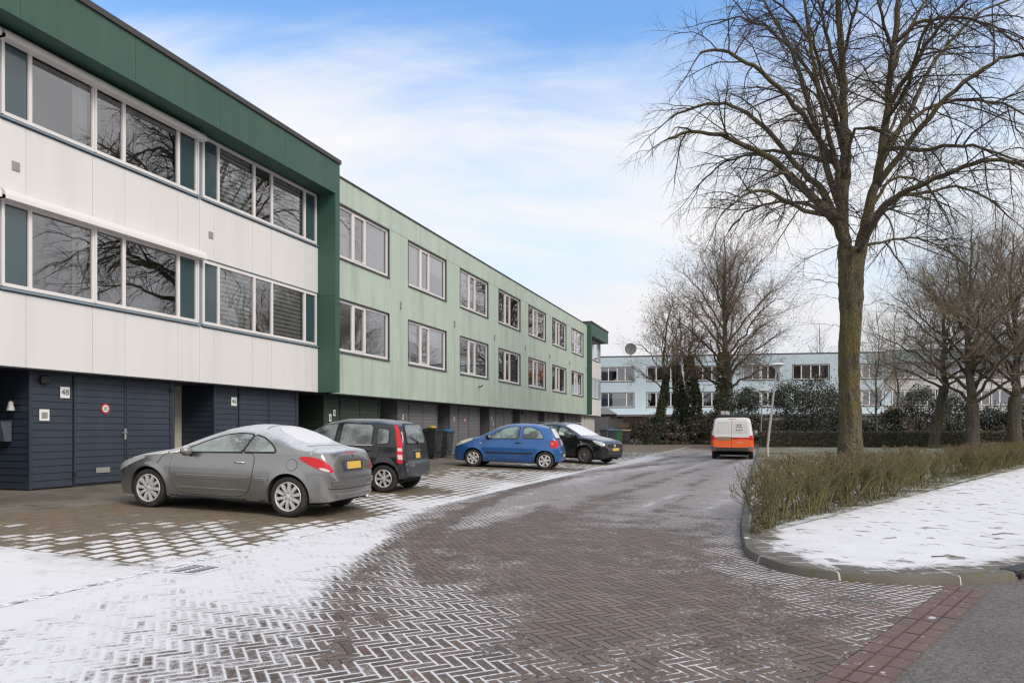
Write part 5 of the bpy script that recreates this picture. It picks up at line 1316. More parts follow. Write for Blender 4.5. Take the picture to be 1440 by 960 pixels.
c.patch('badge', [(-.05,.86),(.05,.86),(.05,.92),(-.05,.92)], 0, M_chrome, off=.01, rnd=1)

# ---------------------------------------------------------------- black crossover, parked nose to the road
S = dict(L=4.33, arch=(.90, 3.53), R=.40, zc=.36, zc_w=.345, r=.345, k=.20, p=5.0, q=2.7, hwmax=.89, flare=.025,
    top=[(0,.60),(.03,.72),(.08,.84),(.25,.94),(.6,1.01),(1.0,1.075),(1.15,1.11),(1.5,1.30),(1.85,1.47),(2.15,1.565),(2.5,1.605),(3.0,1.59),(3.5,1.54),(3.8,1.48),(3.95,1.40),(4.1,1.15),(4.22,1.0),(4.28,.85),(4.32,.65),(4.33,.52)],
    belt=[(0,.55),(.1,.78),(.5,.92),(1,.99),(2,1.04),(3,1.10),(3.8,1.13),(4.33,.6)],
    sill=[(0,.32),(.05,.27),(.2,.25),(1,.27),(3.4,.29),(4,.33),(4.33,.40)],
    hw=[(0,.50),(.04,.64),(.12,.74),(.35,.82),(.8,.88),(2,.89),(3.5,.885),(4.0,.84),(4.22,.76),(4.33,.62)])
car = place_car('crossover_car', (832, 652.5), (738, 645.5), 'black crossover with snowy windscreen parked nose towards the road', S, group=G_cars, flip=True)
c = Car(S, PB, car); c.wheels(.232, 9, M_alloyd, 'bar', .21, .045)
d1 = c.door([(1.25,.45),(1.32,.32),(2.2,.33),(2.26,.7),(2.28,1.05),(1.25,1.0)]); d2 = c.door([(2.31,.33),(2.95,.35),(3.10,.6),(3.2,.8),(3.25,1.09),(2.32,1.055)])
c.side_window([(1.36,1.075),(1.6,1.20),(1.95,1.37),(2.22,1.44),(2.22,1.10)], GB, .02); c.side_window([(2.33,1.11),(2.33,1.455),(2.9,1.44),(3.12,1.38),(3.14,1.14)], GB, .02); c.side_window([(3.22,1.15),(3.22,1.36),(3.45,1.30),(3.55,1.19)], GB, .02)
c.handle(2.14, .96, M_seal, .17, d1); c.handle(3.06, 1.0, M_seal, .17, d2); c.mirror(1.42, 1.06, PB, (.09, .12, .085))
SN = car_glass('snow_covered_glass', 1.6, fcol=(0.78, 0.79, 0.82))
c.patch('windscreen', [(1.20,-.66),(1.14,0),(1.20,.66),(2.02,.56),(2.08,0),(2.02,-.56)], 'T', SN, off=.012)
bn = c.patch('bonnet_snow', [(.32,-.52),(.26,0),(.32,.52),(1.08,.66),(1.05,0),(1.08,-.66)], 'T', frost_paint('snowy_bonnet', (0.012, 0.012, 0.016), 0.1, 0.3, 0.7, 0.15, 0.0, 0.45), off=.007, rnd=1)
c.patch('rear_window', [(-.55,1.15),(.55,1.15),(.48,1.40),(-.48,1.40)], 0, GR, off=.01, rnd=1)
for sg, az in ((1, 135), (-1, -135)):
    U0 = sg * c.frame(az)[1].dot(Vector((.22 - S['L']/2, sg*.72, 0)))
    c.patch('headlight', [(sg*(U0-a), b) for a, b in [(-.16,.80),(-.12,.74),(.0,.74),(.22,.84),(.32,.94),(.20,.93),(.0,.89),(-.12,.86)]], az, M_clrlamp, off=.014, th=.02, rnd=1)
    c.patch('fog_light', [(sg*(U0+a), b) for a, b in [(-.10,.46),(.02,.46),(.04,.55),(-.06,.56)]], az, M_seal, off=.012, rnd=1)
c.patch('grille', [(-.45,.66),(.45,.66),(.50,.82),(-.50,.82)], 180, M_seal, off=.012, rnd=1)
c.patch('badge', [(-.07,.70),(.07,.70),(.07,.80),(-.07,.80)], 180, M_chrome, off=.018, rnd=2)
c.patch('lower_grille', [(-.55,.40),(.55,.40),(.60,.52),(-.60,.52)], 180, M_darkplastic, off=.012, rnd=1)
c.plate((-.26, .26, .545, .65), 180, off=.022)
for sg in (1, -1):
    m = MB(); m.tube([(2.0, sg*.56, 1.56), (2.1, sg*.57, 1.60), (3.4, sg*.57, 1.585), (3.5, sg*.56, 1.54)], .018, 6); m.build('roof_rail', M_chrome, car, smooth=True)
    p = c.on_side(1.08, .87, sg, .004); o = MB(); o.ball(p, (.035, .012, .022), 10, 6); o.build('side_repeater', M_clrlamp, car, smooth=True)

# ---------------------------------------------------------------- delivery van seen from behind
S = dict(L=4.90, arch=(.92, 3.92), R=.385, zc=.345, zc_w=.335, r=.335, k=.15, p=16.0, q=6.5, hwmax=.95, flare=.012,
    prof=[(.15, .95), (.35, .985), (.6, 1.0), (.9, 1.0), (1.05, .985), (1.2, .97)],
    top=[(0,.62),(.04,.80),(.12,.93),(.4,1.05),(.8,1.15),(1.0,1.22),(1.4,1.55),(1.75,1.83),(2.0,1.92),(2.4,1.955),(3.5,1.965),(4.5,1.955),(4.72,1.93),(4.78,1.86),(4.82,1.6),(4.85,1.2),(4.87,.9),(4.885,.66),(4.90,.58)],
    belt=[(0,.55),(.1,.85),(.6,1.0),(1.2,1.06),(3,1.08),(4.7,1.08),(4.82,1.06),(4.9,.6)],
    sill=[(0,.32),(.05,.27),(.2,.24),(1,.24),(4,.26),(4.7,.36),(4.90,.40)],
    hw=[(0,.60),(.05,.74),(.15,.83),(.4,.90),(.9,.945),(2,.95),(4.3,.95),(4.7,.935),(4.82,.90),(4.87,.86),(4.90,.80)])
vx, vy = at(1029.5, 33.2)
van = empty('delivery_van', (0, 0, 0), 0, 'white and orange delivery van with a roof rack driving away down the street', 'van')
ahead = radians(90 + 0.5)
van.rotation_euler = (0, 0, ahead + pi); van.location = (vx + cos(ahead) * 4.7, vy + sin(ahead) * 4.7, 0)
def van_paint():
    t = NT('van_paint'); o = t.obj(); x, y, z = t.sep(o); b = t.noise(o, 2, 4)
    wh = t.mix(b, (0.74, 0.73, 0.715), (0.80, 0.79, 0.78)); orr = (0.85, 0.115, 0.0); rd = (0.60, 0.03, 0.015)
    c = t.mix(t.m('LESS_THAN', z, 1.03), wh, rd); c = t.mix(t.m('LESS_THAN', z, .935), c, orr)
    d = t.m('MULTIPLY', t.ss(z, .75, .35), t.m('MULTIPLY', t.ss(b, .3, .7), .35)); c = t.mix(d, c, (.14, .11, .09))
    return t.done(t.bsdf(c, 0.4, None, Coat_Weight=0.2))
PV = van_paint()
c = Car(S, PV, van); c.wheels(.21, 8, M_alloyd, 'fat', .215, .06)
c.strip([(-.02,.52),(-.02,1.2),(-.02,1.82)], 0, M_seal, .012, .004, 'door_gap', .006)
M_pane = plain('panel_white', (0.68, 0.67, 0.655), 0.35, 0.06, 2, coat=0.3)
for a, b in ((-.70, -.08), (.04, .70)):
    q = [(a, 1.22), (b, 1.22), (b*.93 if b > 0 else b, 1.76), (a*.90 if a < 0 else a, 1.76)]
    w_ = c.patch('door_panel', q, 0, M_pane, off=.010)
for sg, az in ((1, 25), (-1, -25)):
    U0 = sg * c.frame(az)[1].dot(Vector((4.82 - S['L']/2, sg*.86, 0)))
    t_ = c.patch('tail_light', [(sg*(U0+a), b) for a, b in [(-.10,.90),(.075,.90),(.075,1.02),(.05,1.12),(-.08,1.12)]], az, M_redlamp, off=.016, th=.02)
    c.patch('bumper_corner', [(sg*(U0+a), b) for a, b in [(-.22,.44),(.09,.44),(.09,.60),(-.20,.60)]], az, plain('bumper_grey', (0.12, 0.13, 0.15), 0.6, 0.2, 5), off=.02, th=.03, rnd=1)
c.patch('rear_bumper', [(-.70,.40),(.70,.40),(.72,.555),(-.72,.555)], 0, M_darkplastic, off=.03, th=.04)
c.patch('plate_recess', [(-.66,.90),(-.06,.90),(-.06,1.05),(-.66,1.05)], 0, plain('covered_plate', (0.30, 0.20, 0.12), 0.5, 0.3, 4), off=.012)
c.strip([(.02,.985),(.25,.985)], 0, M_darkplastic, .03, .02, 'handle'); c.strip([(-.16,1.87),(.16,1.87)], 0, M_redlamp, .02, .008, 'brake_light')
def on_rear(me_txt, sz, u, v, mt, name='lettering'):
    hit = c.ray((8, u, v), (-1, 0, 0)); x = hit[0].x
    M_ = Matrix.Translation((x + .012, u, v)) @ Matrix.Rotation(atan2(.035, .4), 4, 'Y').inverted() @ Matrix(((0,0,1,0),(1,0,0,0),(0,1,0,0),(0,0,0,1)))
    text_obj(name, me_txt, sz, M_, mt, van, .006)
M_ink = plain('dark_lettering', (0.05, 0.04, 0.045), 0.5, 0.05)
on_rear('auto', .17, .32, 1.38, M_ink)
lg = MB(); x_ = c.ray((8, .32, 1.55), (-1, 0, 0))[0].x + .022
lg.tube([(x_, .32 + .075*cos(t), 1.56 + .07*sin(t)) for t in [radians(d) for d in range(20, 171, 15)]], .010, 5); lg.tube([(x_, .32 + .055*cos(t), 1.555 + .05*sin(t)) for t in [radians(d) for d in range(190, 351, 16)]], .010, 5)
for sg in (1, -1): lg.ball((x_, .32 + sg*.085, 1.615), (.008, .022, .022), 8, 6); lg.tube([(x_, .32 + sg*.06, 1.51), (x_, .32 + sg*.12, 1.49), (x_, .32 + sg*.14, 1.53)], .010, 5)
lg.build('logo', M_ink, van)
on_rear('auto.nl', .10, .36, .80, M_plate)
c.side_window([(1.35,1.14),(1.62,1.42),(1.85,1.62),(2.3,1.66),(2.3,1.14)], GG, .02); c.mirror(1.40, 1.16, M_seal, (.10, .13, .16))
c.patch('windscreen', [(1.08,-.72),(1.02,0),(1.08,.72),(1.72,.66),(1.78,0),(1.72,-.66)], 'T', GG, off=.01)
rk = MB()
for xx in (2.3, 3.3, 4.3): rk.box(xx - .025, xx + .025, -.74, .74, 2.03, 2.06); rk.box(xx - .03, xx + .03, -.72, -.66, 1.90, 2.04); rk.box(xx - .03, xx + .03, .66, .72, 1.90, 2.04)
for yy in (-.7, .7, .1): rk.tube([(2.1, yy, 2.075), (4.5, yy, 2.075)], .018, 6)
rk.tube([(4.52, -.62, 2.05), (4.52, .74, 2.05)], .03, 8); rk.build('roof_rack', M_trim, van)
for k, (a, b) in enumerate(((-.52, -.34), (-.31, -.17))):
    m = MB(); m.bevbox(3.0, 4.45, a, b, 2.095, 2.26, .015); o = m.build('rack_case', plain('rack_box_grey', (0.55, 0.50, 0.50), 0.5, 0.1), van)
# ================================================================ the row across the end of the street
M_blue = streaky('pale_blue_boards', (0.49, 0.59, 0.645), (0.40, 0.48, 0.53), 0.3, 0.55, 0.06)
M_fasblue = streaky('grey_blue_fascia', (0.27, 0.37, 0.40), (0.2, 0.27, 0.3), 0.3, 0.5, 0.08)
M_white2 = streaky('far_white_panel', (0.56, 0.54, 0.53), (0.42, 0.40, 0.39), 0.3, 0.5, 0.06)
BA = radians(9.5); BROT = TH - BA
BX, BY = at(839, 78.3)
bdir = Vector((cos(BROT), sin(BROT), 0))
BU = 5.03
def window_far(par, x0, x1, z0, z1, cuts, kinds, recess=.05, frame=None):
    """window facing -y, on the plane y = 0"""
    fm = frame or M_frame; fr = MB(); fw = .08; W = x1 - x0
    fr.box(x0, x1, recess, recess + .06, z1 - fw, z1); fr.box(x0, x1, recess, recess + .06, z0, z0 + fw)
    xs = [x0 + fw]
    fr.box(x0, x0 + fw, recess, recess + .06, z0 + fw, z1 - fw); fr.box(x1 - fw, x1, recess, recess + .06, z0 + fw, z1 - fw)
    for c in cuts:
        xc = x0 + W * c; fr.box(xc - .05, xc + .05, recess + .002, recess + .06, z0 + fw, z1 - fw); xs += [xc - .05, xc + .05]
    xs.append(x1 - fw)
    f = fr.build('window', fm, par)
    s_ = MB(); s_.box(x0 - .06, x1 + .06, -.05, recess + .02, z0 - .07, z0 - .004); s_.build('sill', M_trim, f)
    rv = MB(); rv.box(x0 - .05, x0 - .002, -.012, recess + .05, z0, z1 + .05); rv.box(x1 + .002, x1 + .05, -.012, recess + .05, z0, z1 + .05); rv.box(x0 - .002, x1 + .002, -.013, recess + .05, z1 + .002, z1 + .05); rv.build('reveal', M_trim, f)
    rb = MB(); b = .9
    rb.quad((x0, b, z0), (x1, b, z0), (x1, b, z1), (x0, b, z1)); rb.quad((x0, b, z0), (x1, b, z0), (x1, recess + .07, z0), (x0, recess + .07, z0)); rb.quad((x0, b, z1), (x1, b, z1), (x1, recess + .07, z1), (x0, recess + .07, z1)); rb.build('room', M_room, f)
    for k in range(0, len(xs), 2):
        a, c = xs[k], xs[k+1]; i = k // 2; pm = MB(); pm.quad((a, recess + .03, z0 + fw), (c, recess + .03, z0 + fw), (c, recess + .03, z1 - fw), (a, recess + .03, z1 - fw)); pm.build('pane', M_glass, f)
        kd = kinds[i % len(kinds)]
        if kd:
            bm_ = MB(); n = 14; zb = z0 + fw if kd != 'half' else z0 + .6 * (z1 - z0)
            for q in range(n):
                u0, u1 = a + (c-a)*q/n, a + (c-a)*(q+1)/n; d0, d1 = .16 + .03*sin(q*2.3+i), .16 + .03*sin((q+1)*2.3+i)
                bm_.quad((u0, d0, zb), (u1, d1, zb), (u1, d1, z1-fw), (u0, d0, z1-fw))
            bm_.build('curtain' if kd != 'half' else 'blind', {'c': M_curtain, 'b': M_dkcurtain, 'half': M_blind}[kd], f)
def far_house(k, s, label, style, kinds, dish=False):
    o = bdir * s; h = empty('row_house', (BX + o.x, BY + o.y, 0), BROT, label, 'house', 'houses across the end of the street')
    zt = 9.3; W = BU
    w1 = (3.86, 5.42); w2 = (6.68, 8.2)
    if style == 'blue':
        holes = [(.42, 4.05, *w1), (.42, 4.05, *w2)]
        m = MB(); n = 24; w = W / n
        for i in range(n):
            a, b = i*w, (i+1)*w; cs = sorted({a, b} | {q for q in (.42-.05, 4.05+.05) if a < q < b})
            for c, d in zip(cs[:-1], cs[1:]):
                mid = (c+d)/2; zs = [2.6, zt] if not (.37 < mid < 4.10) else [2.6, w1[0]-.07, w1[1]+.05, w2[0]-.07, w2[1]+.05, zt]
                for q in range(0, len(zs), 2): m.prism([(c, .03, zs[q]), (c, .01, zs[q]), (c + .012, 0, zs[q]), (d - .012, 0, zs[q]), (d, .01, zs[q]), (d, .03, zs[q])], (0, 0, zs[q+1]-zs[q]))
        m.build('cladding', M_blue, h)
        cuts = [.27, .48, .52, .70] if k % 2 else [.24, .5, .74]
        window_far(h, .42, 4.05, *w2, cuts, kinds[0]); window_far(h, .42, 4.05, *w1, [.24, .78] if k == 0 else cuts, kinds[1])
        x0 = 0; yf = .03
    else:
        for za, zb in ((2.6, w1[0]-.08), (w1[1]+.05, w2[0]-.08)):
            for q in range(4): MB().box(q*W/4 + .006, (q+1)*W/4 - .006, 0, .03, za, zb).build('cladding_panel', M_white2, h)
        for (za, zb), kd in ((w2, kinds[0]), (w1, kinds[1])): window_far(h, .06, W - .06, za, zb, [.16, .40, .55, .84], kd, recess=.0)
        m = MB(); m.box(0, W, -.6, -.56, 8.25, zt + .15); m.box(0, W, -.56, .03, 8.25, 8.29); m.build('fascia', M_fasblue, h); yf = .03
    m = MB()                                             # shell behind the cladding, open at the windows
    hx0, hx1 = (.42, 4.05) if style == 'blue' else (.06, W - .06)
    m.box(0, hx0, yf + .005, .3, 0, zt); m.box(hx1, W, yf + .005, .3, 0, zt)
    for a, b in ((0, w1[0]), (w1[1], w2[0]), (w2[1], zt)): m.box(hx0, hx1, yf + .005, .3, a, b)
    m.box(0, W, 8.8, 9, 0, zt); m.box(0, .1, .3, 8.8, 0, zt); m.box(W - .1, W, .3, 8.8, 0, zt)
    m.build('wall', M_trim if style == 'blue' else M_bluegrey, h)
    m = MB(); m.box(0, W, .05 if style == 'blue' else -.56, 9, zt - .02, zt + .06); m.build('roof', M_roofgravel, h)
    m = MB(); m.box(0, W, -.03 if style == 'blue' else -.64, .12 if style == 'blue' else -.5, zt + .07 if style == 'blue' else zt + .16, zt + .15 if style == 'blue' else zt + .24); m.build('roof_edge', M_trim, h)
    # ground storey with its extension under a snowy flat roof
    m = MB(); m.box(.1, W - .1, -2.6, -.01, 0, 2.75); m.build('extension', plain('extension_wall', (0.3, 0.3, 0.3), 0.7, 0.2, 2) if k % 2 else M_brick, h)
    m = MB(); m.bevbox(.02, W - .02, -2.8, -.012, 2.76, 3.05, .04); m.build('extension_roof', plain('snowy_roof', (0.2, 0.2, 0.21), 0.8, 0.2, 2, snow=0.95), h)
    if dish:
        pass
    return h
bl = [('pale blue house at the left end of the far row, under the satellite dish', [['b', None, 'b', None], ['half', 'half', None]]),
      ('pale blue house behind the leaning ivy tree', [[None, 'b', None, None], [None, 'c', None, 'c']]),
      ('pale blue house behind the two ivy covered trunks', [['b', 'b', None, 'b', None], ['b', 'b', None, 'b']]),
      ('pale blue house behind the tall ivy clad tree and the van', [[None, None, 'b', None], ['c', None, 'c']]),
      ('pale blue house behind the lamp posts and dark evergreen shrubs', [[None, 'c', None, 'b', None], ['c', None, 'c', 'c']]),
      ('pale blue house ending beside the white far houses, behind the great lime trunk', [[None, 'b', None, None], ['c', None, None]])]
for k, (lab, kd) in enumerate(bl): far_house(k, k * BU - 0.0, lab, 'blue', kd)
wl = ['first white far house right of the blue houses, with a grey blue fascia', 'second white far house from the blue ones, behind the leaning bare trunk', 'third white far house from the blue ones, behind the low forking tree', 'white far house at the right edge of the photo']
for k, lab in enumerate(wl): far_house(k + 7, 6 * BU - .7 + k * BU, lab, 'white', [[None, 'b', 'c', None, None], ['b', None, 'c', 'b', None]])
dx, dy = BX + bdir.x*3.55, BY + bdir.y*3.55
ds_ = empty('satellite_dish', (dx, dy + .9, 9.36), BROT, 'large round grey satellite dish on the blue house roof', 'satellite dish')
q = MB(); q.lathe([(0, .16), (.3, .13), (.55, .05), (.64, 0), (.64, -.015), (.5, .04), (0, .14)], (0, 0, .95), 'Y', 28); q.build('dish', plain('dish_grey', (0.14, 0.15, 0.16), 0.6, 0.1), ds_, smooth=True)
q = MB(); q.tube([(0, .3, 0), (0, .3, .95)], .04, 8); q.tube([(0, .3, .9), (0, .1, .95)], .04, 8); q.build('mast', M_trim, ds_)
q = MB(); q.tube([(0, 0, .33), (0, -.55, .85)], .02, 6); q.ball((0, -.56, .88), .06, 8, 6); q.build('feed_arm', M_trim, ds_)

# ================================================================ street furniture
def lamp(px, Z, h, tilt, label):
    x, y = at(px, Z); o = empty('street_lamp', (x, y, .06), 0, label, 'street lamp', 'street lamps on the lawn')
    tx = CT * tilt; ty = ST * tilt
    m = MB(); m.lathe([(.085, 0), (.085, .35), (.06, .42)], (0, 0, 0), 'Z', 14); m.tube([(0, 0, .4), (tx*.95, ty*.95, h)], [.062, .04], 12)
    m.build('pole', plain('lamp_grey', (0.40, 0.41, 0.40), 0.5, 0.15, 4, dirt=((.2, .2, .17), (4, 4, 1), .5, .7, .4)), o, smooth=True, sharp=40)
    m = MB(); m.lathe([(.05, h-.1), (.07, h), (.22, h+.2), (.235, h+.22)], (tx, ty, 0), 'Z', 20); m.build('lamp_bowl', plain('lamp_opal', (0.50, 0.51, 0.50), 0.25, 0.05), o, smooth=True, sharp=40)
    m = MB(); m.lathe([(.0, h+.22), (.36, h+.225), (.39, h+.245), (.33, h+.30), (.16, h+.36), (0, h+.375)], (tx, ty, 0), 'Z', 28); m.build('lamp_cap', plain('lamp_cap', (0.55, 0.56, 0.56), 0.5, 0.1, 4, snow=0.8), o, smooth=True, sharp=40)
lamp(1079, 35.0, 4.25, .47, 'nearer street lamp, grey post leaning right beside the van')
lamp(1069.5, 60, 4.35, .18, 'farther street lamp, standing behind the clipped hedge')

def bin_(x, y, z, rz, label, col, lid, h=1.05, w=.55, group='wheelie bins'):
    o = empty('wheelie_bin', (x, y, z), rz, label, 'wheelie bin', group)
    b = plain('bin_plastic', col, 0.45, 0.15, 6, dirt=((.12, .11, .10), (4, 4, 6), .5, .7, .4)); m = MB(); d = w*1.1
    P0 = [(-w*.40, -d*.36), (w*.40, -d*.36), (w*.40, d*.40), (-w*.40, d*.40)]; P1 = [(-w*.5, -d*.5), (w*.5, -d*.5), (w*.5, d*.5), (-w*.5, d*.5)]
    m.add([(x_, y_, .06) for x_, y_ in P0] + [(x_, y_, h) for x_, y_ in P1], [(3,2,1,0), (4,5,6,7), (0,1,5,4), (1,2,6,5), (2,3,7,6), (3,0,4,7)])
    m.box(-w*.53, w*.53, -d*.53, d*.53, h-.05, h); m.box(-w*.3, w*.3, -d*.47, -d*.42, .3, h-.12); m.build('bin_body', b, o)
    m = MB(); n = 8; pr = [(-d*.57, h+.003)] + [(-d*.57 + d*1.14*i/n, h + .03 + .075*sin(pi*i/n)) for i in range(n+1)] + [(d*.57, h+.003)]
    m.prism([(-w*.55, a, b_) for a, b_ in pr], (w*1.1, 0, 0)); m.tube([(-w*.4, d*.6, h+.02), (w*.4, d*.6, h+.02)], .018, 6); m.build('lid', plain('bin_lid', lid, 0.45, 0.1, 6, snow=0.15), o)
    for sg in (1, -1):
        m = MB(); m.lathe([(0, -.03), (.1, -.03), (.1, .03), (0, .03)], (sg*w*.44, d*.42, .1), 'X', 16); m.build('wheel', M_black, o)
def at_gar(px, D, dx=0): y = fyy(px, D); return (-D + dx, y, slope_z(-D))
DG = (0.024, 0.026, 0.030)
bx_, by_, bz_ = at_gar(609, 12.35); bin_(bx_, by_, bz_, radians(78), 'dark wheelie bin with rubbish under its propped lid, behind the black hatchback', DG, (0.03, 0.03, 0.032), 1.12)
bx_, by_, bz_ = at_gar(625, 12.45); bin_(bx_, by_, bz_, radians(84), 'dark wheelie bin with a bright blue lid beside the grey garage', (0.045, 0.047, 0.052), (0.03, 0.16, 0.34), 1.08)
yb = MB(); yb.ball((0, 0, 0), (.17, .13, .06), 12, 8)
bx_, by_, bz_ = at_gar(608, 12.3); o = yb.build('rubbish_bag', plain('yellow_bag', (0.5, 0.35, 0.02), 0.5, 0.2, 20), None, smooth=True, loc=(bx_ + .05, by_ - .1, bz_ + 1.25)); tag(o, 'yellow rubbish bag bulging from the top of a dark bin', 'rubbish bag')
for px, col, lid, lab in ((848.5, DG, (0.02, 0.02, 0.022), 'dark wheelie bin leftmost of the four by the fence'), (859.5, (0.03, 0.035, 0.05), (0.10, 0.13, 0.22), 'dark wheelie bin with a blue grey lid by the fence'), (870, (0.02, 0.10, 0.045), (0.03, 0.12, 0.055), 'green wheelie bin by the fence'), (881, (0.02, 0.021, 0.024), (0.42, 0.20, 0.12), 'dark wheelie bin with a pale orange lid at the end of the four')):
    x, y = at(px, 58.5); bin_(x, y, slope_z(x), radians(12), lab, col, lid, 1.12, .58)

def board_fence(name, a, b, h, mt, label, cat='fence', bw=.14, gap=.01, z=.1, post=None, horizontal=False):
    a, b = Vector(a), Vector(b); d = b - a; L = d.length; rz = atan2(d.y, d.x)
    o = empty(name, (a.x, a.y, z), rz, label, cat); rng = random.Random(len(label)); m = MB()
    if horizontal:
        n = int(h / bw)
        for i in range(n): m.box(0, L, -.02 + rng.uniform(-.003, .003), .02, .05 + i*bw, .05 + (i+1)*bw - gap)
    else:
        n = int(L / bw)
        for i in range(n): m.box(i*bw, (i+1)*bw - gap, -.012 + rng.uniform(-.006, .006), .012, .05, h + rng.uniform(-.03, .03))
    m.build('boards', mt, o)
    for i in range(max(2, int(L / 1.9)) + 1):
        q = MB(); x = L * i / max(2, int(L / 1.9)); q.bevbox(x - .05, x + .05, .025, .12, 0, h + .05, .008); q.build('post', post or mt, o)
    return o
M_greyfence = plain('grey_fence', (0.10, 0.10, 0.105), 0.7, 0.2, 3, stretch=(1, 1, .3)); M_brownfence = plain('brown_fence', (0.105, 0.07, 0.045), 0.8, 0.35, 3, stretch=(3, 3, .3))
board_fence('garden_fence', at(831, 60.0), at(858, 60.6), 2.35, M_greyfence, 'grey upright board fence at the end of the parking bays')
board_fence('garden_fence', at(858, 61.2), at(877, 64), 2.25, M_greyfence, 'grey fence running back behind the wheelie bins', horizontal=True, bw=.18)
board_fence('garden_fence', at(878, 66), at(1068, 66.5), 2.45, M_brownfence, 'long brown wooden garden fence behind the shrubs and the van')
board_fence('garden_fence', at(1068, 66.5), at(1560, 68), 2.2, M_brownfence, 'brown garden fence behind the clipped hedge')
x, y = at(851, 66); sh_ = empty('garden_shed', (x, y, .1), .12, 'small garden shed with a snowy pointed roof behind the grey fence', 'shed')
m = MB(); m.box(-1.0, 1.0, -.8, .8, 0, 2.7); m.build('wall', M_brownfence, sh_)
m = MB(); m.prism([(-1.15, -.95, 2.7), (1.15, -.95, 2.7), (.0, -.95, 3.45)], (0, 1.9, 0)); m.build('roof', plain('shed_snow_roof', (0.7, 0.71, 0.73), 0.7, 0.08, 3), sh_)
x, y = at(868, 63); wp = empty('timber_stack', (x, y, .1), .3, 'stack of pale brown timber behind the wheelie bins', 'timber stack')
rng = random.Random(3); m = MB()
for k in range(16): zz = .0 + .12*k; m.box(-1.3 + rng.uniform(-.2, .2), 1.2 + rng.uniform(-.3, .3), rng.uniform(-.1, .0), .35, zz, zz + .09)
m.build('plank', plain('timber', (0.24, 0.17, 0.11), 0.8, 0.3, 3, snow=0.4), wp)

M_slotdark = plain('inlet_black', (0.008, 0.008, 0.008), 0.9)
# street gully and a covered drain grid
gx, gy = KERB[iB + 8][0], KERB[iB + 8][1]
gi = min(range(len(KERB)), key=lambda i: abs(w2img(*KERB[i])[0] - 1455) + (0 if KERB[i][1] < 12 else 9e3)); a_ = Vector(KERB[gi]); b_ = Vector(KERB[gi + 1]); ang = atan2((b_-a_).y, (b_-a_).x)
g_ = empty('street_gully', (a_.x, a_.y, 0), ang, 'black cast iron gully inlet set in the kerb at the right edge', 'gully')
m = MB(); m.bevbox(-.22, .28, .016, .16, .03, .09, .004); cv = m.build('cover', plain('cast_iron', (0.03, 0.03, 0.032), 0.5, 0.3, 9), g_)
m = MB(); m.box(-.19, .25, -.004, .02, .012, .055); m.build('inlet', M_slotdark, g_)
x, y = gp(275, 801); dg = empty('drain_grate', (x, y, .004), 0, 'iron drain grid showing dark slots through the snow', 'drain grate')
m = MB(); m.box(-.2, .2, -.2, .2, .0, .006); m.build('grate_frame', plain('snowy_iron', (0.62, 0.63, 0.66), 0.8, 0.1), dg)
m = MB()
for i in range(2):
    for j in range(6): m.box(-.165 + i*.18, -.03 + i*.18, -.165 + j*.058, -.14 + j*.058, .006, .0085)
m.build('slot', plain('slot_black', (0.01, 0.01, 0.01), 0.9), dg)
# ================================================================ vegetation
def bark(name, a, b, algae, amt=0.6, scale=1.0):
    t = NT(name); o = t.obj(); n = t.noise(t.map(o, (6*scale, 6*scale, 1.3*scale)), 1.0, 6, 0.65, 0.6); g = t.noise(o, 1.1, 5, 0.6); f = t.noise(o, 30, 4, 0.7)
    c = t.mix(t.ss(n, 0.3, 0.65), a, b); c = t.mix(t.m('MULTIPLY', t.ss(g, 0.42, 0.62), amt), c, algae)
    k = t.m('MULTIPLY_ADD', f, 0.8, 0.6); c = t.mix(1.0, c, t.comb(k, k, k), 'MULTIPLY')
    v = t.n('TexVoronoi', {'feature': 'DISTANCE_TO_EDGE'}, Vector=t.map(o, (9*scale, 9*scale, 2.2*scale)), Scale=1.6)
    h = t.m('ADD', t.m('MULTIPLY', t.ss(v.outputs[0], 0.0, 0.25), 0.6), n)
    return t.done(t.bsdf(c, 0.9, h, 0.9, 0.06))
M_bark = bark('lime_bark', (0.05, 0.040, 0.026), (0.15, 0.122, 0.078), (0.135, 0.115, 0.032), 0.8)
M_limb = plain('branch_bark', (0.058, 0.044, 0.034), 0.9, 0.35, 5)
M_bark2 = bark('grey_bark', (0.05, 0.042, 0.032), (0.125, 0.105, 0.078), (0.09, 0.085, 0.04), 0.4)
M_twig2 = plain('pale_twig', (0.255, 0.205, 0.14), 0.9, 0.35, 3)
def leaf_mat(name, a, b, snow=0.25, scale=0.8):
    t = NT(name); o = t.obj(); n = t.noise(o, scale, 3, 0.6); f = t.noise(o, 14, 2, 0.6)
    c = t.mix(t.ss(t.m('ADD', t.m('MULTIPLY', n, .5), t.m('MULTIPLY', f, .5)), .38, .62), a, b)
    if snow:
        s_ = t.m('MULTIPLY', t.ss(t.noise(o, 9, 3, .7), .62 - snow*.3, .75 - snow*.3), t.ss(t.sep(t.nrm())[2], .2, .7)); c = t.mix(s_, c, (.7, .71, .73))
    return t.done(t.bsdf(c, 0.55, None))
M_ivy = leaf_mat('ivy_leaf', (0.026, 0.038, 0.016), (0.08, 0.095, 0.04), 0.12)
M_ever = leaf_mat('evergreen_leaf', (0.028, 0.040, 0.020), (0.085, 0.10, 0.055), 0.4)
M_hedge = leaf_mat('hedge_leaf', (0.055, 0.06, 0.028), (0.125, 0.115, 0.06), 0.25)
M_bramble = leaf_mat('bramble_leaf', (0.075, 0.072, 0.036), (0.18, 0.135, 0.08), 0.4)
M_brown = leaf_mat('withered_leaf', (0.12, 0.075, 0.035), (0.20, 0.125, 0.06), 0)
M_bud = leaf_mat('bud_tip', (0.13, 0.078, 0.04), (0.19, 0.11, 0.065), 0.08, 2)
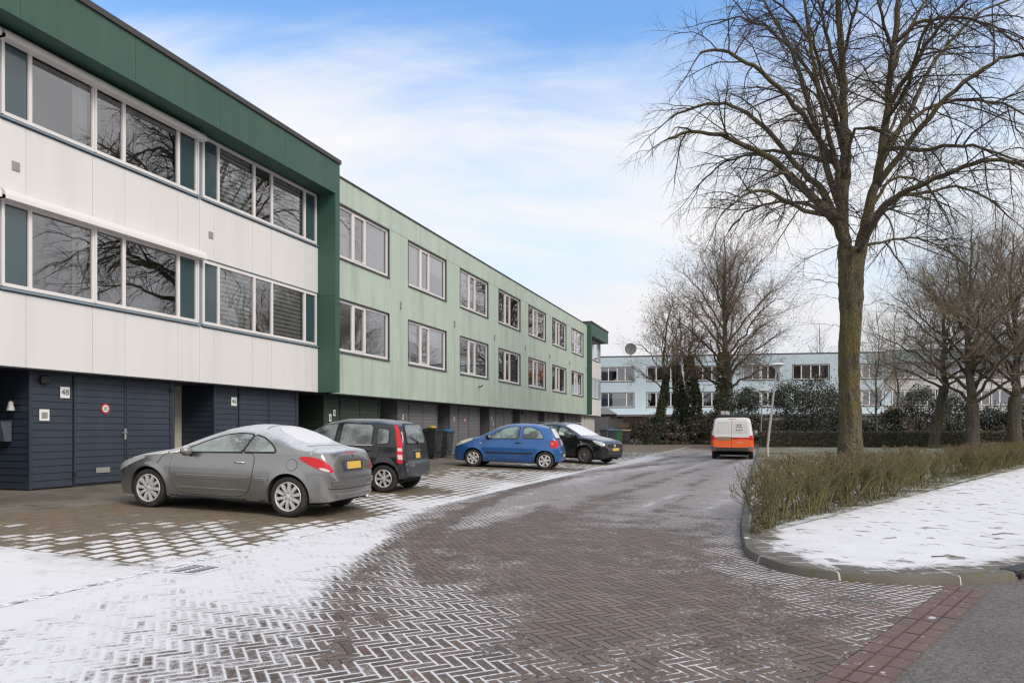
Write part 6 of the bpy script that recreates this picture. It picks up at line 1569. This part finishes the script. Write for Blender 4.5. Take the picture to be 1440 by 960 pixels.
M_greenleaf = leaf_mat('small_green_leaf', (0.085, 0.09, 0.03), (0.15, 0.13, 0.05), 0.1, 2)
M_stem = plain('olive_stem', (0.148, 0.130, 0.046), 0.8, 0.5, 9, snow=0.0)

def leaf(mb, p, s, rng, m=0, up=0.0):
    a = Vector((rng.gauss(0,1), rng.gauss(0,1), rng.gauss(0,1)*(1-up))).normalized(); b = a.orthogonal().normalized(); b.rotate(Matrix.Rotation(rng.uniform(0, 6.28), 3, a)); n = a.cross(b)*.55
    p = Vector(p); mb.add([tuple(p - a*s), tuple(p + n*s), tuple(p + a*s), tuple(p - n*s)], [(0,1,2,3)], m)

class Tree:
    def __init__(s, base, seed, cfg):
        s.b = Vector(base); s.rng = random.Random(seed); s.cfg = cfg; s.tr = MB(); s.cr = MB(); s.lv = MB(); s.iv = MB()
    def limb(s, pts, r0, r1, n=7, sub=True, t0=.12, thick=True):
        """a limb given by world points"""
        P_ = [Vector(p) - s.b for p in pts]; out = []
        k = len(P_)
        for i in range(k - 1):
            a0, a, b, b1 = P_[max(i-1,0)], P_[i], P_[i+1], P_[min(i+2,k-1)]
            for q in range(4):
                t = q/4; v = .5*((2*a)+(-a0+b)*t+(2*a0-5*a+4*b-b1)*t*t+(-a0+3*a-3*b+b1)*t**3)
                j = s.cfg.get('jit', .04) * (1 if i + q > 0 else 0); out.append(v + Vector((s.rng.gauss(0,j), s.rng.gauss(0,j), s.rng.gauss(0,j))))
        out.append(P_[-1]); N = len(out)
        rad = [r0 + (r1-r0)*(i/(N-1))**.62 for i in range(N)]
        (s.tr if thick else s.cr).tube(out, rad, n)
        if sub: s.sub(out, rad, 0, t0)
        return out
    def sub(s, pts, rad, lvl, t0=.12):
        c = s.cfg; rng = s.rng
        if lvl >= len(c['len']): return
        seg = [(pts[i+1]-pts[i]).length for i in range(len(pts)-1)]; L = sum(seg)
        n = L * c['dens'][lvl]; n = int(n) + (rng.random() < n - int(n))
        for k in range(n + 1):
            t = t0 + (1-t0) * ((k + rng.random()) / (n + 1)) if k < n else 1.0
            d = t*L; i = 0
            while i < len(seg)-1 and d > seg[i]: d -= seg[i]; i += 1
            f = min(1, d/max(1e-6, seg[i])); p = pts[i].lerp(pts[i+1], f); r = rad[i] + (rad[i+1]-rad[i])*f
            tg = (pts[i+1]-pts[i]).normalized()
            az = rng.uniform(0, 2*pi); o = tg.orthogonal().normalized(); o.rotate(Matrix.Rotation(az, 3, tg))
            an = radians(rng.uniform(*c['ang'][lvl])) if k < n else radians(rng.uniform(0, 15))
            dr = tg*cos(an) + o*sin(an)
            ln = c['len'][lvl] * rng.uniform(.5, 1.25) * (1.15 - .5*t)
            rr = min(r*.7, c['r'][lvl]*rng.uniform(.75, 1.2))
            ns = (5, 4, 3, 2)[lvl]; q = [p]; g = c['trop'][lvl]
            for j in range(ns):
                dr = (dr + Vector((rng.gauss(0,c['wig']), rng.gauss(0,c['wig']), rng.gauss(0,c['wig']) + g))).normalized(); q.append(q[-1] + dr*(ln/ns))
            rs = [rr + (rr*.42-rr)*j/ns for j in range(ns+1)]
            s.cr.tube(q, rs, 4 if lvl == 0 else 3, cap=False)
            s.sub(q, rs, lvl+1, .2)
            if c.get('leafp') and lvl == len(c['len'])-1 and rng.random() < c['leafp']:
                for _ in range(c.get('leafn', 2)): leaf(s.lv, q[-1] + Vector((rng.gauss(0,.12), rng.gauss(0,.12), rng.gauss(0,.12))), c.get('leafs', .09), rng)
    def ivy(s, pts, rads, dens=260, size=.10):
        P_ = [Vector(p) - s.b for p in pts]
        for i in range(len(P_)-1):
            L = (P_[i+1]-P_[i]).length
            for _ in range(int(L*dens)):
                t = s.rng.random(); r = (rads[i] + (rads[i+1]-rads[i])*t) * s.rng.uniform(.75, 1.25); a = s.rng.uniform(0, 6.28)
                leaf(s.iv, P_[i].lerp(P_[i+1], t) + Vector((r*cos(a), r*sin(a), 0)), size*s.rng.uniform(.6, 1.3), s.rng)
    def finish(s, label, group=None, bark=None, twig=None, leafm=None, name='tree', kind_cat='tree'):
        o = empty(name, s.b, 0, label, kind_cat, group)
        s.tr.build('trunk', bark or M_bark2, o, smooth=True)
        s.cr.build('crown', twig or M_twig2, o, smooth=True)
        if s.lv.v: s.lv.build('leaves', leafm or M_brown, o)
        if s.iv.v: s.iv.build('ivy', M_ivy, o)
        return o

# ---------------------------------------------------------------- the great lime on the lawn
Z0 = 27.0
def lp(px, py, dz=0.0):
    Z = Z0 + dz; x, y = at(px, Z); return Vector((x, y, H - (py - HY)/F*Z))
bx0, by0 = at(1196, Z0)
lime = Tree((bx0, by0, .1), 11, dict(len=(2.7, 1.3, .65, .32), dens=(1.75, 2.6, 3.2, 2.2), ang=((28, 62), (28, 62), (25, 60), (25, 55)), r=(.030, .0125, .006, .0038), trop=(-.07, -.11, -.07, -.02), wig=.14, jit=.03))
W = lambda w, dz=0: w/2*(Z0+dz)/F
# trunk with flared foot
tp = [lp(1197,657)-Vector((0,0,.15)), lp(1196,640), lp(1195,610), lp(1195,560), lp(1195,500), lp(1196,440), lp(1196,400), lp(1197,365), lp(1198,348)]
tr_ = [.62, .47, .395, .37, .365, .39, .425, .42, .22]
def knobby(tree, pts, rad, n=22, seed=2):
    rng = random.Random(seed); P_ = []; R_ = []
    for i in range(len(pts)-1):
        for q in range(6): t = q/6; P_.append(pts[i].lerp(pts[i+1], t) - tree.b); R_.append((rad[i]+(rad[i+1]-rad[i])*t)*rng.uniform(.97, 1.04))
    P_.append(pts[-1]-tree.b); R_.append(rad[-1]); b = len(tree.tr.v); tree.tr.tube(P_, R_, n)
    for i in range(b, len(tree.tr.v)):
        v = Vector(tree.tr.v[i]); j = (i-b)//n
        if j < len(P_):
            d = v - P_[j]; a = (i-b) % n; k = 1 + .06*sin(a*2*pi/n*5 + j*.4) + .06*sin(a*2*pi/n*3 - j*.23) + rng.uniform(-.035, .035) + (.10 if rng.random() < .02 else 0)
            if v.z < .55: k += .16*(1 - max(0, v.z)/.55)*max(0, sin(a*2*pi/n*4 + 1))
            tree.tr.v[i] = tuple(P_[j] + d*k)
knobby(lime, tp, tr_)
lime.limb([lp(1192,395), lp(1187,340), lp(1185,290), lp(1188,200), lp(1185,120), lp(1181,50), lp(1176,-40), lp(1170,-110)], W(23), W(5), 12, t0=.45)
lime.limb([lp(1202,395), lp(1212,340), lp(1222,300), lp(1236,240), lp(1248,150), lp(1258,60), lp(1270,-30), lp(1280,-100)], W(22), W(5), 12, t0=.45)
limbs = [
 ([(1190,352,0),(1168,304,-.5),(1125,262,-1),(1085,225,-1.5),(1040,200,-2),(985,186,-2.3),(940,195,-2.4)], 17, 3),
 ([(1172,300,0),(1150,262,.5),(1120,235,1),(1075,180,1.6),(1030,150,2),(985,150,2.3),(945,165,2.5)], 13, 3),
 ([(1168,305,0),(1120,290,-1),(1080,268,-2),(1045,275,-2.6),(1015,300,-3)], 8, 2),
 ([(1160,295,0),(1110,285,1.2),(1060,292,2.2),(1025,325,2.8)], 7, 2),
 ([(1186,300,0),(1160,230,.4),(1140,160,.8),(1120,90,1.2),(1090,30,1.6),(1060,-20,2)], 12, 3),
 ([(1186,250,0),(1150,190,-1),(1105,135,-2),(1060,95,-2.6),(1015,70,-3),(985,75,-3.2)], 10, 3),
 ([(1187,215,0),(1165,150,.6),(1130,90,1.4),(1085,45,2.2),(1040,25,2.8),(1000,35,3.2)], 9, 2),
 ([(1186,170,0),(1160,100,-.8),(1125,40,-1.6),(1080,-10,-2.4)], 8, 2),
 ([(1180,290,0),(1172,220,-.7),(1150,120,-1.3),(1135,30,-2),(1125,-50,-2.4)], 10, 3),
 ([(1188,260,0),(1200,190,-1),(1222,182,-1.6),(1250,186,-2.2),(1280,205,-3)], 6, 2),
 ([(1184,120,0),(1165,60,.6),(1150,0,1.1),(1140,-60,1.5)], 8, 2),
 ([(1183,90,0),(1200,30,-.8),(1215,-30,-1.4)], 7, 2),
 ([(1215,340,0),(1245,290,-.8),(1290,262,-1.6),(1340,240,-2.2),(1395,225,-2.8),(1440,232,-3.2),(1475,262,-3.4)], 12, 3),
 ([(1219,318,0),(1255,278,1),(1300,272,2),(1345,262,2.8),(1390,280,3.3),(1425,310,3.6)], 9, 2),
 ([(1226,290,0),(1250,255,.5),(1280,250,1),(1305,262,1.5),(1330,300,2)], 6, 2),
 ([(1232,262,0),(1275,205,-.8),(1320,150,-1.5),(1370,105,-2),(1420,80,-2.4),(1470,75,-2.8)], 11, 3),
 ([(1240,225,0),(1272,170,1),(1300,110,1.8),(1335,60,2.5),(1375,20,3),(1420,0,3.4)], 10, 3),
 ([(1245,200,0),(1300,155,.6),(1360,140,1),(1420,150,1.4),(1470,180,1.7)], 8, 2),
 ([(1249,150,0),(1285,90,-1),(1320,40,-1.8),(1360,0,-2.5),(1400,-30,-3)], 9, 2),
 ([(1254,100,0),(1280,40,1),(1310,-15,1.8),(1340,-60,2.4)], 8, 2),
 ([(1256,80,0),(1240,20,-.6),(1228,-40,-1)], 7, 2),
 ([(1258,60,0),(1300,30,-.5),(1350,25,-1),(1400,40,-1.4),(1440,70,-1.7)], 7, 2),
 ([(1217,345,0),(1270,335,1.5),(1310,340,2.6),(1350,365,3.4)], 5, 1.6),
 ([(1208,355,0),(1222,325,-2),(1240,300,-4),(1265,290,-6)], 9, 2),
 ([(1186,310,0),(1150,285,-2.5),(1120,250,-5),(1095,240,-7)], 9, 2),
 ([(1188,270,0),(1195,220,3),(1180,160,5.5),(1170,110,7.5)], 9, 2),
 ([(1237,240,0),(1250,190,3),(1275,130,5.5),(1290,85,7)], 9, 2),
 ([(1186,200,0),(1170,150,-3),(1150,90,-5),(1140,40,-6.5)], 8, 2),
 ([(1246,170,0),(1270,130,-3),(1290,70,-5),(1310,20,-6.5)], 8, 2),
 ([(1186,230,0),(1120,215,2),(1060,215,4),(1010,235,5.5),(975,270,6.3)], 8, 2),
 ([(1240,210,0),(1310,210,-2.5),(1370,205,-4.5),(1430,225,-5.5)], 8, 2),
]
for pts, a, b in limbs: lime.limb([lp(*p) for p in pts], W(a, pts[0][2]), W(b), 7, t0=.2)
for (px, py, dx_) in ((1176,560,-1),(1178,420,-1),(1182,460,-1),(1180,390,-1),(1179,400,-1),(1212,430,1),(1176,398,-1)):    # water shoots on the trunk
    a = lp(px, py); lime.limb([a, a + Vector((dx_*.6, -.3, .12)), a + Vector((dx_*1.5, -.5, .35 if dx_ > 0 else .2))], .012, .005, 4, t0=.1, thick=False)
lime.finish('huge bare lime tree with a forked mossy trunk on the lawn behind the twiggy hedge', None, M_bark, M_limb)

# ---------------------------------------------------------------- the trees farther back
def park_tree(px, Z, hgt, spread, r, fork, seed, label, lean=(0, 0), nl=9, up=.55, cfg=None, ivy=0, group='bare trees across the park', twig=None, low=False, leafm=None, bark=None):
    x, y = at(px, Z); rng = random.Random(seed)
    c = dict(len=(2.4, 1.2, .6, .35), dens=(1.7, 2.6, 3.2, 2.4), ang=((25, 55), (25, 60), (25, 60), (25, 60)), r=(.032, .015, .010, .008), trop=(.05, .03, .01, 0), wig=.12, jit=.06)
    c.update(cfg or {})
    T = Tree((x, y, .1), seed, c); R3 = Vector((CT, ST, 0)); D3 = Vector((-ST, CT, 0))
    foot = Vector((x, y, -.1)); fk = foot + R3*lean[0]*.6 + D3*lean[1]*.6 + Vector((0, 0, fork)); tip = foot + R3*lean[0] + D3*lean[1] + Vector((0, 0, hgt))
    mid = foot.lerp(fk, .5) + R3*rng.uniform(-.1, .1)
    knobby(T, [foot, foot + Vector((0,0,.6)), mid, fk], [r*1.35, r*1.05, r*.93, r*.9], 14, seed)
    T.limb([fk - Vector((0,0,.3)), fk.lerp(tip, .33) + R3*rng.uniform(-.3,.3), fk.lerp(tip, .66) + R3*rng.uniform(-.4,.4), tip], r*.84, .02, 9, t0=.15)
    rise = hgt - fork; C = fk.lerp(tip, .46)
    for i in range(nl):
        az = 2*pi*(i*.382 + rng.uniform(-.06, .06)); u = (i + .5)/nl; phi = radians(-38 + 112*u) if not low else radians(-28 + 108*u)
        rad = R3*cos(az) + D3*sin(az); e = C + rad*(spread*cos(phi)*rng.uniform(.85, 1.1)) + Vector((0, 0, rise*.52*sin(phi)*rng.uniform(.9, 1.05)))
        p0 = fk.lerp(tip, max(0, u*.62 - .06)); m1 = p0.lerp(e, .35) + Vector((0, 0, .05*spread)); m2 = p0.lerp(e, .7) + Vector((0, 0, .07*spread)) + R3*rng.gauss(0, .2)
        T.limb([p0, m1, m2, e], r*(.36 - .2*u), .014, 7, t0=.2)
    if ivy: T.ivy([foot, mid, fk, fk.lerp(tip, ivy)], [r*1.5, r*1.4, r*1.25, r*.8], 420, .11)
    return T.finish(label, group, bark, twig, leafm)
lf = dict(leafp=.16, leafn=2, leafs=.055)
park_tree(1018, 59, 17.6, 5.3, .48, 4.6, 21, 'tall round crowned tree with an ivy clad trunk right of the two ivy columns', nl=24, up=.8, ivy=.25, twig=plain('brown_twig', (0.165, 0.12, 0.078), 0.9, 0.35, 3), cfg=dict(lf, leafp=.22, dens=(2.4, 3.2, 3.8, 2.6)))
park_tree(917, 60, 12.6, 3.4, .25, 4.6, 22, 'small tree leaning right with a mossy trunk, left of the ivy columns', lean=(1.8, .2), nl=11, up=.6, ivy=.2, cfg=dict(lf, leafp=.16, dens=(1.7, 2.6, 3, 2.2)))
def ivy_column(px, Z, h, seed, label, w=.5):
    x, y = at(px, Z); T = Tree((x, y, .1), seed, dict(len=(1.8, 1.0, .5), dens=(1.5, 2.2, 3), ang=((25, 60),)*3, r=(.04, .02, .012), trop=(.03, .0, .0), wig=.13, jit=.08, leafp=.2, leafn=2, leafs=.1))
    f = Vector((x, y, 0)); a = f + Vector((.3, 0, h*.5)); b = f + Vector((-.2, 0, h)); T.limb([f, a, b], .26, .14, 10, sub=False)
    T.limb([b, b + Vector((.4, 0, 2)), b + Vector((.3, .3, 4.2))], .13, .03, 6)
    for i in range(4): az = i*1.7 + seed; T.limb([b - Vector((0,0,.4*i)), b + Vector((cos(az)*1.3, sin(az)*1.3, 1.2)), b + Vector((cos(az)*2.4, sin(az)*2.4, 2.8))], .07, .02, 5)
    T.ivy([f, f.lerp(a, .5), a, b], [w*1.9, w*1.25, w, w*.6], 620, .12)
    return T.finish(label, 'ivy smothered trunks', None)
ivy_column(953, 63, 7.2, 31, 'left of two upright trunks smothered in ivy'); ivy_column(971, 62, 7.8, 32, 'right of two upright trunks smothered in ivy, wider at its foot', .58)
bp_ = dict(len=(2.8, 1.4, .7, .4), dens=(2.0, 2.8, 3.0, 2.2), leafp=.03, leafn=1, leafs=.05)
park_tree(1313, 50, 13.2, 5.2, .33, 4.4, 41, 'bare tree with a slim trunk leaning right behind the clipped hedge', lean=(1.2, 0), nl=16, up=.7, cfg=bp_)
park_tree(1367, 47, 14.8, 6.0, .43, 3.2, 42, 'bare tree forking low into wide spreading limbs', nl=21, up=.9, low=True, cfg=bp_)
park_tree(1428, 46, 14.5, 5.6, .40, 3.6, 43, 'bare tree at the right edge of the photo with a stout trunk', nl=20, up=.9, low=True, cfg=bp_)
park_tree(1232, 60, 11.5, 3.0, .14, 2.2, 44, 'thin pale twiggy tree just right of the great lime trunk', nl=10, up=1.0, cfg=dict(dens=(1.4, 2.0, 2.4, 2.0), leafp=.06, leafn=1, leafs=.05))
park_tree(1262, 63, 12, 3.4, .16, 2.4, 45, 'thin bare tree between the great lime and the leaning trunk', nl=10, up=1.0, cfg=dict(dens=(1.4, 2.0, 2.4, 2.0), leafp=.06, leafn=1, leafs=.05))
park_tree(1152, 96, 15.5, 4.6, .25, 4, 46, 'faint bare tree far behind the blue houses, left of the lime trunk', nl=9, cfg=dict(dens=(1.2, 1.8, 2.2, 1.6)))
park_tree(1540, 44, 14.5, 6, .4, 3.5, 47, 'bare tree outside the right edge of the photo', nl=9, low=True, cfg=dict(dens=(1.2, 1.8, 2.2, 1.6)))

# ---------------------------------------------------------------- evergreen shrubs, clipped hedge, undergrowth
def evergreen(px, Z, w, h, seed, label, mt=None, n=5200, z=.1, size=.085, cone=.0):
    x, y = at(px, Z); rng = random.Random(seed); o = empty('evergreen_shrub', (x, y, z), rng.uniform(0, 6), label, 'shrub', 'evergreen shrubs'); lv = MB(); st = MB()
    cl = []
    for i in range(46):
        t = rng.random()**.8; zz = .15*h + t*.85*h; rr = .82*w*(1 - cone*t)*sqrt(max(.05, 1 - (max(0, t-.35)/.66)**2))*rng.uniform(.35, 1.0); a = rng.uniform(0, 6.28)
        cl.append((Vector((rr*cos(a), rr*sin(a), zz)), rng.uniform(.14, .36)*(w+h)*.22))
        if i % 3 == 0: st.tube([(0, 0, 0), (rr*.3*cos(a), rr*.3*sin(a), zz*.5), tuple(cl[-1][0])], [.05, .03, .012], 4)
    for i in range(n):
        c, s_ = rng.choice(cl); leaf(lv, c + Vector((rng.gauss(0, s_), rng.gauss(0, s_), rng.gauss(0, s_*.8))) if True else c, size*rng.uniform(.6, 1.4), rng)
    lv.build('foliage', mt or M_ever, o); st.build('stem', M_limb, o)
    return o
for a in [(1042, 63, 2.0, 5.0, 51, 'dark holly bush between the ivy clad tree and the lamp posts'), (1108, 62, 2.4, 5.2, 52, 'dark snowy evergreen right of the near lamp post'), (1142, 60, 3.0, 5.6, 53, 'largest dark evergreen left of the great lime trunk'), (1172, 64, 2.0, 4.6, 54, 'evergreen half hidden by the great lime trunk'),
          (1255, 62, 1.3, 3.0, 55, 'small rounded conifer right of the great lime trunk'), (1292, 61, 2.4, 4.6, 56, 'dark evergreen left of the leaning bare trunk'), (1335, 60, 2.3, 4.2, 57, 'dark evergreen between the leaning trunk and the low forking tree'), (1392, 60, 2.2, 3.0, 58, 'low dark evergreen right of the low forking tree'), (1438, 58, 2.4, 3.4, 59, 'dark evergreen at the right edge behind the hedge'),
          (1220, 62, 2.0, 2.2, 60, 'low evergreen directly behind the great lime'), (1500, 58, 2.6, 3.6, 61, 'dark evergreen outside the right edge of the photo')]: evergreen(*a)
for a in [(945, 61.5, 1.7, 1.9, 71, 'leafy bush at the foot of the leaning ivy tree'), (985, 61.5, 1.8, 2.4, 72, 'green bush left of the delivery van'), (900, 62.5, 1.4, 1.7, 73, 'twiggy brown bush right of the wheelie bins'), (1062, 62, 1.4, 2.3, 74, 'bramble bush behind the delivery van'), (925, 63, 1.6, 2.5, 75, 'brown leaved bush under the small leaning tree'), (1005, 63, 2.0, 2.6, 76, 'bush hidden behind the van roof')]:
    evergreen(*a, mt=M_bramble, n=3000)
x0_, y0_ = at(1068, 54); x1_, y1_ = at(1560, 50)
hd = Vector((x1_-x0_, y1_-y0_)); hl = hd.length
ho = empty('clipped_hedge', (x0_, y0_, .05), atan2(hd.y, hd.x), 'long low clipped hedge along the far edge of the lawn', 'hedge')
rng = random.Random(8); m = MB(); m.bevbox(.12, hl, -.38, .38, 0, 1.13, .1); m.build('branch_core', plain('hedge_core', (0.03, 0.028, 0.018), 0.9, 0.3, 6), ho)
m = MB()
for i in range(26000):
    x = rng.uniform(0, hl); k = rng.random()
    if k < .55: p = (x, -.42 + rng.gauss(0, .04), rng.uniform(0, 1.2))
    elif k < .9: p = (x, rng.uniform(-.45, .45), 1.18 + rng.gauss(0, .035))
    else: p = (x if k < .97 else rng.uniform(0, .15), rng.choice((-.43, .43)) if k < .97 else rng.uniform(-.4, .4), rng.uniform(0, 1.2))
    leaf(m, p, rng.uniform(.025, .055), rng)
m.build('foliage', M_hedge, ho)
m = MB(); rng = random.Random(9)
for i in range(15000):
    px = rng.uniform(885, 1070); Z = rng.uniform(60.6, 64); x, y = at(px, Z); hh = .25 + .5*(Z-60.6)/3.4 + .25*sin(px*.11)*sin(Z*1.7)
    leaf(m, (x, y, .12 + max(.05, hh)*rng.random()**.6), rng.uniform(.04, .09), rng)
o = m.build('undergrowth', M_bramble); tag(o, 'snow flecked brambles and ivy covering the bed at the end of the street', 'undergrowth', kind='stuff')

# ---------------------------------------------------------------- twiggy hedge plants along the footpath
def shrub_mesh(seed, h=.84, w=.32, n=6, fan=0.0):
    """a clipped privet: crooked stems forking again and again towards a flat top"""
    rng = random.Random(seed); st = MB(); lv = MB(); tops = []
    def tw(p, d, L, r, lvl):
        k = (4, 3, 3, 2)[lvl]; q = [p]
        for j in range(k):
            d = (d + Vector((rng.gauss(0,.20), rng.gauss(0,.20), rng.gauss(0,.10) + (.08, .18, .24, .26)[lvl]))).normalized(); nx = q[-1] + d*L/k
            if nx.z > h*1.03: nx = q[-1] + (nx - q[-1])*max(.1, (h*rng.uniform(.97, 1.05) - q[-1].z)/max(.01, nx.z - q[-1].z))
            q.append(nx)
        st.tube(q, [r + (r*.6-r)*j/k for j in range(k+1)], 5 if lvl == 0 else 3, cap=False)
        if lvl < 3:
            for _ in range((6, 4, 2)[lvl]):
                t = rng.uniform(.3, 1.0); i = min(k-1, int(t*k)); pp = q[i].lerp(q[i+1], t*k-i); a = rng.uniform(0, 6.28); o = d.orthogonal().normalized(); o.rotate(Matrix.Rotation(a, 3, d)); an = radians(rng.uniform(18, 46))
                tw(pp, d*cos(an) + o*sin(an), L*(.50, .52, .55)[lvl]*rng.uniform(.6, 1.2), r*(.55, .55, .6)[lvl], lvl+1)
        if lvl >= 2:
            for _ in range(2):
                p_ = q[-1].lerp(q[0], rng.random()*.7) + Vector((rng.gauss(0,.01), rng.gauss(0,.01), rng.gauss(0,.01)))
                leaf(lv, p_, rng.uniform(.007, .014), rng, 0 if p_.z > h*.78 or rng.random() < .3 else 1)
    for i in range(n):
        a = rng.uniform(0, 6.28); rr = rng.random()*.11; p = Vector((rr*cos(a), rr*sin(a), 0)); out = rng.uniform(.0, w/h*1.2)
        tw(p, Vector((out*cos(a) + fan, out*sin(a), 1)).normalized(), h*rng.uniform(.6, .92), rng.uniform(.009, .015), 0)
    return st.mesh('stem', M_stem, True), lv.mesh('leaves', [M_bud, M_greenleaf])
variants = [shrub_mesh(100 + i) for i in range(6)]; sparse = [shrub_mesh(200 + i, .68, .3, 3) for i in range(2)]; fanv = shrub_mesh(300, .84, .42, 8, -.05)
def put_shrub(v, p, sc, rz, label, group='twiggy hedge shrubs along the footpath'):
    o = empty('hedge_shrub', (p.x, p.y, .06), rz, label, 'shrub', group); o.scale = (sc, sc, sc)
    for nm, me in zip(('stem', 'leaves'), v): c = bpy.data.objects.new(nm, me); COL.objects.link(c); c.parent = o
rng = random.Random(77); hn = Vector((-HD.y, HD.x))
put_shrub(fanv, HL0 + HD*.45 + hn*.05, 1.0, 0, 'loose end shrub of the twiggy hedge fanning out over the kerb corner')
t = .55; k = 0
lab_d = 'olive stemmed leafless shrub in the dense near run of the twiggy hedge'; lab_s = 'thin sparse shrub in the gap of the twiggy hedge'; lab_f = 'leafless shrub in the farther run of the twiggy hedge'
while t < 24:
    if t < 7.4 or t > 14.2:
        for side in (.28, .66):
            p = HL0 + HD*(t + rng.uniform(-.12, .12)) + hn*(side + rng.uniform(-.08, .08))
            if p.x < .10: continue
            put_shrub(variants[k % 6], p, rng.uniform(.9, 1.06), rng.uniform(0, 6.28), lab_d if t < 7.4 else lab_f); k += 1
        t += .48
    elif 8.3 < t < 9.3:
        for side in (.4, .75): put_shrub(variants[(k+3) % 6], HL0 + HD*(t + .1) + hn*side, 1.08, rng.uniform(0, 6), 'lone rounded shrub standing in the gap of the twiggy hedge'); k += 1
        t += .5
    else:
        put_shrub(sparse[k % 2], HL0 + HD*t + hn*rng.uniform(.3, .9), rng.uniform(.7, 1.1), rng.uniform(0, 6.28), lab_s); k += 1; t += .5
# low leaves at the foot of the hedge
m = MB(); rng = random.Random(78)
for i in range(5200):
    t = rng.random()**1.5*16 - .35; p = HL0 + HD*t + hn*rng.uniform(.06, .8); p.x = max(p.x, -.12 + .1*rng.random()); hh = .28 if t < 1.2 else .07
    leaf(m, (p.x, p.y, .085 + hh*rng.random()**1.4), rng.uniform(.010, .022), rng)
o = m.build('leaf_litter', leaf_mat('litter_leaf', (0.06, 0.05, 0.028), (0.13, 0.09, 0.05), 0.12)); tag(o, 'low leaves and litter under the twiggy hedge', 'leaf litter', kind='stuff')
# grass blades on the lawn edge nearest the street
m = MB(); rng = random.Random(79)
for i in range(26000):
    y = 9.5 + rng.random()**1.4*34; x = -.15 + rng.random()*min(14, .5 + (y-9)*.55)
    if (Vector((x, y)) - HL0).dot(hn) < .05: continue
    z = lawn_z(x, y); hgt = rng.uniform(.03, .08); a = rng.uniform(0, 6.28); w_ = .004 + .00025*y; dx_, dy_ = cos(a)*w_, sin(a)*w_; lx, ly = rng.gauss(0, .03), rng.gauss(0, .03)
    m.add([(x-dx_, y-dy_, z), (x+dx_, y+dy_, z), (x+lx, y+ly, z+hgt)], [(0,1,2)])
o = m.build('grass', leaf_mat('grass_blade', (0.10, 0.115, 0.04), (0.17, 0.15, 0.065), 0)); tag(o, 'short winter grass poking through thin snow', 'grass', kind='stuff')
# twigs and dead leaves blown on the snow
for (px, py, ln, rz) in ((1310, 783, .32, .2), (1395, 752, .35, .5), (1345, 694, .3, .1), (1376, 660+50, .22, .4)):
    x, y = gp(px, py, .08); T_ = MB(); T_.tube([(0,0,.006), (ln*.5, .04, .01), (ln, .0, .006)], [.006, .005, .003], 5); T_.tube([(ln*.4, .03, .01), (ln*.7, .14, .008)], [.004, .002], 4)
    o = T_.build('twig', M_limb, None, loc=(x, y, .082)); o.rotation_euler = (0, 0, rz); tag(o, 'thin dark fallen twig lying on the snowy footpath', 'twig', 'twigs on the footpath')
